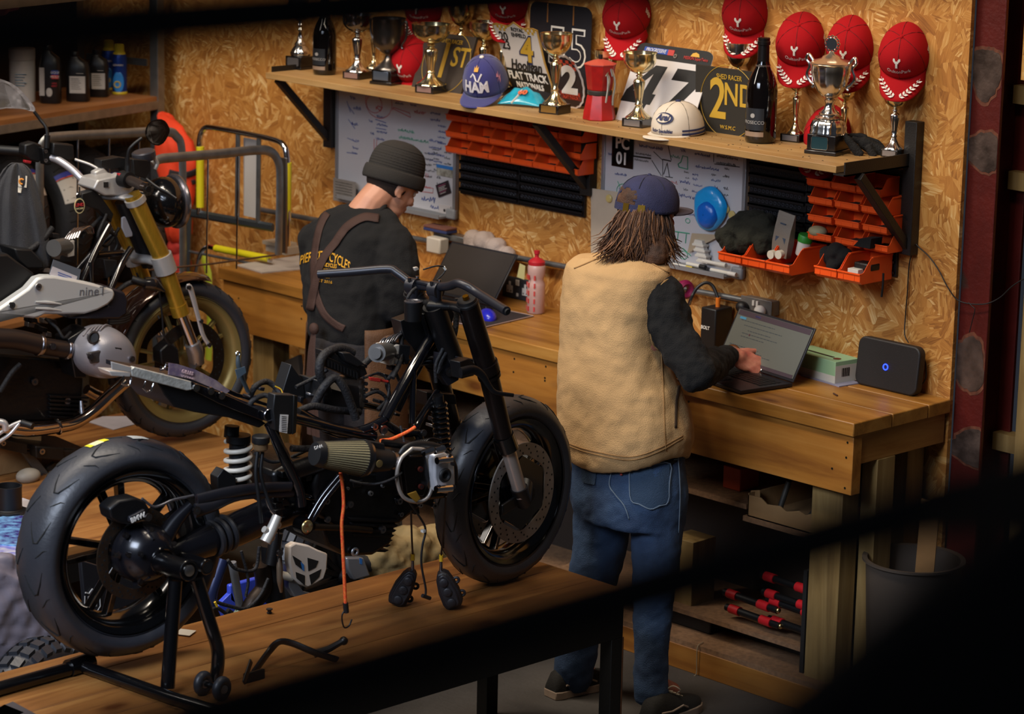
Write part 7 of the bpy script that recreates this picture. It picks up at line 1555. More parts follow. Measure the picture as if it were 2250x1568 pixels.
plate('battery',[(708,838),(790,850),(792,915),(712,905)],.12,PLAS,v=.05,bev=.004);plate('battery_label',[(712,828),(735,832),(758,848),(750,860),(714,850)],.002,mat('label_white','#c9c2ba',.5),v=.056,bev=0)
plate('ecu_housing',[(748,832),(800,830),(806,870),(800,900),(762,880)],.06,mat('scuffed_alloy','#8d847a',.3,.9,bump=.3,bscale=80),v=.04,bev=.004);
for k in range(4):bolt(802,842+k*13,.045,.006)
plate('airbox_base',[(640,800),(665,835),(672,875),(640,890),(618,870)],.05,PLAS,v=-.04)
fb_=plate('fuse_box',[(604,866),(650,868),(653,884),(640,955),(605,945),(600,900)],.035,PLAS,v=.15,bev=.003);plate('white_label',[(616,910),(634,911),(631,952),(614,948)],.001,mat('label_white','#c9c2ba',.5),par=fb_,v=.152,bev=0)
for k in range(9):plate('label_print',[(619,914+4*k),(630,915+4*k),(630,916.3+4*k),(619,915.3+4*k)],.0006,BLKP,par=fb_,v=.1528,bev=0)
plate('clip_ladder',[(646,868),(655,870),(651,950),(643,955)],.02,mat('dull_black_cast','#1a1816',.4,.4),par=fb_,v=.155)
LO=mat('loom_tape','#121012',.7,bump=.4,bscale=120)
lo=[([(720,862,.05),(702,815,.06),(712,780,.05),(745,765,.03),(775,775,.02)],.014),([(690,890,.06),(712,850,.08),(735,830,.08),(755,850,.09),(770,885,.09),(782,920,.09)],.013),([(655,903,.08),(690,892,.08),(735,900,.08),(790,905,.06)],.011),([(550,868,.05),(562,848,.06),(585,838,.05),(605,850,.06),(618,868,.08)],.009),([(545,900,.05),(555,880,.06),(580,868,.06),(600,875,.08)],.008),([(770,830,.0),(800,800,-.02),(830,770,-.02),(845,750,-.02)],.010),([(650,850,.0),(690,830,.0),(720,812,.02)],.006),([(890,700,.0),(882,740,.02),(880,790,.05),(862,830,.07)],.008),([(905,690,.02),(895,660,.05),(905,640,.05),(915,632,.05)],.005),([(1005,655,.09),(1003,700,.09),(995,745,.09),(970,790,.09),(960,820,.09)],.009),([(985,700,.08),(975,760,.09),(958,800,.09),(958,840,.09)],.006),([(880,935,.15),(895,1010,.2),(880,1040,.3),(840,1060,.3),(800,1062,.25),(770,1055,.2)],.004),([(800,870,.06),(830,860,.06),(850,880,.06),(835,915,.08)],.006),([(800,830,.05),(835,820,.04),(855,845,.05),(850,880,.06)],.004),([(870,820,.05),(880,850,.06),(868,890,.08),(850,910,.1)],.005),([(640,985,.1),(680,985,.1),(720,980,.1)],.010),([(560,995,.05),(600,1015,.05),(650,1000,.05),(700,975,.05)],.005),([(960,615,.03),(975,600,.03),(978,588,.03),(960,584,.03),(930,592,.02)],.0025),([(880,730,.02),(890,720,.02),(882,765,.03),(888,800,.05)],.004),([(830,900,.05),(855,870,.04),(850,840,.03),(870,810,.03)],.006)]
for pts,r in lo:tube_('wiring_loom',pts,r,LO,bk,k=5,n=8)
ww=[('#c8a820',0),('#b02a20',1),('#3a8a3a',2),('#c8a820',3),('#7a4a2a',4)]
for c,k in ww:tube_('coloured_wire',[(604+k*2,848+k*2,.07),(618+k*2,856+k*3,.08),(622+k*3,872+k*2,.09),(628+k*3,880,.09)],.0017,mat('wire_'+c,c,.5),bk,n=6)
tube_('coloured_wire',[(828,832,.05),(840,836,.05),(852,838,.05)],.004,mat('wire_red_','#b02a20',.5),bk);plate('red_terminal',[(812,828),(838,832),(836,840),(814,836)],.008,mat('wire_red_','#b02a20',.5),v=.06)
plate('silver_connector',[(910,588),(918,586),(922,592),(914,596)],.01,al_,v=.03);tube_('connector_tip',[(975,586,.03),(979,592,.03)],.004,WHT,bk)
tube_('battery_lead',[(523,780,.08),(524,800,.08),(532,830,.07),(545,860,.06)],[.005,.008,.007,.006],mat('grey_lead','#3c4448',.5),bk);obj('ring_terminal',MB().torus(B_(523,777,.08),LV,.006,.003,16,6),CHR,bk)
plate('blue_tag',[(517,812),(538,805),(541,818),(522,832)],.002,mat('tag_slate','#4c5c68',.4),v=.09,bev=0)
cl_=mat('clutter_black','#141216',.45,.1)
rng=random.Random(8)
for k in range(26):
 x=rng.uniform(530,700)if k<12 else rng.uniform(780,960);y=(rng.uniform(850,925)if k<12 else rng.uniform(780,960));w_=rng.uniform(8,18);h_=rng.uniform(6,16);v=rng.uniform(-.06,.05)
 plate('connector_block',[(x,y),(x+w_,y+rng.uniform(-3,5)),(x+w_-2,y+h_),(x-1,y+h_-2)],rng.uniform(.015,.05),cl_ if k%5 else ALU,v=v,bev=.002)
for k in range(14):
 x=rng.uniform(700,930);y=rng.uniform(1030,1130);bolt(x,y,.128,rng.uniform(.004,.008),m_=ALU if k%3 else None)
for k in range(24):
 x=rng.uniform(560,910);y=rng.uniform(1010,1125);plate('casting_detail',[(x,y),(x+rng.uniform(10,25),y-4),(x+rng.uniform(10,24),y+12),(x+2,y+14)],.03,ENG,v=rng.uniform(.09,.13),bev=.003)
GZ=mat('scratched_zinc','#c6c6be',.35,.35,var=.3,vscale=60,bump=.2,bscale=120)
tl=plate('tail_rail',[(288,812),(296,806),(420,838),(422,856),(410,858),(290,826)],.02,GZ,v=.12,label='bare zinc tail rail');plate('tail_rail',[(420,838),(432,842),(486,862),(582,905),(578,925),(484,888),(422,857)],.022,FR,v=.12)
for x,y in((429,851),(461,858),(485,868)):c_=B_(x,y,.122);bolt(x,y,.122,.011,m_=CHR)
plate('tail_rail',[(360,806),(430,822),(520,862),(600,890),(598,896),(515,870),(425,830),(358,812)],.02,FR,v=-.10);plate('undertray',[(345,838),(425,858),(560,915),(586,930),(570,940),(505,918),(430,906),(385,895),(362,868)],.20,PLAS,v=.10,bev=.004,label='black plastic undertray')
plate('tail_plate',[(300,812),(420,832),(545,885),(520,895),(420,850),(300,822)],.16,mat('black_tray_top','#1d1c20',.3),v=.06,bev=.001)
mir=mat('polished_steel','#d2ccc6',.3,.5);plate('tail_bracket',[(244,794),(290,806),(288,818),(246,812)],.004,mir,v=.12);plate('tail_bracket',[(239,815),(288,818),(286,828),(246,826)],.06,mir,v=.12)
for pts in([(272,825),(268,843),(278,848),(286,845),(288,828)],[(320,838),(314,852),(322,860),(332,858),(338,842)]):tube_('loop_hook',[(x,y,.125)for x,y in pts],.0028,CHR,bk,sm=False)
pp=plate('film_covered_plate',[(372,797),(392,800),(430,812),(475,835),(505,858),(498,864),(430,850),(392,838),(370,828)],.003,mat('lilac_film','#7c6a82',.15,.3,coat=.6,var=.5,vscale=30,col2='#b9a3a0'),v=.04,bev=0)
btext('GILLES',412,818,.045,.014,mat('film_print','#c9a8a8',.4),pp,rotd=20,bold=.0003);btext('TOOLING',412,830,.045,.011,mat('film_print','#c9a8a8',.4),pp,rotd=20)
tube_('bent_strut',[(352,812,.0),(362,810,.0),(366,798,.0),(372,800,.02)],.004,CHR,bk,sm=False)
tube_('hanging_lever',[(1012,818,.16),(1040,812,.17),(1060,825,.18),(1075,848,.19),(1090,862,.2),(1128,868,.22)],[.016,.014,.012,.009,.007,.006],BLKM,bk,P=Pf,flat=.6)
plate('lever_clamp',[(1010,795),(1030,788),(1045,800),(1042,825),(1015,832)],.04,BLKM,v=.13,P=Pf,lv=FL);plate('lever_guard',[(1016,785),(1040,790),(1040,800),(1020,800)],.03,mat('satin_black_bar','#24242a',.38,.3),v=.10,P=Pf,lv=FL)
#  THINGS ROUND THE BIKE
def cord(name,label,pts,r,m_,cat='cord'):return one(name,MB().tube(smooth([B_(*p)for p in pts],8),r,8),m_,label,cat,angle=60)
RC=mat('red_orange_cord','#d8301a',.7,var=.45,vscale=180,col2='#e0782a')
o=cord('bungee_cord','red bungee cord hanging from the frame with a black hook over the lift table',[(748,1038,.24),(753,1070,.24),(755,1110,.24),(751,1150,.24),(753,1200,.24),(756,1260,.24),(759,1326,.24)],.0052,RC)
obj('hook_sleeve',MB().tube([B_(759,1324,.24),B_(761,1345,.24)],.0082,14),PLAS,o);obj('wire_hook',MB().tube(smooth([B_(758,1340,.24),B_(752,1350,.24),B_(752,1365,.24),B_(757,1378,.24),B_(767,1374,.24),B_(773,1360,.24)],5),.0024,8),BLKM,o)
cord('bungee_cord','short run of red bungee cord tied across the top of the engine',[(836,968,.20),(858,965,.2),(880,956,.2),(900,946,.2),(912,938,.2)],.0058,RC)
def caliper(c,yawd,tilt,label,top):
 M=T(c)@rot('Z',yawd)@rot('Y',tilt)
 r=thing('brake_caliper',label,'brake caliper',M=M,group='loose front calipers');cm=mat('caliper_anthracite','#1e1c20',.5,.2,bump=.15,bscale=120)
 pl=[(-.022,.0),(.020,.0),(.030,.012),(.032,.050),(.026,.085),(.020,.110),(.008,.122),(-.012,.120),(-.022,.100),(-.030,.060),(-.030,.020)]
 obj('caliper_body',MB().prism(pl,.048,T(0,-.024,0)),cm,r,local=True,bevel=.006);obj('caliper_half',MB().prism([(x*.8,z*.9+.006)for x,z in pl],.062,T(0,-.031,0)),cm,r,local=True,bevel=.005)
 for z in(.025,.06,.092):obj('piston_pot',MB().lathe([(.013,0),(.013,.006),(.009,.008),(.001,.008)],T(0,-.031,z)@rot('X',90),20),cm,r,local=True)
 for x,z in((.034,.030),(.032,.075)):obj('mount_lug',MB().torus((x,.012,z),(0,1,0),.008,.0045,18,8),cm,r,local=True)
 obj('bolt_head',MB().lathe([(.007,0),(.007,.004),(.001,.004)],T(-.004,-.025,.108)@rot('X',90),6),BLKM,r,local=True);obj('white_square',MB().box((-.004,-.0325,.012),(.004,-.031,.020)),WPL,r,local=True)
 p=M@Vector((.0,0,.12));q=top
 obj('hose_fitting',MB().tube([p,p+Vector((0,0,.018)),p+Vector((0,0,.034))],[.006,.005,.004],12),mat('bolt_steel','#8c8a90',.25,1),r);obj('yellow_sleeve',MB().tube([p+Vector((0,0,.032)),p+Vector((0,0,.052))],.0062,12),mat('yellow_tag','#c9a21c',.5),r)
 obj('brake_line',MB().tube(smooth([p+Vector((0,0,.05)),p*.5+q*.5+Vector((0,0,.01)),q],6),.003,8),PLAS,r);return r
zc=lambda px,py:on(px,py,z=TZ+.004)
c1=zc(868,1325);c2=zc(1000,1332)
caliper(c1,44,26,'left of the two loose black calipers standing on the lift table',B_(903,1120,.15));caliper(c2,44,-22,'right of the two loose black calipers beside the front tyre',B_(980,1090,.25))
o=one('sensor_lead',MB().tube(smooth([B_(870,1060,.22),B_(890,1090,.22),B_(925,1140,.22),B_(935,1165,.22),B_(928,1200,.22),B_(926,1240,.22),B_(935,1290,.22),B_(935,1308,.22)],6),.0035,8),PLAS,'thin black sensor lead hanging between the two loose calipers','cable');obj('connector',MB().tube([B_(928,1308,.22),B_(945,1314,.22)],.006,10),PLAS,o);obj('white_clip',MB().cbox(B_(930,1166,.22),(.012,.01,.008)),WPL,o)
bp0=TZ+.012;bz_=lambda px,py,dz=0:on(px,py,z=TZ+.014+dz)
bm_=mat('brown_black_bracket','#1d1815',.35,.4);r=thing('pedal_bracket','loose black pedal bracket lying on the front of the lift table','bracket',bz_(600,1440))
obj('main_arm',MB().tube(smooth([bz_(555,1480),bz_(590,1432,.03),bz_(612,1410,.06),bz_(640,1412,.055),bz_(690,1432,.03),bz_(740,1448)],4),.013,10,flat=.5),bm_,r);obj('cross_arm',MB().tube([bz_(690,1436,.02),bz_(722,1425,.03),bz_(752,1408,.05)],[.012,.010,.009],10),bm_,r)
obj('end_boss',MB().ball(bz_(755,1407,.05),.013),bm_,r);obj('foot_plate',MB().beam(bz_(535,1500),bz_(552,1450,.05),.006,.022),bm_,r,bevel=.003);obj('base_bar',MB().beam(bz_(536,1490),bz_(580,1478),.012,.03),bm_,r,bevel=.003)
one('rubber_plug',MB().lathe([(.007,0),(.009,.003),(.006,.005),(.006,.010),(.010,.012),(.010,.015),(.001,.016)],T(on(592,1347,z=TZ)),16),RUB,'small black rubber plug on the far edge of the lift table','plug')
STD=mat('stand_black','#08080a',.25,.2,coat=.5);r=thing('paddock_stand','black single-sided paddock stand holding up the rear wheel','stand',on(370,1510,z=TZ))
ax0=RW+LV*.15;ax1=B_(415,1253,.33)
ax0=B_(345,1232,.17);obj('axle_tube',MB().tube([ax0,ax1],.029,32),STD,r);obj('axle_tube_lip',MB().torus(ax1,(ax1-ax0),.026,.004,32,8),STD,r);dd=(ax1-ax0).normalized();obj('silver_end',MB().lathe([(.015,0),(.016,.004),(.012,.006),(.001,.006)],fr(ax1,dd.orthogonal(),z=dd),24),mat('brushed_steel','#b9b5b0',.3,1),r)
Mz=Matrix.Translation(ax1)
a2=B_(455,1245,.25);b2=B_(400,1225,.13);obj('spacer_tube',MB().tube([b2,a2],[.020,.021],28),STD,r);obj('spacer_knurl',MB().torus(a2,(a2-b2),.019,.004,28,8),STD,r);obj('spacer_face',MB().tube([a2,a2+(a2-b2).normalized()*.003],.016,24),PLAS,r)
up0=B_(385,1275,.25);dn0=on(368,1510,z=TZ+.02);obj('upright',MB().tube([up0,dn0],.020,24),STD,r)
obj('lever_leg',MB().tube(smooth([B_(432,1272,.30),B_(462,1370,.33),B_(478,1425,.33),B_(478,1465,.33),B_(472,1492,.32)],5),.019,20),STD,r)
for px,py in((446,1503),(487,1515)):
 c_=on(px,py+22,z=TZ)+Vector((0,0,.034));wl=obj('castor',MB().torus(c_,(.95,.2,0),.022,.013,28,12),RUB,r);obj('castor_hub',MB().cyl(c_-Vector((.012,0,0)),c_+Vector((.012,0,0)),.012,14),ALU,wl)
obj('castor_axle',MB().tube([on(446,1525,z=TZ)+Vector((0,0,.034)),on(487,1537,z=TZ)+Vector((0,0,.034))],.008,10),STD,r)
j0=on(178,1462,z=TZ+.02);obj('base_bar',MB().tube([j0,on(372,1530,z=TZ+.02),on(470,1560,z=TZ+.02)],.018,20),STD,r);obj('handle_bar',MB().tube([j0,on(0,1512,z=TZ+.02),on(-150,1560,z=TZ+.02)],.020,20),STD,r);obj('socket_joint',MB().tube([on(150,1468,z=TZ+.022),on(200,1452,z=TZ+.022)],.026,20),STD,r)
q=[on(x,y,z=TZ+.003)for x,y in((28,1542),(90,1575),(-40,1600),(-40,1570))];o=one('dark_card',MB().add([p for p in q]+[p+Vector((0,0,.002))for p in q],[(3,2,1,0),(4,5,6,7),(0,1,5,4),(1,2,6,5),(2,3,7,6),(3,0,4,7)]),mat('grey_card','#3a3436',.6),'dark grey card with a white patch at the table\'s near left corner','card')
q=[on(x,y,z=TZ+.006)for x,y in((10,1547),(52,1564),(-10,1590),(-30,1570))];obj('white_patch',MB().add(q,[(3,2,1,0)]).add(q,[(0,1,2,3)]),WPL,o,angle=0)
p=on(400,1388,z=TZ+.004);one('paper_tag',MB().cbox(p,(.07,.05,.002),t=.5),WPL,'small white tag on the table behind the rear tyre','tag')
#  THE FAR LIFT TABLE (left)
LZ=.53;LX1=-7.39;LX0=-8.75;LY1=6.44
t2=thing('lift_table','far lift table with plank top under the gold-forked motorcycle','table',(LX0,4,0))
for k in range(5):
 w_=(LX1-LX0)/5;obj('top_plank',MB().box((LX0+w_*k+.001,3.3,LZ-.035),(LX0+w_*(k+1)-.001,LY1,LZ)),wood('far_plank_%d'%k,('#7a4c26','#ab743c','#c49050'),'Y',scale=.8,rough=.4,seed=41+k),t2,bevel=.002)
obj('side_rail',MB().box((LX1-.05,3.3,LZ-.13),(LX1-.01,LY1-.02,LZ-.037)),STL,t2,bevel=.002)
for y in(LY1-.12,5.0,3.5):obj('leg',MB().box((LX1-.10,y,0),(LX1-.04,y+.05,LZ-.13)),STL,t2);
for y in(LY1-.12,3.5):obj('leg',MB().box((LX0+.03,y,0),(LX0+.09,y+.05,LZ-.037)),STL,t2)
#  THE GOLD-FORKED MOTORCYCLE
HD2=math.radians(5.5);H2=Vector((math.sin(HD2),math.cos(HD2),0));L2=Vector((math.cos(HD2),-math.sin(HD2),0))
FW2=on(408,790,z=.85)-L2*.04
Q_=lambda px,py,v=0:onp(px,py,FW2+L2*v,L2)
b2=thing('motorcycle','silver and gold-forked motorcycle with its seat removed on the far lift table','motorcycle',(FW2.x,FW2.y-.7,LZ))
def tb2(nm,pts,r,m_,par=None,**k):return tube_(nm,pts,r,m_,par or b2,P=Q_,**k)
def pl2(nm,pts,t,m_,par=None,v=0,**k):return plate(nm,pts,t,m_,par or b2,v=v,P=Q_,lv=L2,**k)
R2=(355/2*depth(FW2)/FPX-.010)/.974
GRM=mat('gold_rim','#93804c',.4,.5);hub2,M2,S2_,ty2=wheel(b2,FW2,L2,R2,R2-.068,.125,5,RUB,GRM,mat('gold_edge_light','#b9a568',.3,.9),tread='wave',seed=9,spw=.014)
disc(hub2,M2,.068,.108,.152,mat('dark_disc','#3c342e',.35,.8));disc(hub2,M2,-.068,.108,.152,mat('dark_disc','#3c342e',.35,.8))
GF=mat('gold_fork_anodised','#b8902e',.3,.6,var=.15,vscale=30,stretch=(8,8,.5));SIL2=mat('satin_yoke_silver','#b6b3b0',.35,.4)
for sg in(1,-1):
 off=Vector((0,0,0))if sg==1 else L2*-.21;v=.105
 q=[Q_(x,y,v)+off for x,y in((292,428),(357,568),(364,590),(398,690),(401,700),(428,768),(462,835))]
 lg=obj('fork_leg',MB().tube([q[0],q[1]],.033,28),GF,b2,label='gold fork leg');obj('fork_lower',MB().tube([q[2],q[3]],.031,28),GF,lg,label='gold fork lower tube')
 obj('fork_collar',MB().tube([q[3]-(q[3]-q[2])*.22,q[3]],.034,28),GF,lg);obj('stanchion',MB().tube([q[3],q[5]],.022,24),CHR,lg);obj('axle_clamp',MB().tube([q[5]-(q[5]-q[4])*.2,q[5],FW2+L2*.085*sg+H2*.02,FW2+L2*.085*sg],[.030,.032,.030,.030],20),ALU,lg)
 obj('yoke_clamp',MB().tube([q[1]-(q[1]-q[0])*.06,q[2]+(q[2]-q[1])*.3],.041,28),SIL2,lg);obj('yoke_clamp',MB().tube([q[0]+(q[1]-q[0])*.04,q[0]+(q[1]-q[0])*.12],.039,28),SIL2,lg)
a=Q_(357,575,.105);obj('bottom_yoke',MB().tube([a,a-L2*.06-H2*.02,a-L2*.105-H2*.04,a-L2*.15-H2*.02,a-L2*.21],[.038,.026,.036,.026,.038],18,flat=.6,up=L2),SIL2,b2)
a=Q_(300,436,.105);obj('top_yoke',MB().tube([a,a-L2*.06-H2*.03,a-L2*.105-H2*.06,a-L2*.15-H2*.03,a-L2*.21],[.036,.024,.034,.024,.036],18,flat=.45,up=L2),SIL2,b2)
pl2('yoke_web',[(215,395),(262,385),(298,410),(288,430),(230,430),(205,415)],.12,SIL2,v=.06,bev=.006);pl2('bar_clamp',[(208,378),(228,368),(240,380),(232,400),(212,400)],.035,SIL2,v=-.02,bev=.006);pl2('bar_clamp',[(240,392),(262,380),(278,392),(272,418),(248,418)],.035,SIL2,v=.05,bev=.006)
c_=Q_(232,410,.05);obj('stem_nut',MB().tube([c_,c_+Vector((0,0,.02))],.018,6),CHR,b2)
obj('steering_head',MB().tube([Q_(270,440,.0),Q_(330,580,0)],.033,20),BLKM,b2)
def fender(w,a0,a1,rad,m_,nm='fender'):
 mb=MB();n=20;k=9;vs=[]
 for i in range(n+1):
  a=a0+(a1-a0)*i/n;ed=1-.25*abs(2*i/n-1)**6
  for j in range(k):
   u=-1+2*j/(k-1);r_=rad-.018*u*u;vs.append(FW2+(H2*math.sin(a)+Vector((0,0,1))*math.cos(a))*r_+L2*(w*u*ed))
 mb.add(vs,[(i*k+j,i*k+j+1,(i+1)*k+j+1,(i+1)*k+j)for i in range(n)for j in range(k-1)])
 o=obj(nm,mb,m_,b2,angle=60);s=o.modifiers.new('t','SOLIDIFY');s.thickness=.003;return o
fd2=fender(.075,math.radians(-78),math.radians(20),R2+.026,mat('bronze_brown_gloss','#3c241a',.12,.4,coat=.8))
WSIL=mat('bright_brace','#cfcccb',.3,.6);tb2('fender_brace',[(410,630,.11),(418,634,.11),(434,690,.11),(446,735,.11),(462,762,.11)],[.010,.012,.010,.009,.008],WSIL,flat=.5)
for x,y in((414,631),(441,705),(459,757)):bolt(x,y,.115,.008,P=Q_,par=b2,ax=L2)
cl2=pl2('brake_caliper',[(352,770),(372,752),(392,765),(396,800),(378,812),(355,800)],.06,BLKM,v=.12,bev=.006);tb2('brake_hose',[(350,640,.12),(356,690,.12),(360,735,.12),(372,758,.12)],.004,PLAS)
hc=Q_(352,445,.0)+H2*.02;hl=obj('headlight_bowl',MB().ball((0,0,0),1,M=T(hc)@Matrix.Diagonal((.095,.085,.095,1)),n=32),mat('black_gloss_bowl','#0c0c0e',.15,coat=.6),b2,angle=180);obj('headlight_ring',MB().torus(hc+H2*.045,H2,.090,.013,48,10),mat('satin_ring','#8e8b92',.25,.9),hl)
obj('headlight_lens',MB().lathe([(.085,0),(.07,.02),(.04,.034),(.001,.04)],fr(hc+H2*.05,L2,z=H2),32),mat('lens_glass','#c8ccd0',.05,trans=.6),hl)
pl2('instrument_pod',[(222,352),(262,345),(290,350),(290,362),(250,372),(222,368)],.05,PLAS,v=-.02);pl2('instrument_pod',[(292,350),(325,352),(332,372),(320,392),(296,385)],.06,PLAS,v=.04);tb2('gauge_ring',[(318,342,.0),(335,345,.0),(345,358,.0),(340,372,.0)],.008,SIL2)
c_=Q_(318,345,-.02);obj('gauge',MB().lathe([(.040,0),(.044,.01),(.044,.03),(.038,.034),(.001,.032)],T(c_-Vector((0,0,.01)))@rot('X',12),32),mat('gauge_grey','#4b4b52',.3,.5),b2)
tb2('handlebar',[(95,343,-.20),(125,350,-.16),(158,372,-.10),(190,402,-.05),(215,408,-.02),(250,405,.03),(275,404,.07),(296,400,.10)],.014,mat('satin_silver_bar','#b9b7bc',.3,.5),k=4,n=16)
gr=tb2('left_grip',[(-60,325,-.42),(20,330,-.30),(62,334,-.24)],.017,PLAS,n=16);g2_=tb2('right_grip',[(285,396,.12),(300,402,.22),(318,412,.33)],.018,mat('grip_brown_black','#2a211d',.5),n=18)
c_=Q_(324,415,.345);be=obj('bar_end',MB().tube([c_-L2*.02,c_+L2*.006],.023,28),CHR,b2);obj('bar_end_bolt',MB().tube([c_+L2*.006,c_+L2*.009],.011,20),BLKM,be)
for k in range(8):a=k*math.pi/4;p=c_+L2*.0062+(H2*math.cos(a)+Vector((0,0,math.sin(a))))*.017;obj('bar_end_dot',MB().cyl(p,p+L2*.001,.0025,8),BLKM,be)
pl2('switch_cluster',[(55,318),(75,312),(92,318),(96,345),(86,358),(66,352),(54,340)],.05,PLAS,v=-.20,bev=.006);pl2('switch_red',[(56,352),(70,354),(68,360),(56,358)],.02,mat('switch_red_','#a02028',.4),v=-.195);pl2('perch_clamp',[(93,325),(112,325),(114,362),(98,362)],.035,BLKM,v=-.17,bev=.004)
for y in(332,352):bolt(99,y,-.165,.007,P=Q_,par=b2,ax=L2)
pl2('fluid_tank',[(118,314),(162,318),(164,350),(150,354),(116,340)],.05,PLAS,v=-.15,bev=.005);tb2('clutch_line',[(165,350,-.12),(195,360,-.08),(215,370,-.05)],.005,SIL2)
tb2('right_switch',[(268,392,.08),(284,396,.12)],.030,PLAS,n=22);pl2('switch_red',[(262,382),(268,380),(268,396),(262,398)],.02,mat('switch_red_','#a02028',.4),v=.10)
tb2('brake_lever',[(322,395,.15),(345,412,.2),(368,424,.24),(388,437,.28)],[.009,.008,.007,.006],BLKM,flat=.6)
def mirror(stem,head,sv,nm_lab,body_m):
 s=tb2('mirror_stem',stem,.0065,PLAS,label=nm_lab);tb2('stem_boot',[stem[0],(stem[0][0]+1,stem[0][1]-28,stem[0][2])],.011,PLAS,par=s)
 c=[Q_(x,y,sv)for x,y in head];c=smooth([c[-2],c[-1]]+c+[c[0],c[1]],3)[6:6+3*len(head)];cc=sum(c,Vector((0,0,0)))/len(c);rg=[]
 for t,off in((.96,0),(1.0,.008),(.92,.018),(.6,.030),(.15,.034)):rg.append([cc+(p-cc)*t-H2*-off for p in c])
 h_=obj('mirror_head',MB().rings(rg),body_m,s,angle=60);obj('mirror_glass',MB().rings([[cc+(p-cc)*.88-H2*.003 for p in c],[cc+(p-cc)*.88+H2*.002 for p in c]]),mat('mirror_glass','#8f8a82',.18,.35),h_,angle=30)
mirror([(103,325,-.17),(103,285,-.18),(88,262,-.2),(75,245,-.21)],[(-45,172),(5,176),(35,195),(62,225),(72,245),(50,240),(10,238),(-40,240)],-.22,'far mirror stem',mat('pearl_mirror','#c4c1c4',.25,coat=.4))
mirror([(281,378,.10),(282,335,.11),(293,318,.12),(312,303,.13)],[(328,268),(350,262),(362,275),(365,292),(350,318),(335,318),(322,305),(318,288)],.14,'near mirror stem',mat('black_gloss_bowl','#0c0c0e',.15,coat=.6))
kx=Q_(190,432,.03);pl2('lock_housing',[(180,425),(205,418),(222,430),(250,470),(245,490),(215,460),(180,450)],.04,PLAS,v=.04,bev=.004)
tg=thing('key_tag','oval key tag with red lettering hanging from the silver motorcycle ignition','key tag',Q_(174,470,.06));c_=Q_(174,452,.06)
obj('tag',MB().lathe([(1,0),(1,.003)],Matrix(((H2.x*.021,0,L2.x,c_.x),(H2.y*.021,0,L2.y,c_.y),(0,.028,0,c_.z),(0,0,0,1)))@Matrix.Diagonal((1,1,1,1)),32),mat('tag_cream','#c9bb8a',.5),tg);obj('tag_face',MB().lathe([(.86,.003),(.86,.0036)],Matrix(((H2.x*.021,0,L2.x,c_.x),(H2.y*.021,0,L2.y,c_.y),(0,.028,0,c_.z),(0,0,0,1))),32),mat('tag_dark','#1c1716',.4),tg)
Mt=Matrix(((H2.x,-L2.x,0,c_.x+L2.x*.004),(H2.y,-L2.y,0,c_.y+L2.y*.004),(0,0,1,c_.z),(0,0,0,1)));text('LIND',.016,Mt@T(0,0,.004),mat('tag_red','#b02c30',.5),tg,bold=.0005);text('WORK',.010,Mt@T(0,0,-.010),mat('tag_cream','#c9bb8a',.5),tg)
obj('key_ring',MB().torus(c_+Vector((0,0,.036)),L2,.011,.0015,20,6),CHR,tg);obj('key',MB().box((-.004,-.001,0),(.004,.001,.03),T(c_+Vector((.004,0,.04)))),CHR,tg)
for nm,pts,r in(('frame_tube',[(240,495,.05),(205,560,.08),(168,650,.12)],.013),('frame_tube',[(288,545,.06),(262,590,.09),(235,655,.12)],.013),('frame_tube',[(199,575,.1),(200,650,.11)],.009),('frame_tube',[(215,560,.05),(270,555,.05)],.012),('frame_tube',[(255,510,-.05),(200,560,-.1),(150,620,-.12)],.013)):tb2(nm,pts,r,FR,k=4)
pl2('frame_gusset',[(228,570),(258,572),(255,600),(235,612)],.02,PLAS,v=.08)
u=obj('abs_motor',MB().tube([Q_(118,545,.10),Q_(148,540,.05)],.031,28),mat('grey_anodised','#6c6a68',.35,.6),b2);pl2('abs_block',[(148,530),(164,528),(164,562),(149,565)],.06,mat('bright_cast','#b4ada2',.32,.8),v=.08,bev=.002)
for k in range(6):tb2('hard_line',[(140+k*6,530-k*1.5,.07),(150+k*6,515-k*2,.06),(165+k*7,502-k,.05),(185+k*4,512,.03)],.004,CHR,n=8)
SVC=mat('satin_silver_paint','#c4c5c3',.38,.3,bump=.03,bscale=300)
cv=pl2('airbox_cover',[(-60,715),(0,676),(62,634),(82,611),(98,606),(120,606),(165,614),(210,624),(250,636),(254,646),(250,658),(238,670),(215,682),(188,690),(140,691),(100,691),(86,698),(76,700),(0,693),(-60,700)],.05,SVC,v=.22,bev=.014,label='satin silver airbox cover')
for x,y in((83,629),(25,670)):o=bolt(x,y,.221,.012,m_=CHR,P=Q_,par=cv,ax=L2)
for y in(663,677):tb2('cover_louvre',[(78,y,.221),(105,y+1,.224),(135,y+5,.221)],[.003,.006,.002],SVC,par=cv,n=8)
p=Q_(204,640,.222);Mt=Matrix(((H2.x,-L2.x,0,p.x),(H2.y,-L2.y,0,p.y),(0,0,1,p.z),(0,0,0,1)));text('nineT',.045,Mt@rot('Y',5),mat('engraved_grey','#73747a',.4,.4),cv,sx=1.08,ex=.0006)
pl2('air_duct',[(200,628),(255,634),(275,642),(283,660),(280,690),(262,702),(150,700),(190,690),(240,672)],.12,mat('duct_black','#1a1a22',.35),v=.20,bev=.012)
for k in range(4):tb2('duct_bellows',[(240,696+5*k,.19),(268,694+5*k,.19),(284,688+5*k,.18)],.006,PLAS,n=8)
pl2('battery_cover',[(-40,560),(18,558),(40,575),(78,602),(60,630),(0,672),(-40,700)],.20,PLAS,v=.16,bev=.008);pl2('fuse_lid',[(32,546),(70,548),(95,575),(97,590),(60,590),(40,572)],.12,PLAS,v=.10,bev=.006)
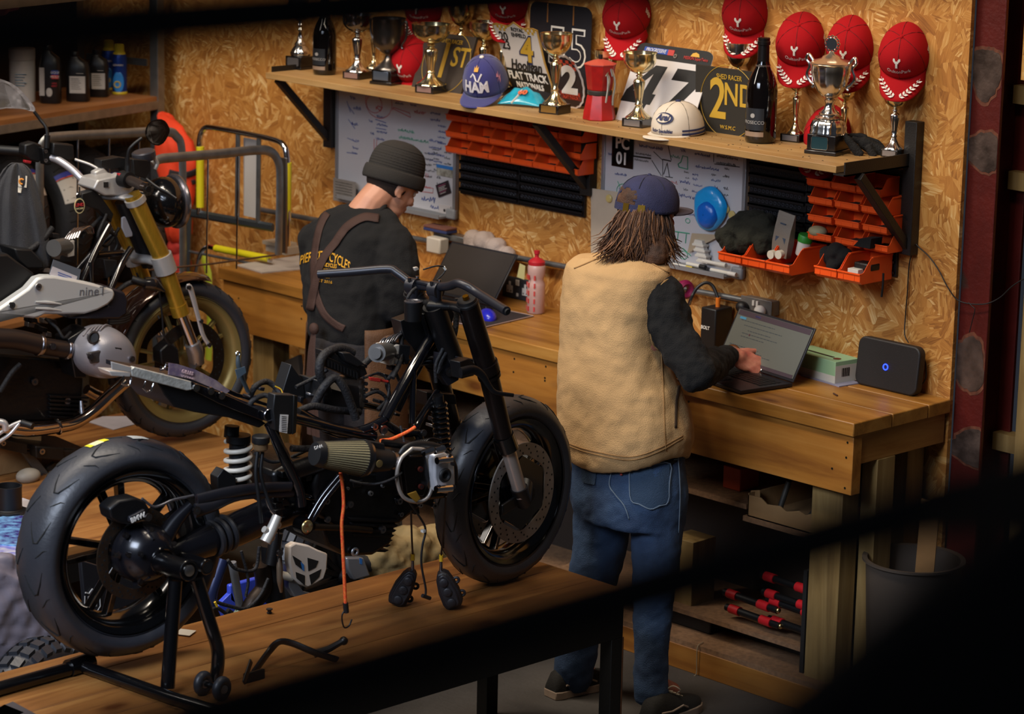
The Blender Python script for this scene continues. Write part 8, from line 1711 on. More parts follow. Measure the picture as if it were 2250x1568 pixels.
tb2('intake_duct',[(-40,742,.22),(30,745,.22),(85,757,.22)],.036,mat('brown_black_duct','#2a211e',.35,.3),n=26);tb2('throttle_duct',[(90,759,.22),(120,764,.22),(150,768,.22)],.031,mat('brown_black_duct','#2a211e',.35,.3),n=26)
for x,y,r in((87,758,.037),(148,768,.033)):c_=Q_(x,y,.22);d_=(Q_(150,768,.22)-Q_(85,757,.22)).normalized();obj('hose_clamp',MB().torus(c_,d_,r,.004,36,8,2),mat('bolt_steel','#8c8a90',.25,1),b2)
c_=Q_(115,760,.255);bolt(115,760,.253,.012,P=Q_,par=b2,ax=L2)
rg=[]
cvp=[(170,770),(180,745),(200,725),(232,715),(262,722),(285,745),(297,775),(294,800),(280,822),(240,834),(205,832),(182,815),(172,795)]
for t,v in((.86,.18),(1.0,.21),(1.0,.26),(.93,.31),(.75,.345),(.45,.36),(.1,.362)):
 cx_=sum(p[0]for p in cvp)/13;cy_=sum(p[1]for p in cvp)/13;base=[Q_(x,y,.28)for x,y in cvp];cc=sum(base,Vector((0,0,0)))/13
 rg.append([cc+(p-cc)*t+L2*(v-.28)for p in base])
HC=mat('head_cover_grey','#8c8a90',.4,.4,bump=.04,bscale=200);hc2=obj('cylinder_head_cover',MB().rings(rg),HC,b2,angle=180,sub=2,label='silver grey rocker cover')
for k in range(5):tb2('cover_rib',[(183+9*k,738-3*k,.30),(195+9*k,722-2*k,.27),(212+8*k,717,.22)],.0035,HC,par=hc2,n=8)
pl2('cover_insert',[(252,762),(268,764),(272,790),(255,792)],.01,PLAS,v=.36,bev=.003);pl2('cover_recess',[(190,775),(228,768),(230,795),(200,800)],.01,mat('recess_grey','#4c4a4c',.4,.6),v=.352,bev=.006)
obj('filler_cap',MB().torus(Q_(205,741,.335),L2,.020,.005,28,8),mat('recess_grey','#4c4a4c',.4,.6),b2);obj('filler_cap_core',MB().tube([Q_(205,741,.325),Q_(205,741,.337)],.018,24),PLAS,b2)
for x,y in((198,783),(289,788)):bolt(x,y,.358,.011,P=Q_,par=hc2,ax=L2)
pl2('cylinder_fins',[(150,745),(185,722),(200,722),(190,830),(165,830)],.10,ENG,v=.24,bev=.004)
pl2('engine_block',[(-40,775),(60,782),(150,790),(185,830),(180,900),(150,925),(0,930),(-40,930)],.28,ENG,v=.12,bev=.012)
for k in range(6):pl2('sump_fin',[(110,868+9*k),(196-3*k,872+9*k),(195-3*k,876+9*k),(110,873+9*k)],.25,ENG,v=.135,bev=.001)
for x,y in((75,838),(147,880)):bolt(x,y,.125,.013,P=Q_,par=b2,ax=L2)
rng=random.Random(4)
for k in range(22):
 x=rng.uniform(60,180);y=rng.uniform(500,640)if k<10 else rng.uniform(695,740);pl2('connector_block',[(x,y),(x+rng.uniform(8,16),y+2),(x+rng.uniform(8,14),y+12),(x-1,y+10)],.03,cl_ if k%4 else ALU,v=rng.uniform(-.05,.08))
for pts,r in(([(10,590,.05),(50,560,.06),(90,530,.06),(115,500,.05)],.011),([(180,520,.05),(200,500,.0),(230,470,.0)],.008),([(235,470,.05),(215,520,.05),(235,540,.02),(262,500,.02)],.006),([(255,640,.1),(290,620,.1),(330,628,.12)],.010),([(100,700,.15),(125,720,.2),(140,742,.22),(155,730,.2)],.006),([(0,860,.15),(25,820,.16),(45,800,.16)],.010),([(300,600,.0),(320,640,.0),(350,700,.05)],.004),([(120,640,.12),(150,690,.14),(165,700,.14)],.006)):tb2('hose',pts,r,LO,k=5,n=8)
tb2('radiator_ring',[(228,505,.02),(250,515,.02),(258,535,.02),(250,555,.02)],.006,PLAS);pl2('oil_can_tag',[(268,478),(282,472),(293,500),(292,520),(278,522),(268,500)],.01,mat('tag_white','#b9b2b0',.6),v=.02,bev=.004)
tb2('indicator_stalk',[(290,612,.12),(315,620,.14),(335,622,.14)],.013,PLAS,n=16);o=tb2('indicator_lens',[(318,622,.14),(338,624,.15),(362,640,.16)],[.022,.024,.004],mat('smoked_lens','#1a1718',.15,coat=.6),n=20)
EX=mat('tarnished_chrome','#c4b8ae',.10,1,var=.15,vscale=12);ex_=tb2('exhaust_pipe',[(-60,930,.18),(0,938,.18),(60,945,.18),(120,938,.18),(165,928,.18),(205,902,.18),(245,865,.18),(285,830,.18)],.024,EX,n=26);tb2('exhaust_pipe_far',[(190,855,-.1),(215,868,-.1),(240,875,-.08)],.02,EX)
obj('exhaust_joint',MB().torus(Q_(127,937,.18),(Q_(165,928,.18)-Q_(120,938,.18)),.026,.005,32,8),EX,ex_);tb2('link_rod',[(178,880,.17),(180,905,.18),(186,925,.19)],[.006,.009,.012],ALU)
tb2('footpeg_arm',[(-10,958,.24),(25,935,.25),(46,926,.26)],.007,WSIL);tb2('footpeg_arm',[(-10,975,.24),(20,955,.25),(42,930,.26)],.007,WSIL);tb2('footpeg_arm',[(-5,925,.24),(10,930,.25),(12,945,.25)],.012,WSIL);tb2('rubber_peg',[(48,928,.26),(72,936,.30)],.012,PLAS);
P0=Q_(120,600,.20);sl=thing('parts_bag','clear grip bag with a folded parts note resting on the airbox cover','bag',P0);plate('bag_film',[(118,570),(178,592),(172,622),(108,605)],.003,mat('grip_bag_film','#6f7680',.12,trans=.35,coat=.5),par=sl,v=.20,P=Q_,lv=L2,bev=0);plate('note_paper',[(116,585),(170,607),(166,620),(109,603)],.001,mat('note_white','#c6bfc2',.7),par=sl,v=.2015,P=Q_,lv=L2,bev=0)
plate('note_print',[(128,597),(158,608),(157,610),(127,599)],.0006,mat('note_blue','#5a68a0',.6),par=sl,v=.2025,P=Q_,lv=L2,bev=0);plate('note_print',[(128,602),(150,610),(149,612),(127,604)],.0006,mat('note_blue','#5a68a0',.6),par=sl,v=.2025,P=Q_,lv=L2,bev=0)
FLC=mat('grey_fleece','#26252b',.98,bump=.9,bscale=420,var=.2,vscale=60,sheen=.15)
def fleece():
 r=thing('fleece','grey fleece with a small square label draped on the left bar end','fleece',Q_(50,580,-.1));rg=[]
 for y,l,q,dd in((356,22,52,.02),(372,8,66,.03),(395,-8,78,.04),(430,-20,88,.05),(470,-30,98,.06),(520,-38,108,.06),(565,-44,114,.06),(600,-46,112,.05)):
  c=Q_((l+q)/2,y,-.02);hw=(q-l)/2*depth(c)/FPX;s_=Vector((.69,.72,0));f_=Vector((.72,-.69,0));n=44
  rg.append([c+s_*hw*math.cos(t)+f_*(dd+.014*math.sin(7*t+y*.02)+.010*math.sin(12*t))*math.sin(t)for t in[2*math.pi*i/n for i in range(n)]])
 o=obj('garment',MB().rings(rg),FLC,r,angle=180,sub=1);disp(o,.012,.05)
 B=bvh_of(o)
 def pt(nm,poly,m_,off):
  vs=[hit(B,x,y,off,Q_(x,y,.05))for x,y in poly];mb=MB().add(vs,[tuple(range(len(poly)))]);w=obj(nm,mb,m_,r,angle=0);s=w.modifiers.new('t','SOLIDIFY');s.thickness=.002;s.offset=0
 pt('label',[(39,386),(59,387),(58,412),(40,410)],mat('label_cream','#c8bfae',.7),.004);pt('care_tag',[(40,411),(50,412),(48,424),(39,423)],mat('label_cream','#c8bfae',.7),.005)
 c=bpy.data.curves.new('t','FONT');c.body='C';q=hit(B,49,398,.008,Q_(49,398,.05));bpy.data.curves.remove(c)
 obj('orange_curl',MB().tube([q+Vector((.69,.72,0))*.008*math.cos(a)+Vector((0,0,.009*math.sin(a)))for a in[.7+.35*i for i in range(14)]],[.0035]*13+[.001],8),mat('label_orange','#d98a2a',.6),r)
fleece()
JK_=mat('greasy_jack_steel','#1e1a17',.4,.5,bump=.2,bscale=60);jk=thing('bike_jack','greasy black scissor jack lifting the silver motorcycle','jack',Q_(120,1075,.0));P2=lambda nm,pts,t,m_,v,**k:plate(nm,pts,t,m_,par=jk,v=v,P=Q_,lv=L2,**k)
P2('jack_deck',[(-40,958),(40,972),(150,985),(200,990),(196,1003),(140,1000),(-40,968)],.26,JK_,.16);P2('deck_block',[(78,980),(140,985),(142,1012),(80,1006)],.05,JK_,.20,bev=.004);P2('deck_block',[(135,990),(178,992),(175,1008),(140,1008)],.10,JK_,.19)
P2('deck_end',[(0,965),(60,975),(60,998),(0,985)],.02,JK_,.19);bolt(91,991,.205,.011,P=Q_,par=jk,ax=L2);bolt(6,973,.195,.009,P=Q_,par=jk,ax=L2)
GJ=mat('grey_jack_arm','#5a544c',.5,.4,var=.3,vscale=20);P2('scissor_arm',[(45,990),(70,990),(118,1052),(108,1068),(96,1060)],.02,GJ,.14,bev=.003);P2('scissor_arm',[(120,1015),(148,1018),(90,1088),(48,1080),(60,1062)],.02,GJ,.11,bev=.003);P2('base_bar',[(30,1078),(140,1105),(138,1118),(30,1090)],.30,JK_,.16);bolt(95,1045,.145,.010,P=Q_,par=jk,ax=L2)
def ont(px,py,z=LZ):return on(px,py,z=z)
c_=ont(20,1128);r=thing('flanged_pot','black flanged cylinder pot standing on papers on the far lift table','pot',c_);obj('pot',MB().lathe([(.052,.012),(.045,.02),(.045,.09),(.047,.10),(.041,.10),(.039,.02),(.001,.018)],T(c_),36),PLAS,r);obj('flange',MB().lathe([(.058,.004),(.062,.006),(.062,.014),(.05,.018)],T(c_),36,flute=.04,nf=10),PLAS,r)
def sheet(name,label,pts,m_,z=LZ,t=.003,cat='papers',par=None):
 a=[on(x,y,z=z)for x,y in pts];n=len(a);o=one(name,MB().add([p+Vector((0,0,.0006))for p in a]+[p+Vector((0,0,t))for p in a],[tuple(reversed(range(n))),tuple(range(n,2*n))]+[(i,(i+1)%n,(i+1)%n+n,i+n)for i in range(n)]),m_,label,cat);return o
sheet('paper_sheet','crumpled white sheet under the flanged pot',[(-20,1125),(30,1158),(68,1130),(80,1105),(50,1095)],mat('cool_paper','#b5b0b6',.8,var=.1,vscale=20))
sheet('paper_sheet','white sheet on the far table behind the chrome exhaust',[(195,928),(250,945),(300,932),(285,915),(225,916)],mat('cool_paper','#b5b0b6',.8,var=.1,vscale=20))
mg_=sheet('magazine','glossy purple and blue magazine at the edge of the far table',[(-40,1168),(0,1200),(60,1205),(95,1170),(90,1140),(20,1135),(-40,1150)],mat('magazine_violet','#3c2e78',.25,coat=.4,var=.8,vscale=35,col2='#7ab0e0'),t=.008,cat='magazine')
sheet('magazine','white and blue magazine below the purple one on the far table',[(-40,1195),(0,1222),(60,1222),(70,1205),(-20,1185)],mat('magazine_white','#b9b7c8',.3,coat=.3,var=.4,vscale=30,col2='#5a5ac0'),t=.004,cat='magazine')
sheet('red_folder','red folder edge showing beneath the papers on the far table',[(-30,1142),(30,1162),(85,1150),(88,1140),(-20,1132)],mat('folder_red','#8e2030',.4),t=.003,cat='folder')
cb=on(0,1050,z=LZ);one('cardboard_carton',MB().cbox((cb.x-.20,cb.y-.0,LZ+.065),(.35,.40,.13)),CARD,'brown cardboard carton on the far table behind the jack','box',bevel=.004)
cb=on(62,1045,z=LZ+.02);one('white_roll',MB().ball(cb,.035,sc=(1,1.4,.8)),mat('dull_white','#8f8678',.6),'small white wrapped bundle beside the jack','bundle',angle=180)
cloth_lump('plastic_sheet','bunched grey polythene hanging below the far lift table','plastic sheet',[onp(x,y,(LX1+.03,0,0),(1,0,0))for x,y in((0,1300),(30,1340),(60,1330),(10,1370),(60,1385),(90,1370),(-20,1340))],[(.06,.12,.13)]*7,mat('polythene','#77717c',.35,bump=.2,bscale=10,coat=.2),5,.010,.03)
#  THE ENDURO BIKE ON THE FLOOR BETWEEN THE TABLES
EX0=-6.93
E_=lambda px,py,v=0:on(px,py,x=EX0+v)
eb=thing('motorcycle','partly hidden enduro motorcycle with white number mask between the two lift tables','motorcycle',E_(600,1400))
ROOTM[eb.name]=eb.matrix_world.copy()
def te(nm,pts,r,m_,**k):return tube_(nm,pts,r,m_,eb,P=E_,**k)
def pe(nm,pts,t,m_,v=0,par=None,**k):return plate(nm,pts,t,m_,par=par or eb,v=v,P=E_,lv=Vector((1,0,0)),**k)
WM=mat('white_mask_plastic','#c9bdb2',.35,coat=.2)
mk=pe('number_mask',[(637,1200),(650,1192),(680,1198),(700,1208),(721,1216),(719,1250),(712,1272),(692,1284),(676,1291),(660,1284),(643,1268),(636,1235)],.03,WM,v=.12,bev=.006,label='white plastic number mask')
for pts in([(643,1220),(662,1232),(668,1254),(650,1240)],[(676,1225),(700,1232),(694,1246),(678,1254)],[(650,1256),(670,1264),(670,1286),(652,1270)],[(680,1263),(706,1250),(702,1266),(684,1284)]):pe('mask_opening',pts,.002,mat('mask_dark','#120f0e',.7),v=.1215,par=mk,bev=0)
pe('mask_decal',[(661,1234),(668,1240),(669,1255),(664,1250)],.001,mat('decal_blue','#2f6cb0',.5),v=.1225,par=mk,bev=0)
c_=E_(745,1275,-.10);hubE,ME,SE,tyE=wheel(eb,Vector((c_.x,c_.y,.34)),Vector((.97,.2,0)).normalized(),.34,.25,.11,8,RUB,BLKM,BLKM,tread='block',seed=2)
fg=mat('silver_fork_guard','#8f9094',.35,.6)
pe('fork_guard',[(762,1225),(800,1225),(815,1265),(780,1275),(765,1250)],.03,fg,v=.02,bev=.006);pe('fork_guard',[(634,1240),(645,1270),(668,1300),(690,1305),(650,1312),(636,1290)],.03,fg,v=.10);pe('guard_decal',[(790,1225),(796,1227),(796,1240),(791,1238)],.001,mat('decal_blue','#2f6cb0',.5),v=.021,bev=0)
te('rubber_hose',[(780,1235,-.05),(820,1240,-.05),(842,1265,-.05),(850,1290,-.05)],.03,RUB);te('white_tube',[(615,1262,.10),(640,1268,.10)],.014,WPL)
BLU=mat('enduro_blue','#3548b8',.35,coat=.3);pe('blue_shroud',[(505,1285),(560,1270),(600,1262),(640,1260),(640,1310),(600,1330),(540,1345),(505,1320)],.02,BLU,v=-.02,bev=.006);pe('blue_sidecover',[(480,1330),(510,1300),(525,1345),(500,1370)],.02,BLU,v=-.02)
NF=mat('navy_frame','#20284a',.35,.3,coat=.3);te('frame_tube',[(490,1228,.10),(478,1262,.10),(465,1300,.10),(462,1330,.1)],.020,NF);te('frame_tube',[(510,1235,.05),(520,1290,.05),(530,1350,.05)],.014,fg);te('exhaust_pipe',[(575,1240,.08),(580,1290,.08),(555,1325,.08),(540,1360,.08)],.030,mat('dull_brown_exhaust','#2c211a',.45,.6));te('shock_body',[(595,1195,.08),(600,1260,.08),(605,1320,.08)],.034,BLKM);te('fork_tube',[(608,1170,.12),(595,1240,.12)],.022,BLKM)
for pts,r in(([(470,1320,.12),(500,1330,.12),(540,1336,.12),(570,1310,.12),(590,1270,.12)],.006),([(500,1230,.12),(520,1250,.12),(560,1250,.12),(570,1200,.12)],.006),([(530,1210,.12),(545,1270,.12),(540,1310,.12)],.005),([(500,1340,.1),(530,1360,.1),(560,1366,.1)],.008),([(455,1345,.12),(475,1335,.12),(500,1350,.12)],.006)):te('wiring',pts,r,LO)
pe('white_connector',[(462,1345),(470,1348),(460,1362),(452,1356)],.01,WPL,v=.14);pe('red_connector',[(450,1330),(464,1334),(460,1344),(446,1340)],.01,mat('wire_red_','#b02a20',.5),v=.14);te('yellow_lead',[(472,1322,.14),(477,1332,.14)],.004,mat('yellow_tag','#c9a21c',.5));te('green_connector',[(518,1345,.12),(530,1350,.12)],.010,mat('pale_green_plug','#a8b89c',.5))
pe('side_panel',[(178,1230),(260,1255),(330,1300),(330,1390),(250,1400),(190,1360)],.02,mat('panel_charcoal','#17171b',.4),v=.0,bev=.004)
p=E_(203,1322,.004);Mt=Matrix(((0,-1,0,p.x),(1,0,0,p.y),(0,0,1,p.z),(0,0,0,1)));lg=text('H',.055,Mt,mat('logo_grey','#8d8b88',.5),eb,bold=.001,name='h_emblem');obj('crown_emblem',MB().tube([p+Vector((0,y,z))for y,z in((-.028,.025),(-.030,-.02),(-.015,-.038),(.015,-.038),(.030,-.02),(.028,.025))],.0022,6).tube([p+Vector((0,y,z))for y,z in((-.026,.036),(-.013,.03),(0,.042),(.013,.03),(.026,.036))],.003,6),mat('logo_grey','#8d8b88',.5),eb)
c_=on(30,1500,x=-6.72);lt=thing('spare_tyre','blocky spare tyre lying against the near lift table at the lower left','tyre',(c_.x,c_.y,0));
zt_=on(40,1398,x=-6.72).z;wheelc=Vector((-6.62,c_.y,zt_-.31));hubT,MT,ST,tyT=wheel(lt,wheelc,Vector((.9,.43,0)).normalized(),.315,.225,.14,6,RUB,BLKM,BLKM,tread='block',seed=6)
q=[on(x,y,z=.02)for x,y in((830,1250),(830,1175),(900,1150),(1010,1150),(1010,1290),(900,1330))];
cloth_lump('dust_sheet','fawn dust sheet piled on the floor beyond the near table','sheet',[on(x,y,x=-7.0)for x,y in((850,1235),(890,1215),(930,1225),(960,1210),(880,1250),(920,1255),(830,1220),(980,1230))],[(.09,.09,.10)]*8,mat('fawn_sheet','#8d7448',.85,bump=.3,bscale=20),9,.012,.05)
#  RACKING AT THE LEFT END
ra=on(345,212,y=WALL-.14);ZS=ra.z;rb=on(-40,271,z=ZS);rd=(rb-ra).normalized();rn=Vector((-rd.y,rd.x,0));rn=rn if rn.x>0 else-rn
Rk=lambda px,py,v=0:onp(px,py,ra+rn*v,rn)
rk=thing('storage_rack','galvanised steel rack with chipboard shelves at the left end of the board wall','rack',(ra.x,ra.y,0))
def along(u,v,z):return ra+rd*u+rn*v+Vector((0,0,z-ra.z))
def slab(u0,u1,v0,v1,z0,z1):return MB().add([along(u,v,z)for z in(z0,z1)for u,v in((u0,v0),(u1,v0),(u1,v1),(u0,v1))],[(3,2,1,0),(4,5,6,7),(0,1,5,4),(1,2,6,5),(2,3,7,6),(3,0,4,7)])
for zz in(ZS,ZS+.50):obj('shelf_board',slab(-.0,2.2,-.5,0,zz-.020,zz),RACKW,rk);obj('shelf_beam',slab(.0,2.2,-.02,.005,zz-.055,zz-.020),GALV,rk)
obj('shelf_board',slab(0,2.2,-.5,0,.73,.75),RACKW,rk)
for u in(-.045,2.2):
 for v in(-.04,-.5):obj('upright',slab(u,u+.045,v,v+.045,0,2.9),GALV,rk,bevel=.002)
obj('slotted_strip',slab(-.06,-.05,-.45,-.10,ZS+.12,ZS+.15),GALV,rk)
obj('back_panel',slab(-.05,2.2,-.56,-.53,0,2.9),mat('rack_back_board','#33241a',.85),rk)
def rk_on(px,py):
 p=on(px,py,z=ZS);return p
LB=mat('label_silver_grey','#b3aeaa',.5)
c=rk_on(50,222);r=thing('wipes_tub','tall white wipes tub with blue print on the rack shelf','tub',c);obj('tub',MB().lathe([(.052,0),(.054,.004),(.054,.175),(.050,.18)],T(c),32),mat('tub_white','#cfcbc6',.5),r,angle=50);obj('lid',MB().lathe([(.055,.18),(.056,.19),(.056,.225),(.050,.23),(.001,.23)],T(c),32),mat('tub_white','#cfcbc6',.5),r,angle=50)
for k in range(5):obj('print_line',MB().box((-.02,-.056,.12-.012*k),(.03-.008*(k%3),-.053,.123-.012*k),T(c)@rot('Z',44)),mat('print_teal','#7fa0b4',.6),r)
def oilb(px,py,h,w,label,kind):
 c=rk_on(px,py);M=T(c)@rot('Z',44);r=thing('oil_bottle',label,'bottle',M=M,group='oil bottles on the rack')
 bm_=mat('bottle_black','#141316',.4);rg=[]
 for t,sx,sy in((0,.9,.9),(.02,1,1),(.66,1,1),(.78,.86,.85),(.86,.5,.6),(.90,.35,.5)):rg.append([(w/2*sx*math.copysign(abs(math.cos(a))**.6,math.cos(a))-(0 if t<.8 else w*.12),.035*sy*math.copysign(abs(math.sin(a))**.6,math.sin(a)),h*t)for a in[2*math.pi*i/24 for i in range(24)]])
 obj('bottle',MB().rings(rg),bm_,r,local=True,angle=50);obj('cap',MB().lathe([(.017,h*.88),(.018,h*.90),(.018,h*.98),(.015,h),(.001,h)],T(-w*.12,0,0),20),bm_,r,local=True)
 if kind==0:
  obj('label',MB().box((-w*.30,-.0365,h*.18),(w*.38,-.0352,h*.52)),LB,r,local=True)
  for k in range(6):obj('label_print',MB().box((-w*.24,-.0372,h*(.46-.04*k)),(w*(.1+.05*(k%3)),-.0366,h*(.468-.04*k))),PLAS,r,local=True,angle=0)
  obj('label_print',MB().box((w*.0,-.0365,h*.57),(w*.3,-.0355,h*.58)),LB,r,local=True)
 else:
  obj('label_blue',MB().box((w*.12,-.0365,h*.50),(w*.46,-.0352,h*.58)),mat('label_blue_','#23408e',.5),r,local=True);obj('label_red',MB().box((w*.12,-.0365,h*.43),(w*.46,-.0352,h*.50)),mat('label_red_','#b8303a',.5),r,local=True)
  text('LIQUI',w*.16,M@T(w*.29,-.0366,h*.54),WHT,r);text('MOLY',w*.16,M@T(w*.29,-.0366,h*.465),WHT,r);obj('side_label',MB().box((-w*.46,-.0365,h*.14),(-w*.22,-.0352,h*.62)),LB,r,local=True);text('10W\n40RT',w*.13,M@T(w*.25,-.0366,h*.33),mat('label_red_','#b8303a',.5),r);obj('silver_splash',MB().ball((0,-.033,h*.2),1,sc=(w*.18,.003,h*.10)),LB,r,local=True)
 return r
oilb(112,226,.25,.088,'black oil bottle with red and blue brand label on the rack','a');oilb(172,222,.215,.098,'left of two plain black oil bottles with grey labels on the rack',0);oilb(218,212,.205,.085,'right of two plain black oil bottles with grey labels on the rack',0)
def spray(px,py,label,dark=False):
 c=rk_on(px,py);r=thing('spray_can',label,'spray can',c,group='spray cans on the rack');b_=mat('can_blue','#1c3f9a',.3,.4);y_=mat('can_yellow','#cdb62a',.4)
 obj('can',MB().lathe([(.031,.006),(.032,.01),(.032,.16),(.028,.175)],T(c),28),b_,r,angle=50);obj('base_band',MB().lathe([(.031,0),(.033,.002),(.033,.010),(.032,.012)],T(c),28),y_,r);obj('cap',MB().lathe([(.028,.175),(.026,.182),(.022,.186),(.022,.215),(.018,.22),(.001,.22)],T(c),28),y_,r)
 M=T(c)@rot('Z',44);obj('blue_flash',MB().ball((0,-.0305,.055),1,M=M,sc=(.024,.003,.048)),mat('can_light_blue','#2f86d8',.35),r);obj('gear_motif',MB().torus(M@Vector((-.004,-.034,.045)),M.to_3x3()@Vector((0,1,0)),.013,.003,20,6),y_,r);text('CHAIN',.014,M@T(0,-.0335,.13),WHT,r)
spray(263,206,'blue spray can with yellow cap at the right of the rack shelf');spray(240,196,'dim blue spray can behind the right black oil bottle')
c=on(20,30,z=ZS+.5);cloth_lump('pink_bag','pink and purple bag on the upper rack shelf in the top left corner','bag',[Rk(x,y,-.06)for x,y in((-30,5),(0,12),(25,10),(-10,0))],[.05,.045,.035,.05],mat('magenta_bag','#7a3a68',.6,var=.4,vscale=20),4,.008,.02)
TYR=mat('new_tyre_rubber','#151417',.75,bump=.3,bscale=40)
def stock_tyre(px,py,R,W,label,lab=None):
 c=Rk(px,py,-.30);M=Matrix(((rn.x,0,rd.x,c.x),(rn.y,0,rd.y,c.y),(0,1,0,c.z),(0,0,0,1)));r=thing('stock_tyre',label,'tyre',(c.x,c.y,c.z-R),group='new tyres on the rack')
 pr=[(R*.70,-W*.36)]+[(R*.72+(R*.28)*math.sin(math.pi*k/16)**.6,-W/2*math.cos(math.pi*k/16))for k in range(17)]+[(R*.70,W*.36)]
 obj('tyre',MB().lathe(pr+[(R*.66,W*.2),(R*.66,-W*.2),(R*.70,-W*.36)],M,72,cap=False),TYR,r,angle=60)
 gv=MB()
 for k in range(40):
  a0=2*math.pi*k/40
  for s in(-1,1):gv.tube([M@Vector(((R*.72+R*.28*math.sin(t_)**.6+.0005)*math.cos(a0+d_),(R*.72+R*.28*math.sin(t_)**.6+.0005)*math.sin(a0+d_),-W/2*math.cos(t_)))for t_,d_ in((math.pi/2+s*.1,0),(math.pi/2+s*.5,.05),(math.pi/2+s*.9,.03))],.0035,5)
 obj('tread_pattern',gv,mat('groove_black','#050505',.8),r,angle=0)
 if lab:
  a0,a1=lab;
  for(f0,f1,m_,nm)in((0,.78,mat('tyre_label_white','#b9b3aa',.6),'paper_label'),(.80,.84,mat('tyre_label_orange','#c8502c',.6),'orange_stripe'),(.84,1.0,mat('tyre_label_blue','#27348c',.6),'blue_stripe')):
   vs=[];n=8
   for i in range(n+1):
    a=a0+(a1-a0)*(f0+(f1-f0)*i/n)
    for j in range(9):t_=math.pi*(.16+.68*j/8);rr=R*.72+R*.28*math.sin(t_)**.6+.003;vs.append(M@Vector((rr*math.cos(a),rr*math.sin(a),-W/2*math.cos(t_)*1.01)))
   obj(nm,MB().add(vs,[(i*9+j,i*9+j+1,(i+1)*9+j+1,(i+1)*9+j)for i in range(n)for j in range(8)]),m_,r,angle=60)
zc=.75+.31
for px,lab,lb in((-30,(.35,.75),'leftmost new tyre on the rack, mostly behind the fleece'),(70,(.30,.75),'new tyre with a white and blue label right of the fleece'),(160,(.30,.72),'new tyre with broad white label behind the silver handlebar'),(255,None,'unlabelled new tyre at the rack end behind the mirror')):
 stock_tyre(px,470,.31,.19,lb,lab)
#  CAGE TROLLEY
tr=thing('cage_trolley','galvanised cage trolley with yellow grip sleeves parked by the wall corner','trolley',on(500,760,z=.15))
X1=on(400,560,z=.9).x
xa=on(380,300,y=6.35).x
G_=GALV;YEL2=mat('yellow_sleeve','#d6c81a',.45)
def fp(pts,k):return[on(x,y,x=k)for x,y in pts]
XA=-9.05;XB=-8.62
XA=on(385,295,y=6.75).x;XB=on(595,330,y=6.98).x
def bent(nm,pts,X,r,flat,par=tr,sm=True):
 P_=fp(pts,X);P_=smooth(P_,5)if sm else P_;return obj(nm,MB().tube(P_,r,8,flat=flat,up=(1,0,0)),G_,par,angle=50)
bent('cage_frame',[(88,470),(88,345),(100,308),(130,300),(250,294),(360,289),(388,300),(400,335),(402,480),(402,760)],XA,.009,2.1)
for x,y0,y1 in((171,300,760),(240,296,760),(306,293,760)):obj('cage_rod',MB().tube(fp([(x,y0),(x-3,y1)],XA),.0035,8),CHR,tr)
bent('cage_frame',[(335,362),(350,350),(380,346),(480,338),(560,330),(592,332),(610,352),(615,395),(612,560)],XB,.009,2.1)
for x,y0,y1 in((457,345,600),(523,340,590)):obj('cage_rod',MB().tube(fp([(x,y0),(x-3,y1)],XB),.0035,8),CHR,tr)
obj('cage_rod',MB().tube(fp([(300,596),(460,580),(606,560)],XB),.004,8),mat('brown_rod','#6a5240',.5,.6),tr)
YC=WALL-.34
wp=lambda pts:[on(x,y,y=YC)for x,y in pts]
obj('hoop_frame',MB().tube(smooth(wp([(438,470),(438,340),(440,300),(450,282),(470,281),(540,293),(600,306),(622,318),(630,345),(632,420),(632,540)]),5),.012,12),CHR,tr)
for pts in([(440,322),(440,455)],[(632,357),(630,500)]):obj('grip_sleeve',MB().tube(wp(pts),.0165,14),YEL2,tr,label='yellow grip sleeve')
for pts in([(523,295),(521,480)],[(569,303),(567,488)]):obj('cage_post',MB().tube(wp(pts),.010,6),G_,tr)
a=on(535,302,y=YC+.03);b=on(566,480,y=YC+.03);obj('white_panel',MB().box((a.x,YC+.03,b.z),(b.x,YC+.036,a.z)),mat('trolley_white','#b3aca6',.5),tr)
obj('lower_bar',MB().tube(wp([(412,466),(600,500)]),.018,6,flat=.5),mat('dark_galv','#5a6064',.4,.8),tr);obj('lower_rod',MB().tube(wp([(405,550),(560,580)]),.006,8),G_,tr);obj('cage_post',MB().tube(wp([(415,470),(410,640)]),.014,6),mat('dark_galv','#5a6064',.4,.8),tr)
obj('cross_grip',MB().tube(wp([(474,545),(590,568)]),.015,14),YEL2,tr,label='yellow grip sleeve');obj('cross_handle',MB().tube(smooth(wp([(430,600),(440,560),(455,543),(480,547),(595,572)]),4),.010,10),CHR,tr)
a=on(612,345,y=YC-.02);b=on(640,560,y=YC-.02);obj('end_plate',MB().box((a.x,YC-.02,b.z),(a.x+.045,YC-.01,a.z)),mat('brushed_plate','#8a7f76',.3,.9),tr)
dk=MB();q0=on(420,850,z=.16);obj('deck',MB().box((XA-.1,5.3,.12),(min(XB,LX0-.1),YC+.1,.16)),mat('trolley_deck','#3a3836',.6,.4),tr)
for x in(XA,min(XB-.05,LX0-.2)):
 for y in(5.4,YC):c_=Vector((x,y,.055));w_=obj('castor',MB().torus(c_,(1,0,0),.035,.018,24,10),RUB,tr);obj('castor_bracket',MB().box((x-.02,y-.02,.07),(x+.02,y+.02,.125)),G_,w_)
OR=mat('hi_vis_orange','#f0451c',.75,bump=.2,bscale=120,var=.15,vscale=10)
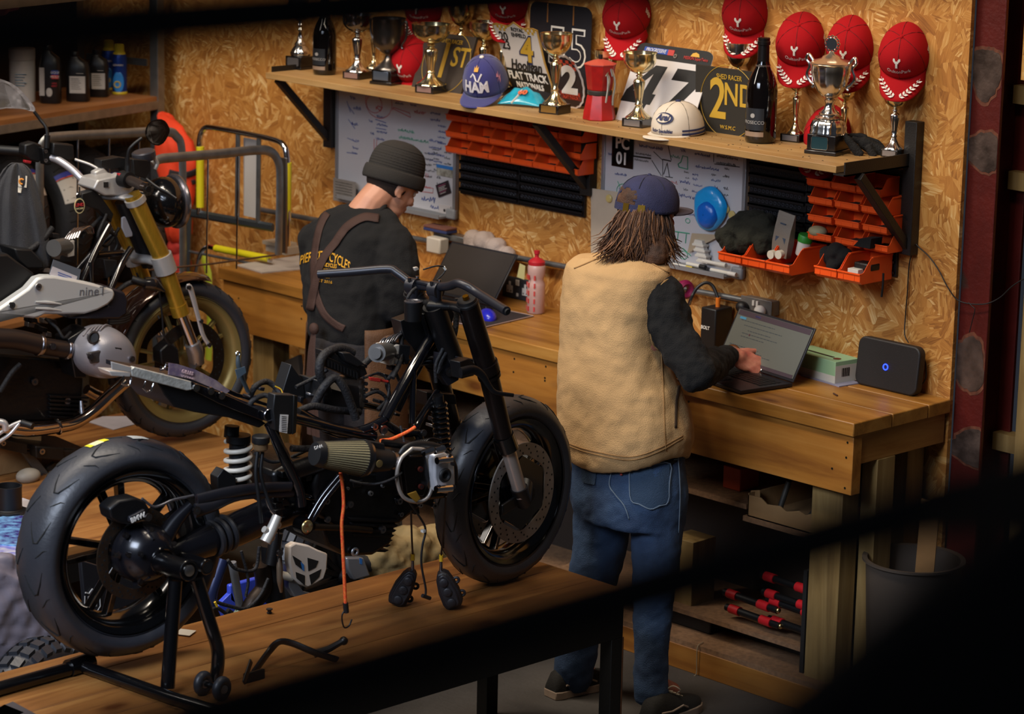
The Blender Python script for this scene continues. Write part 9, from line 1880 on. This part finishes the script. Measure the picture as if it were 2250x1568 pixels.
def hivis():
 Y0=WALL-.10;r=thing('hi_vis_jacket','orange hi-vis jacket hanging in the corner behind the cage trolley','jacket',on(400,700,y=Y0));rg=[]
 for y,l,q,d in((243,366,374,.02),(262,364,392,.04),(290,362,420,.05),(325,360,438,.06),(360,362,440,.06),(400,370,436,.06),(440,378,432,.05),(480,384,424,.05),(540,386,420,.05)):
  a=on(l,y,y=Y0);b=on(q,y,y=Y0);c=(a+b)/2;hw=(b.x-a.x)/2;n=40
  rg.append([(c.x+hw*math.cos(t),Y0-.03+(d+.012*math.sin(5*t+y*.03))*math.sin(t),c.z)for t in[2*math.pi*i/n for i in range(n)]])
 o=obj('jacket',MB().rings(rg),OR,r,angle=180,sub=1);disp(o,.05,.09);B=bvh_of(o)
 strap(B,'dark_stripe',[(372,378),(400,384),(432,376)],13,mat('jacket_dark','#2a2426',.8),r,off=.005);strap(B,'dark_stripe',[(420,400),(428,398),(436,394)],10,mat('jacket_dark','#2a2426',.8),r,off=.005)
hivis()
cloth_lump('red_cloth','red cloth bundle under the orange jacket','cloth',[on(x,y,y=WALL-.12)for x,y in((385,500),(390,540),(395,580),(405,470))],[.04,.045,.05,.04],mat('dull_red_cloth','#a8281c',.8),6,.008,.03)
one('green_yellow_strap',MB().tube([on(x,y,y=WALL-.06)for x,y in((446,560),(458,600),(462,700),(458,790))],.022,8,flat=.4),mat('lime_strap','#a8b028',.6),'lime strap hanging beside the bench end','strap')
one('grey_floor_mat',MB().box(tuple(on(575,870,z=.0)),tuple(on(575,870,z=.0)+Vector((.5,.5,.012)))),mat('grey_mat','#4e463e',.8),'grey mat on the floor under the left bench end','mat')
p=on(620,830,y=BY+.2);one('leaning_board',MB().rings([[on(x,y,y=BY+.12)+Vector((0,dy,0))for x,y in((582,812),(655,780),(662,842),(584,868))]for dy in(0,.02)]),mat('grey_brown_board','#574b40',.7),'grey board leaning under the bench beside the beanie man','board')
#  THE GALLERY RAILING CLOSE TO THE VIEWPOINT
RLB=mat('railing_black','#030303',.7)
RX_=-.78
rl=thing('gallery_railing','black gallery railing bars crossing close to the viewpoint out of focus','railing',(RX_,1.2,2.4))
a=on(-400,103,x=RX_);b=on(1500,-68,x=RX_);d=(b-a);zz=on(600,28,x=RX_).z
obj('top_bar',MB().tube([(RX_,on(-600,60,x=RX_).y-.3,zz),(RX_,2.6,zz)],.013,16),RLB,rl)
zl=on(1400,1300,x=RX_).z
obj('middle_bar',MB().tube([(RX_,.2,zl),(RX_,2.6,zl)],.0130,16),RLB,rl)
for y in(.2,2.6):obj('post',MB().tube([(RX_,y,2.3),(RX_,y,zz)],.02,16),RLB,rl)
hr_=thing('stair_handrail','broad black handrail slanting through the bottom right corner out of focus','handrail',atd(2150,1700,.8))
obj('handrail',MB().tube([atd(1560,1960,.72),atd(2600,1130,.72)],.033,20),RLB,hr_)
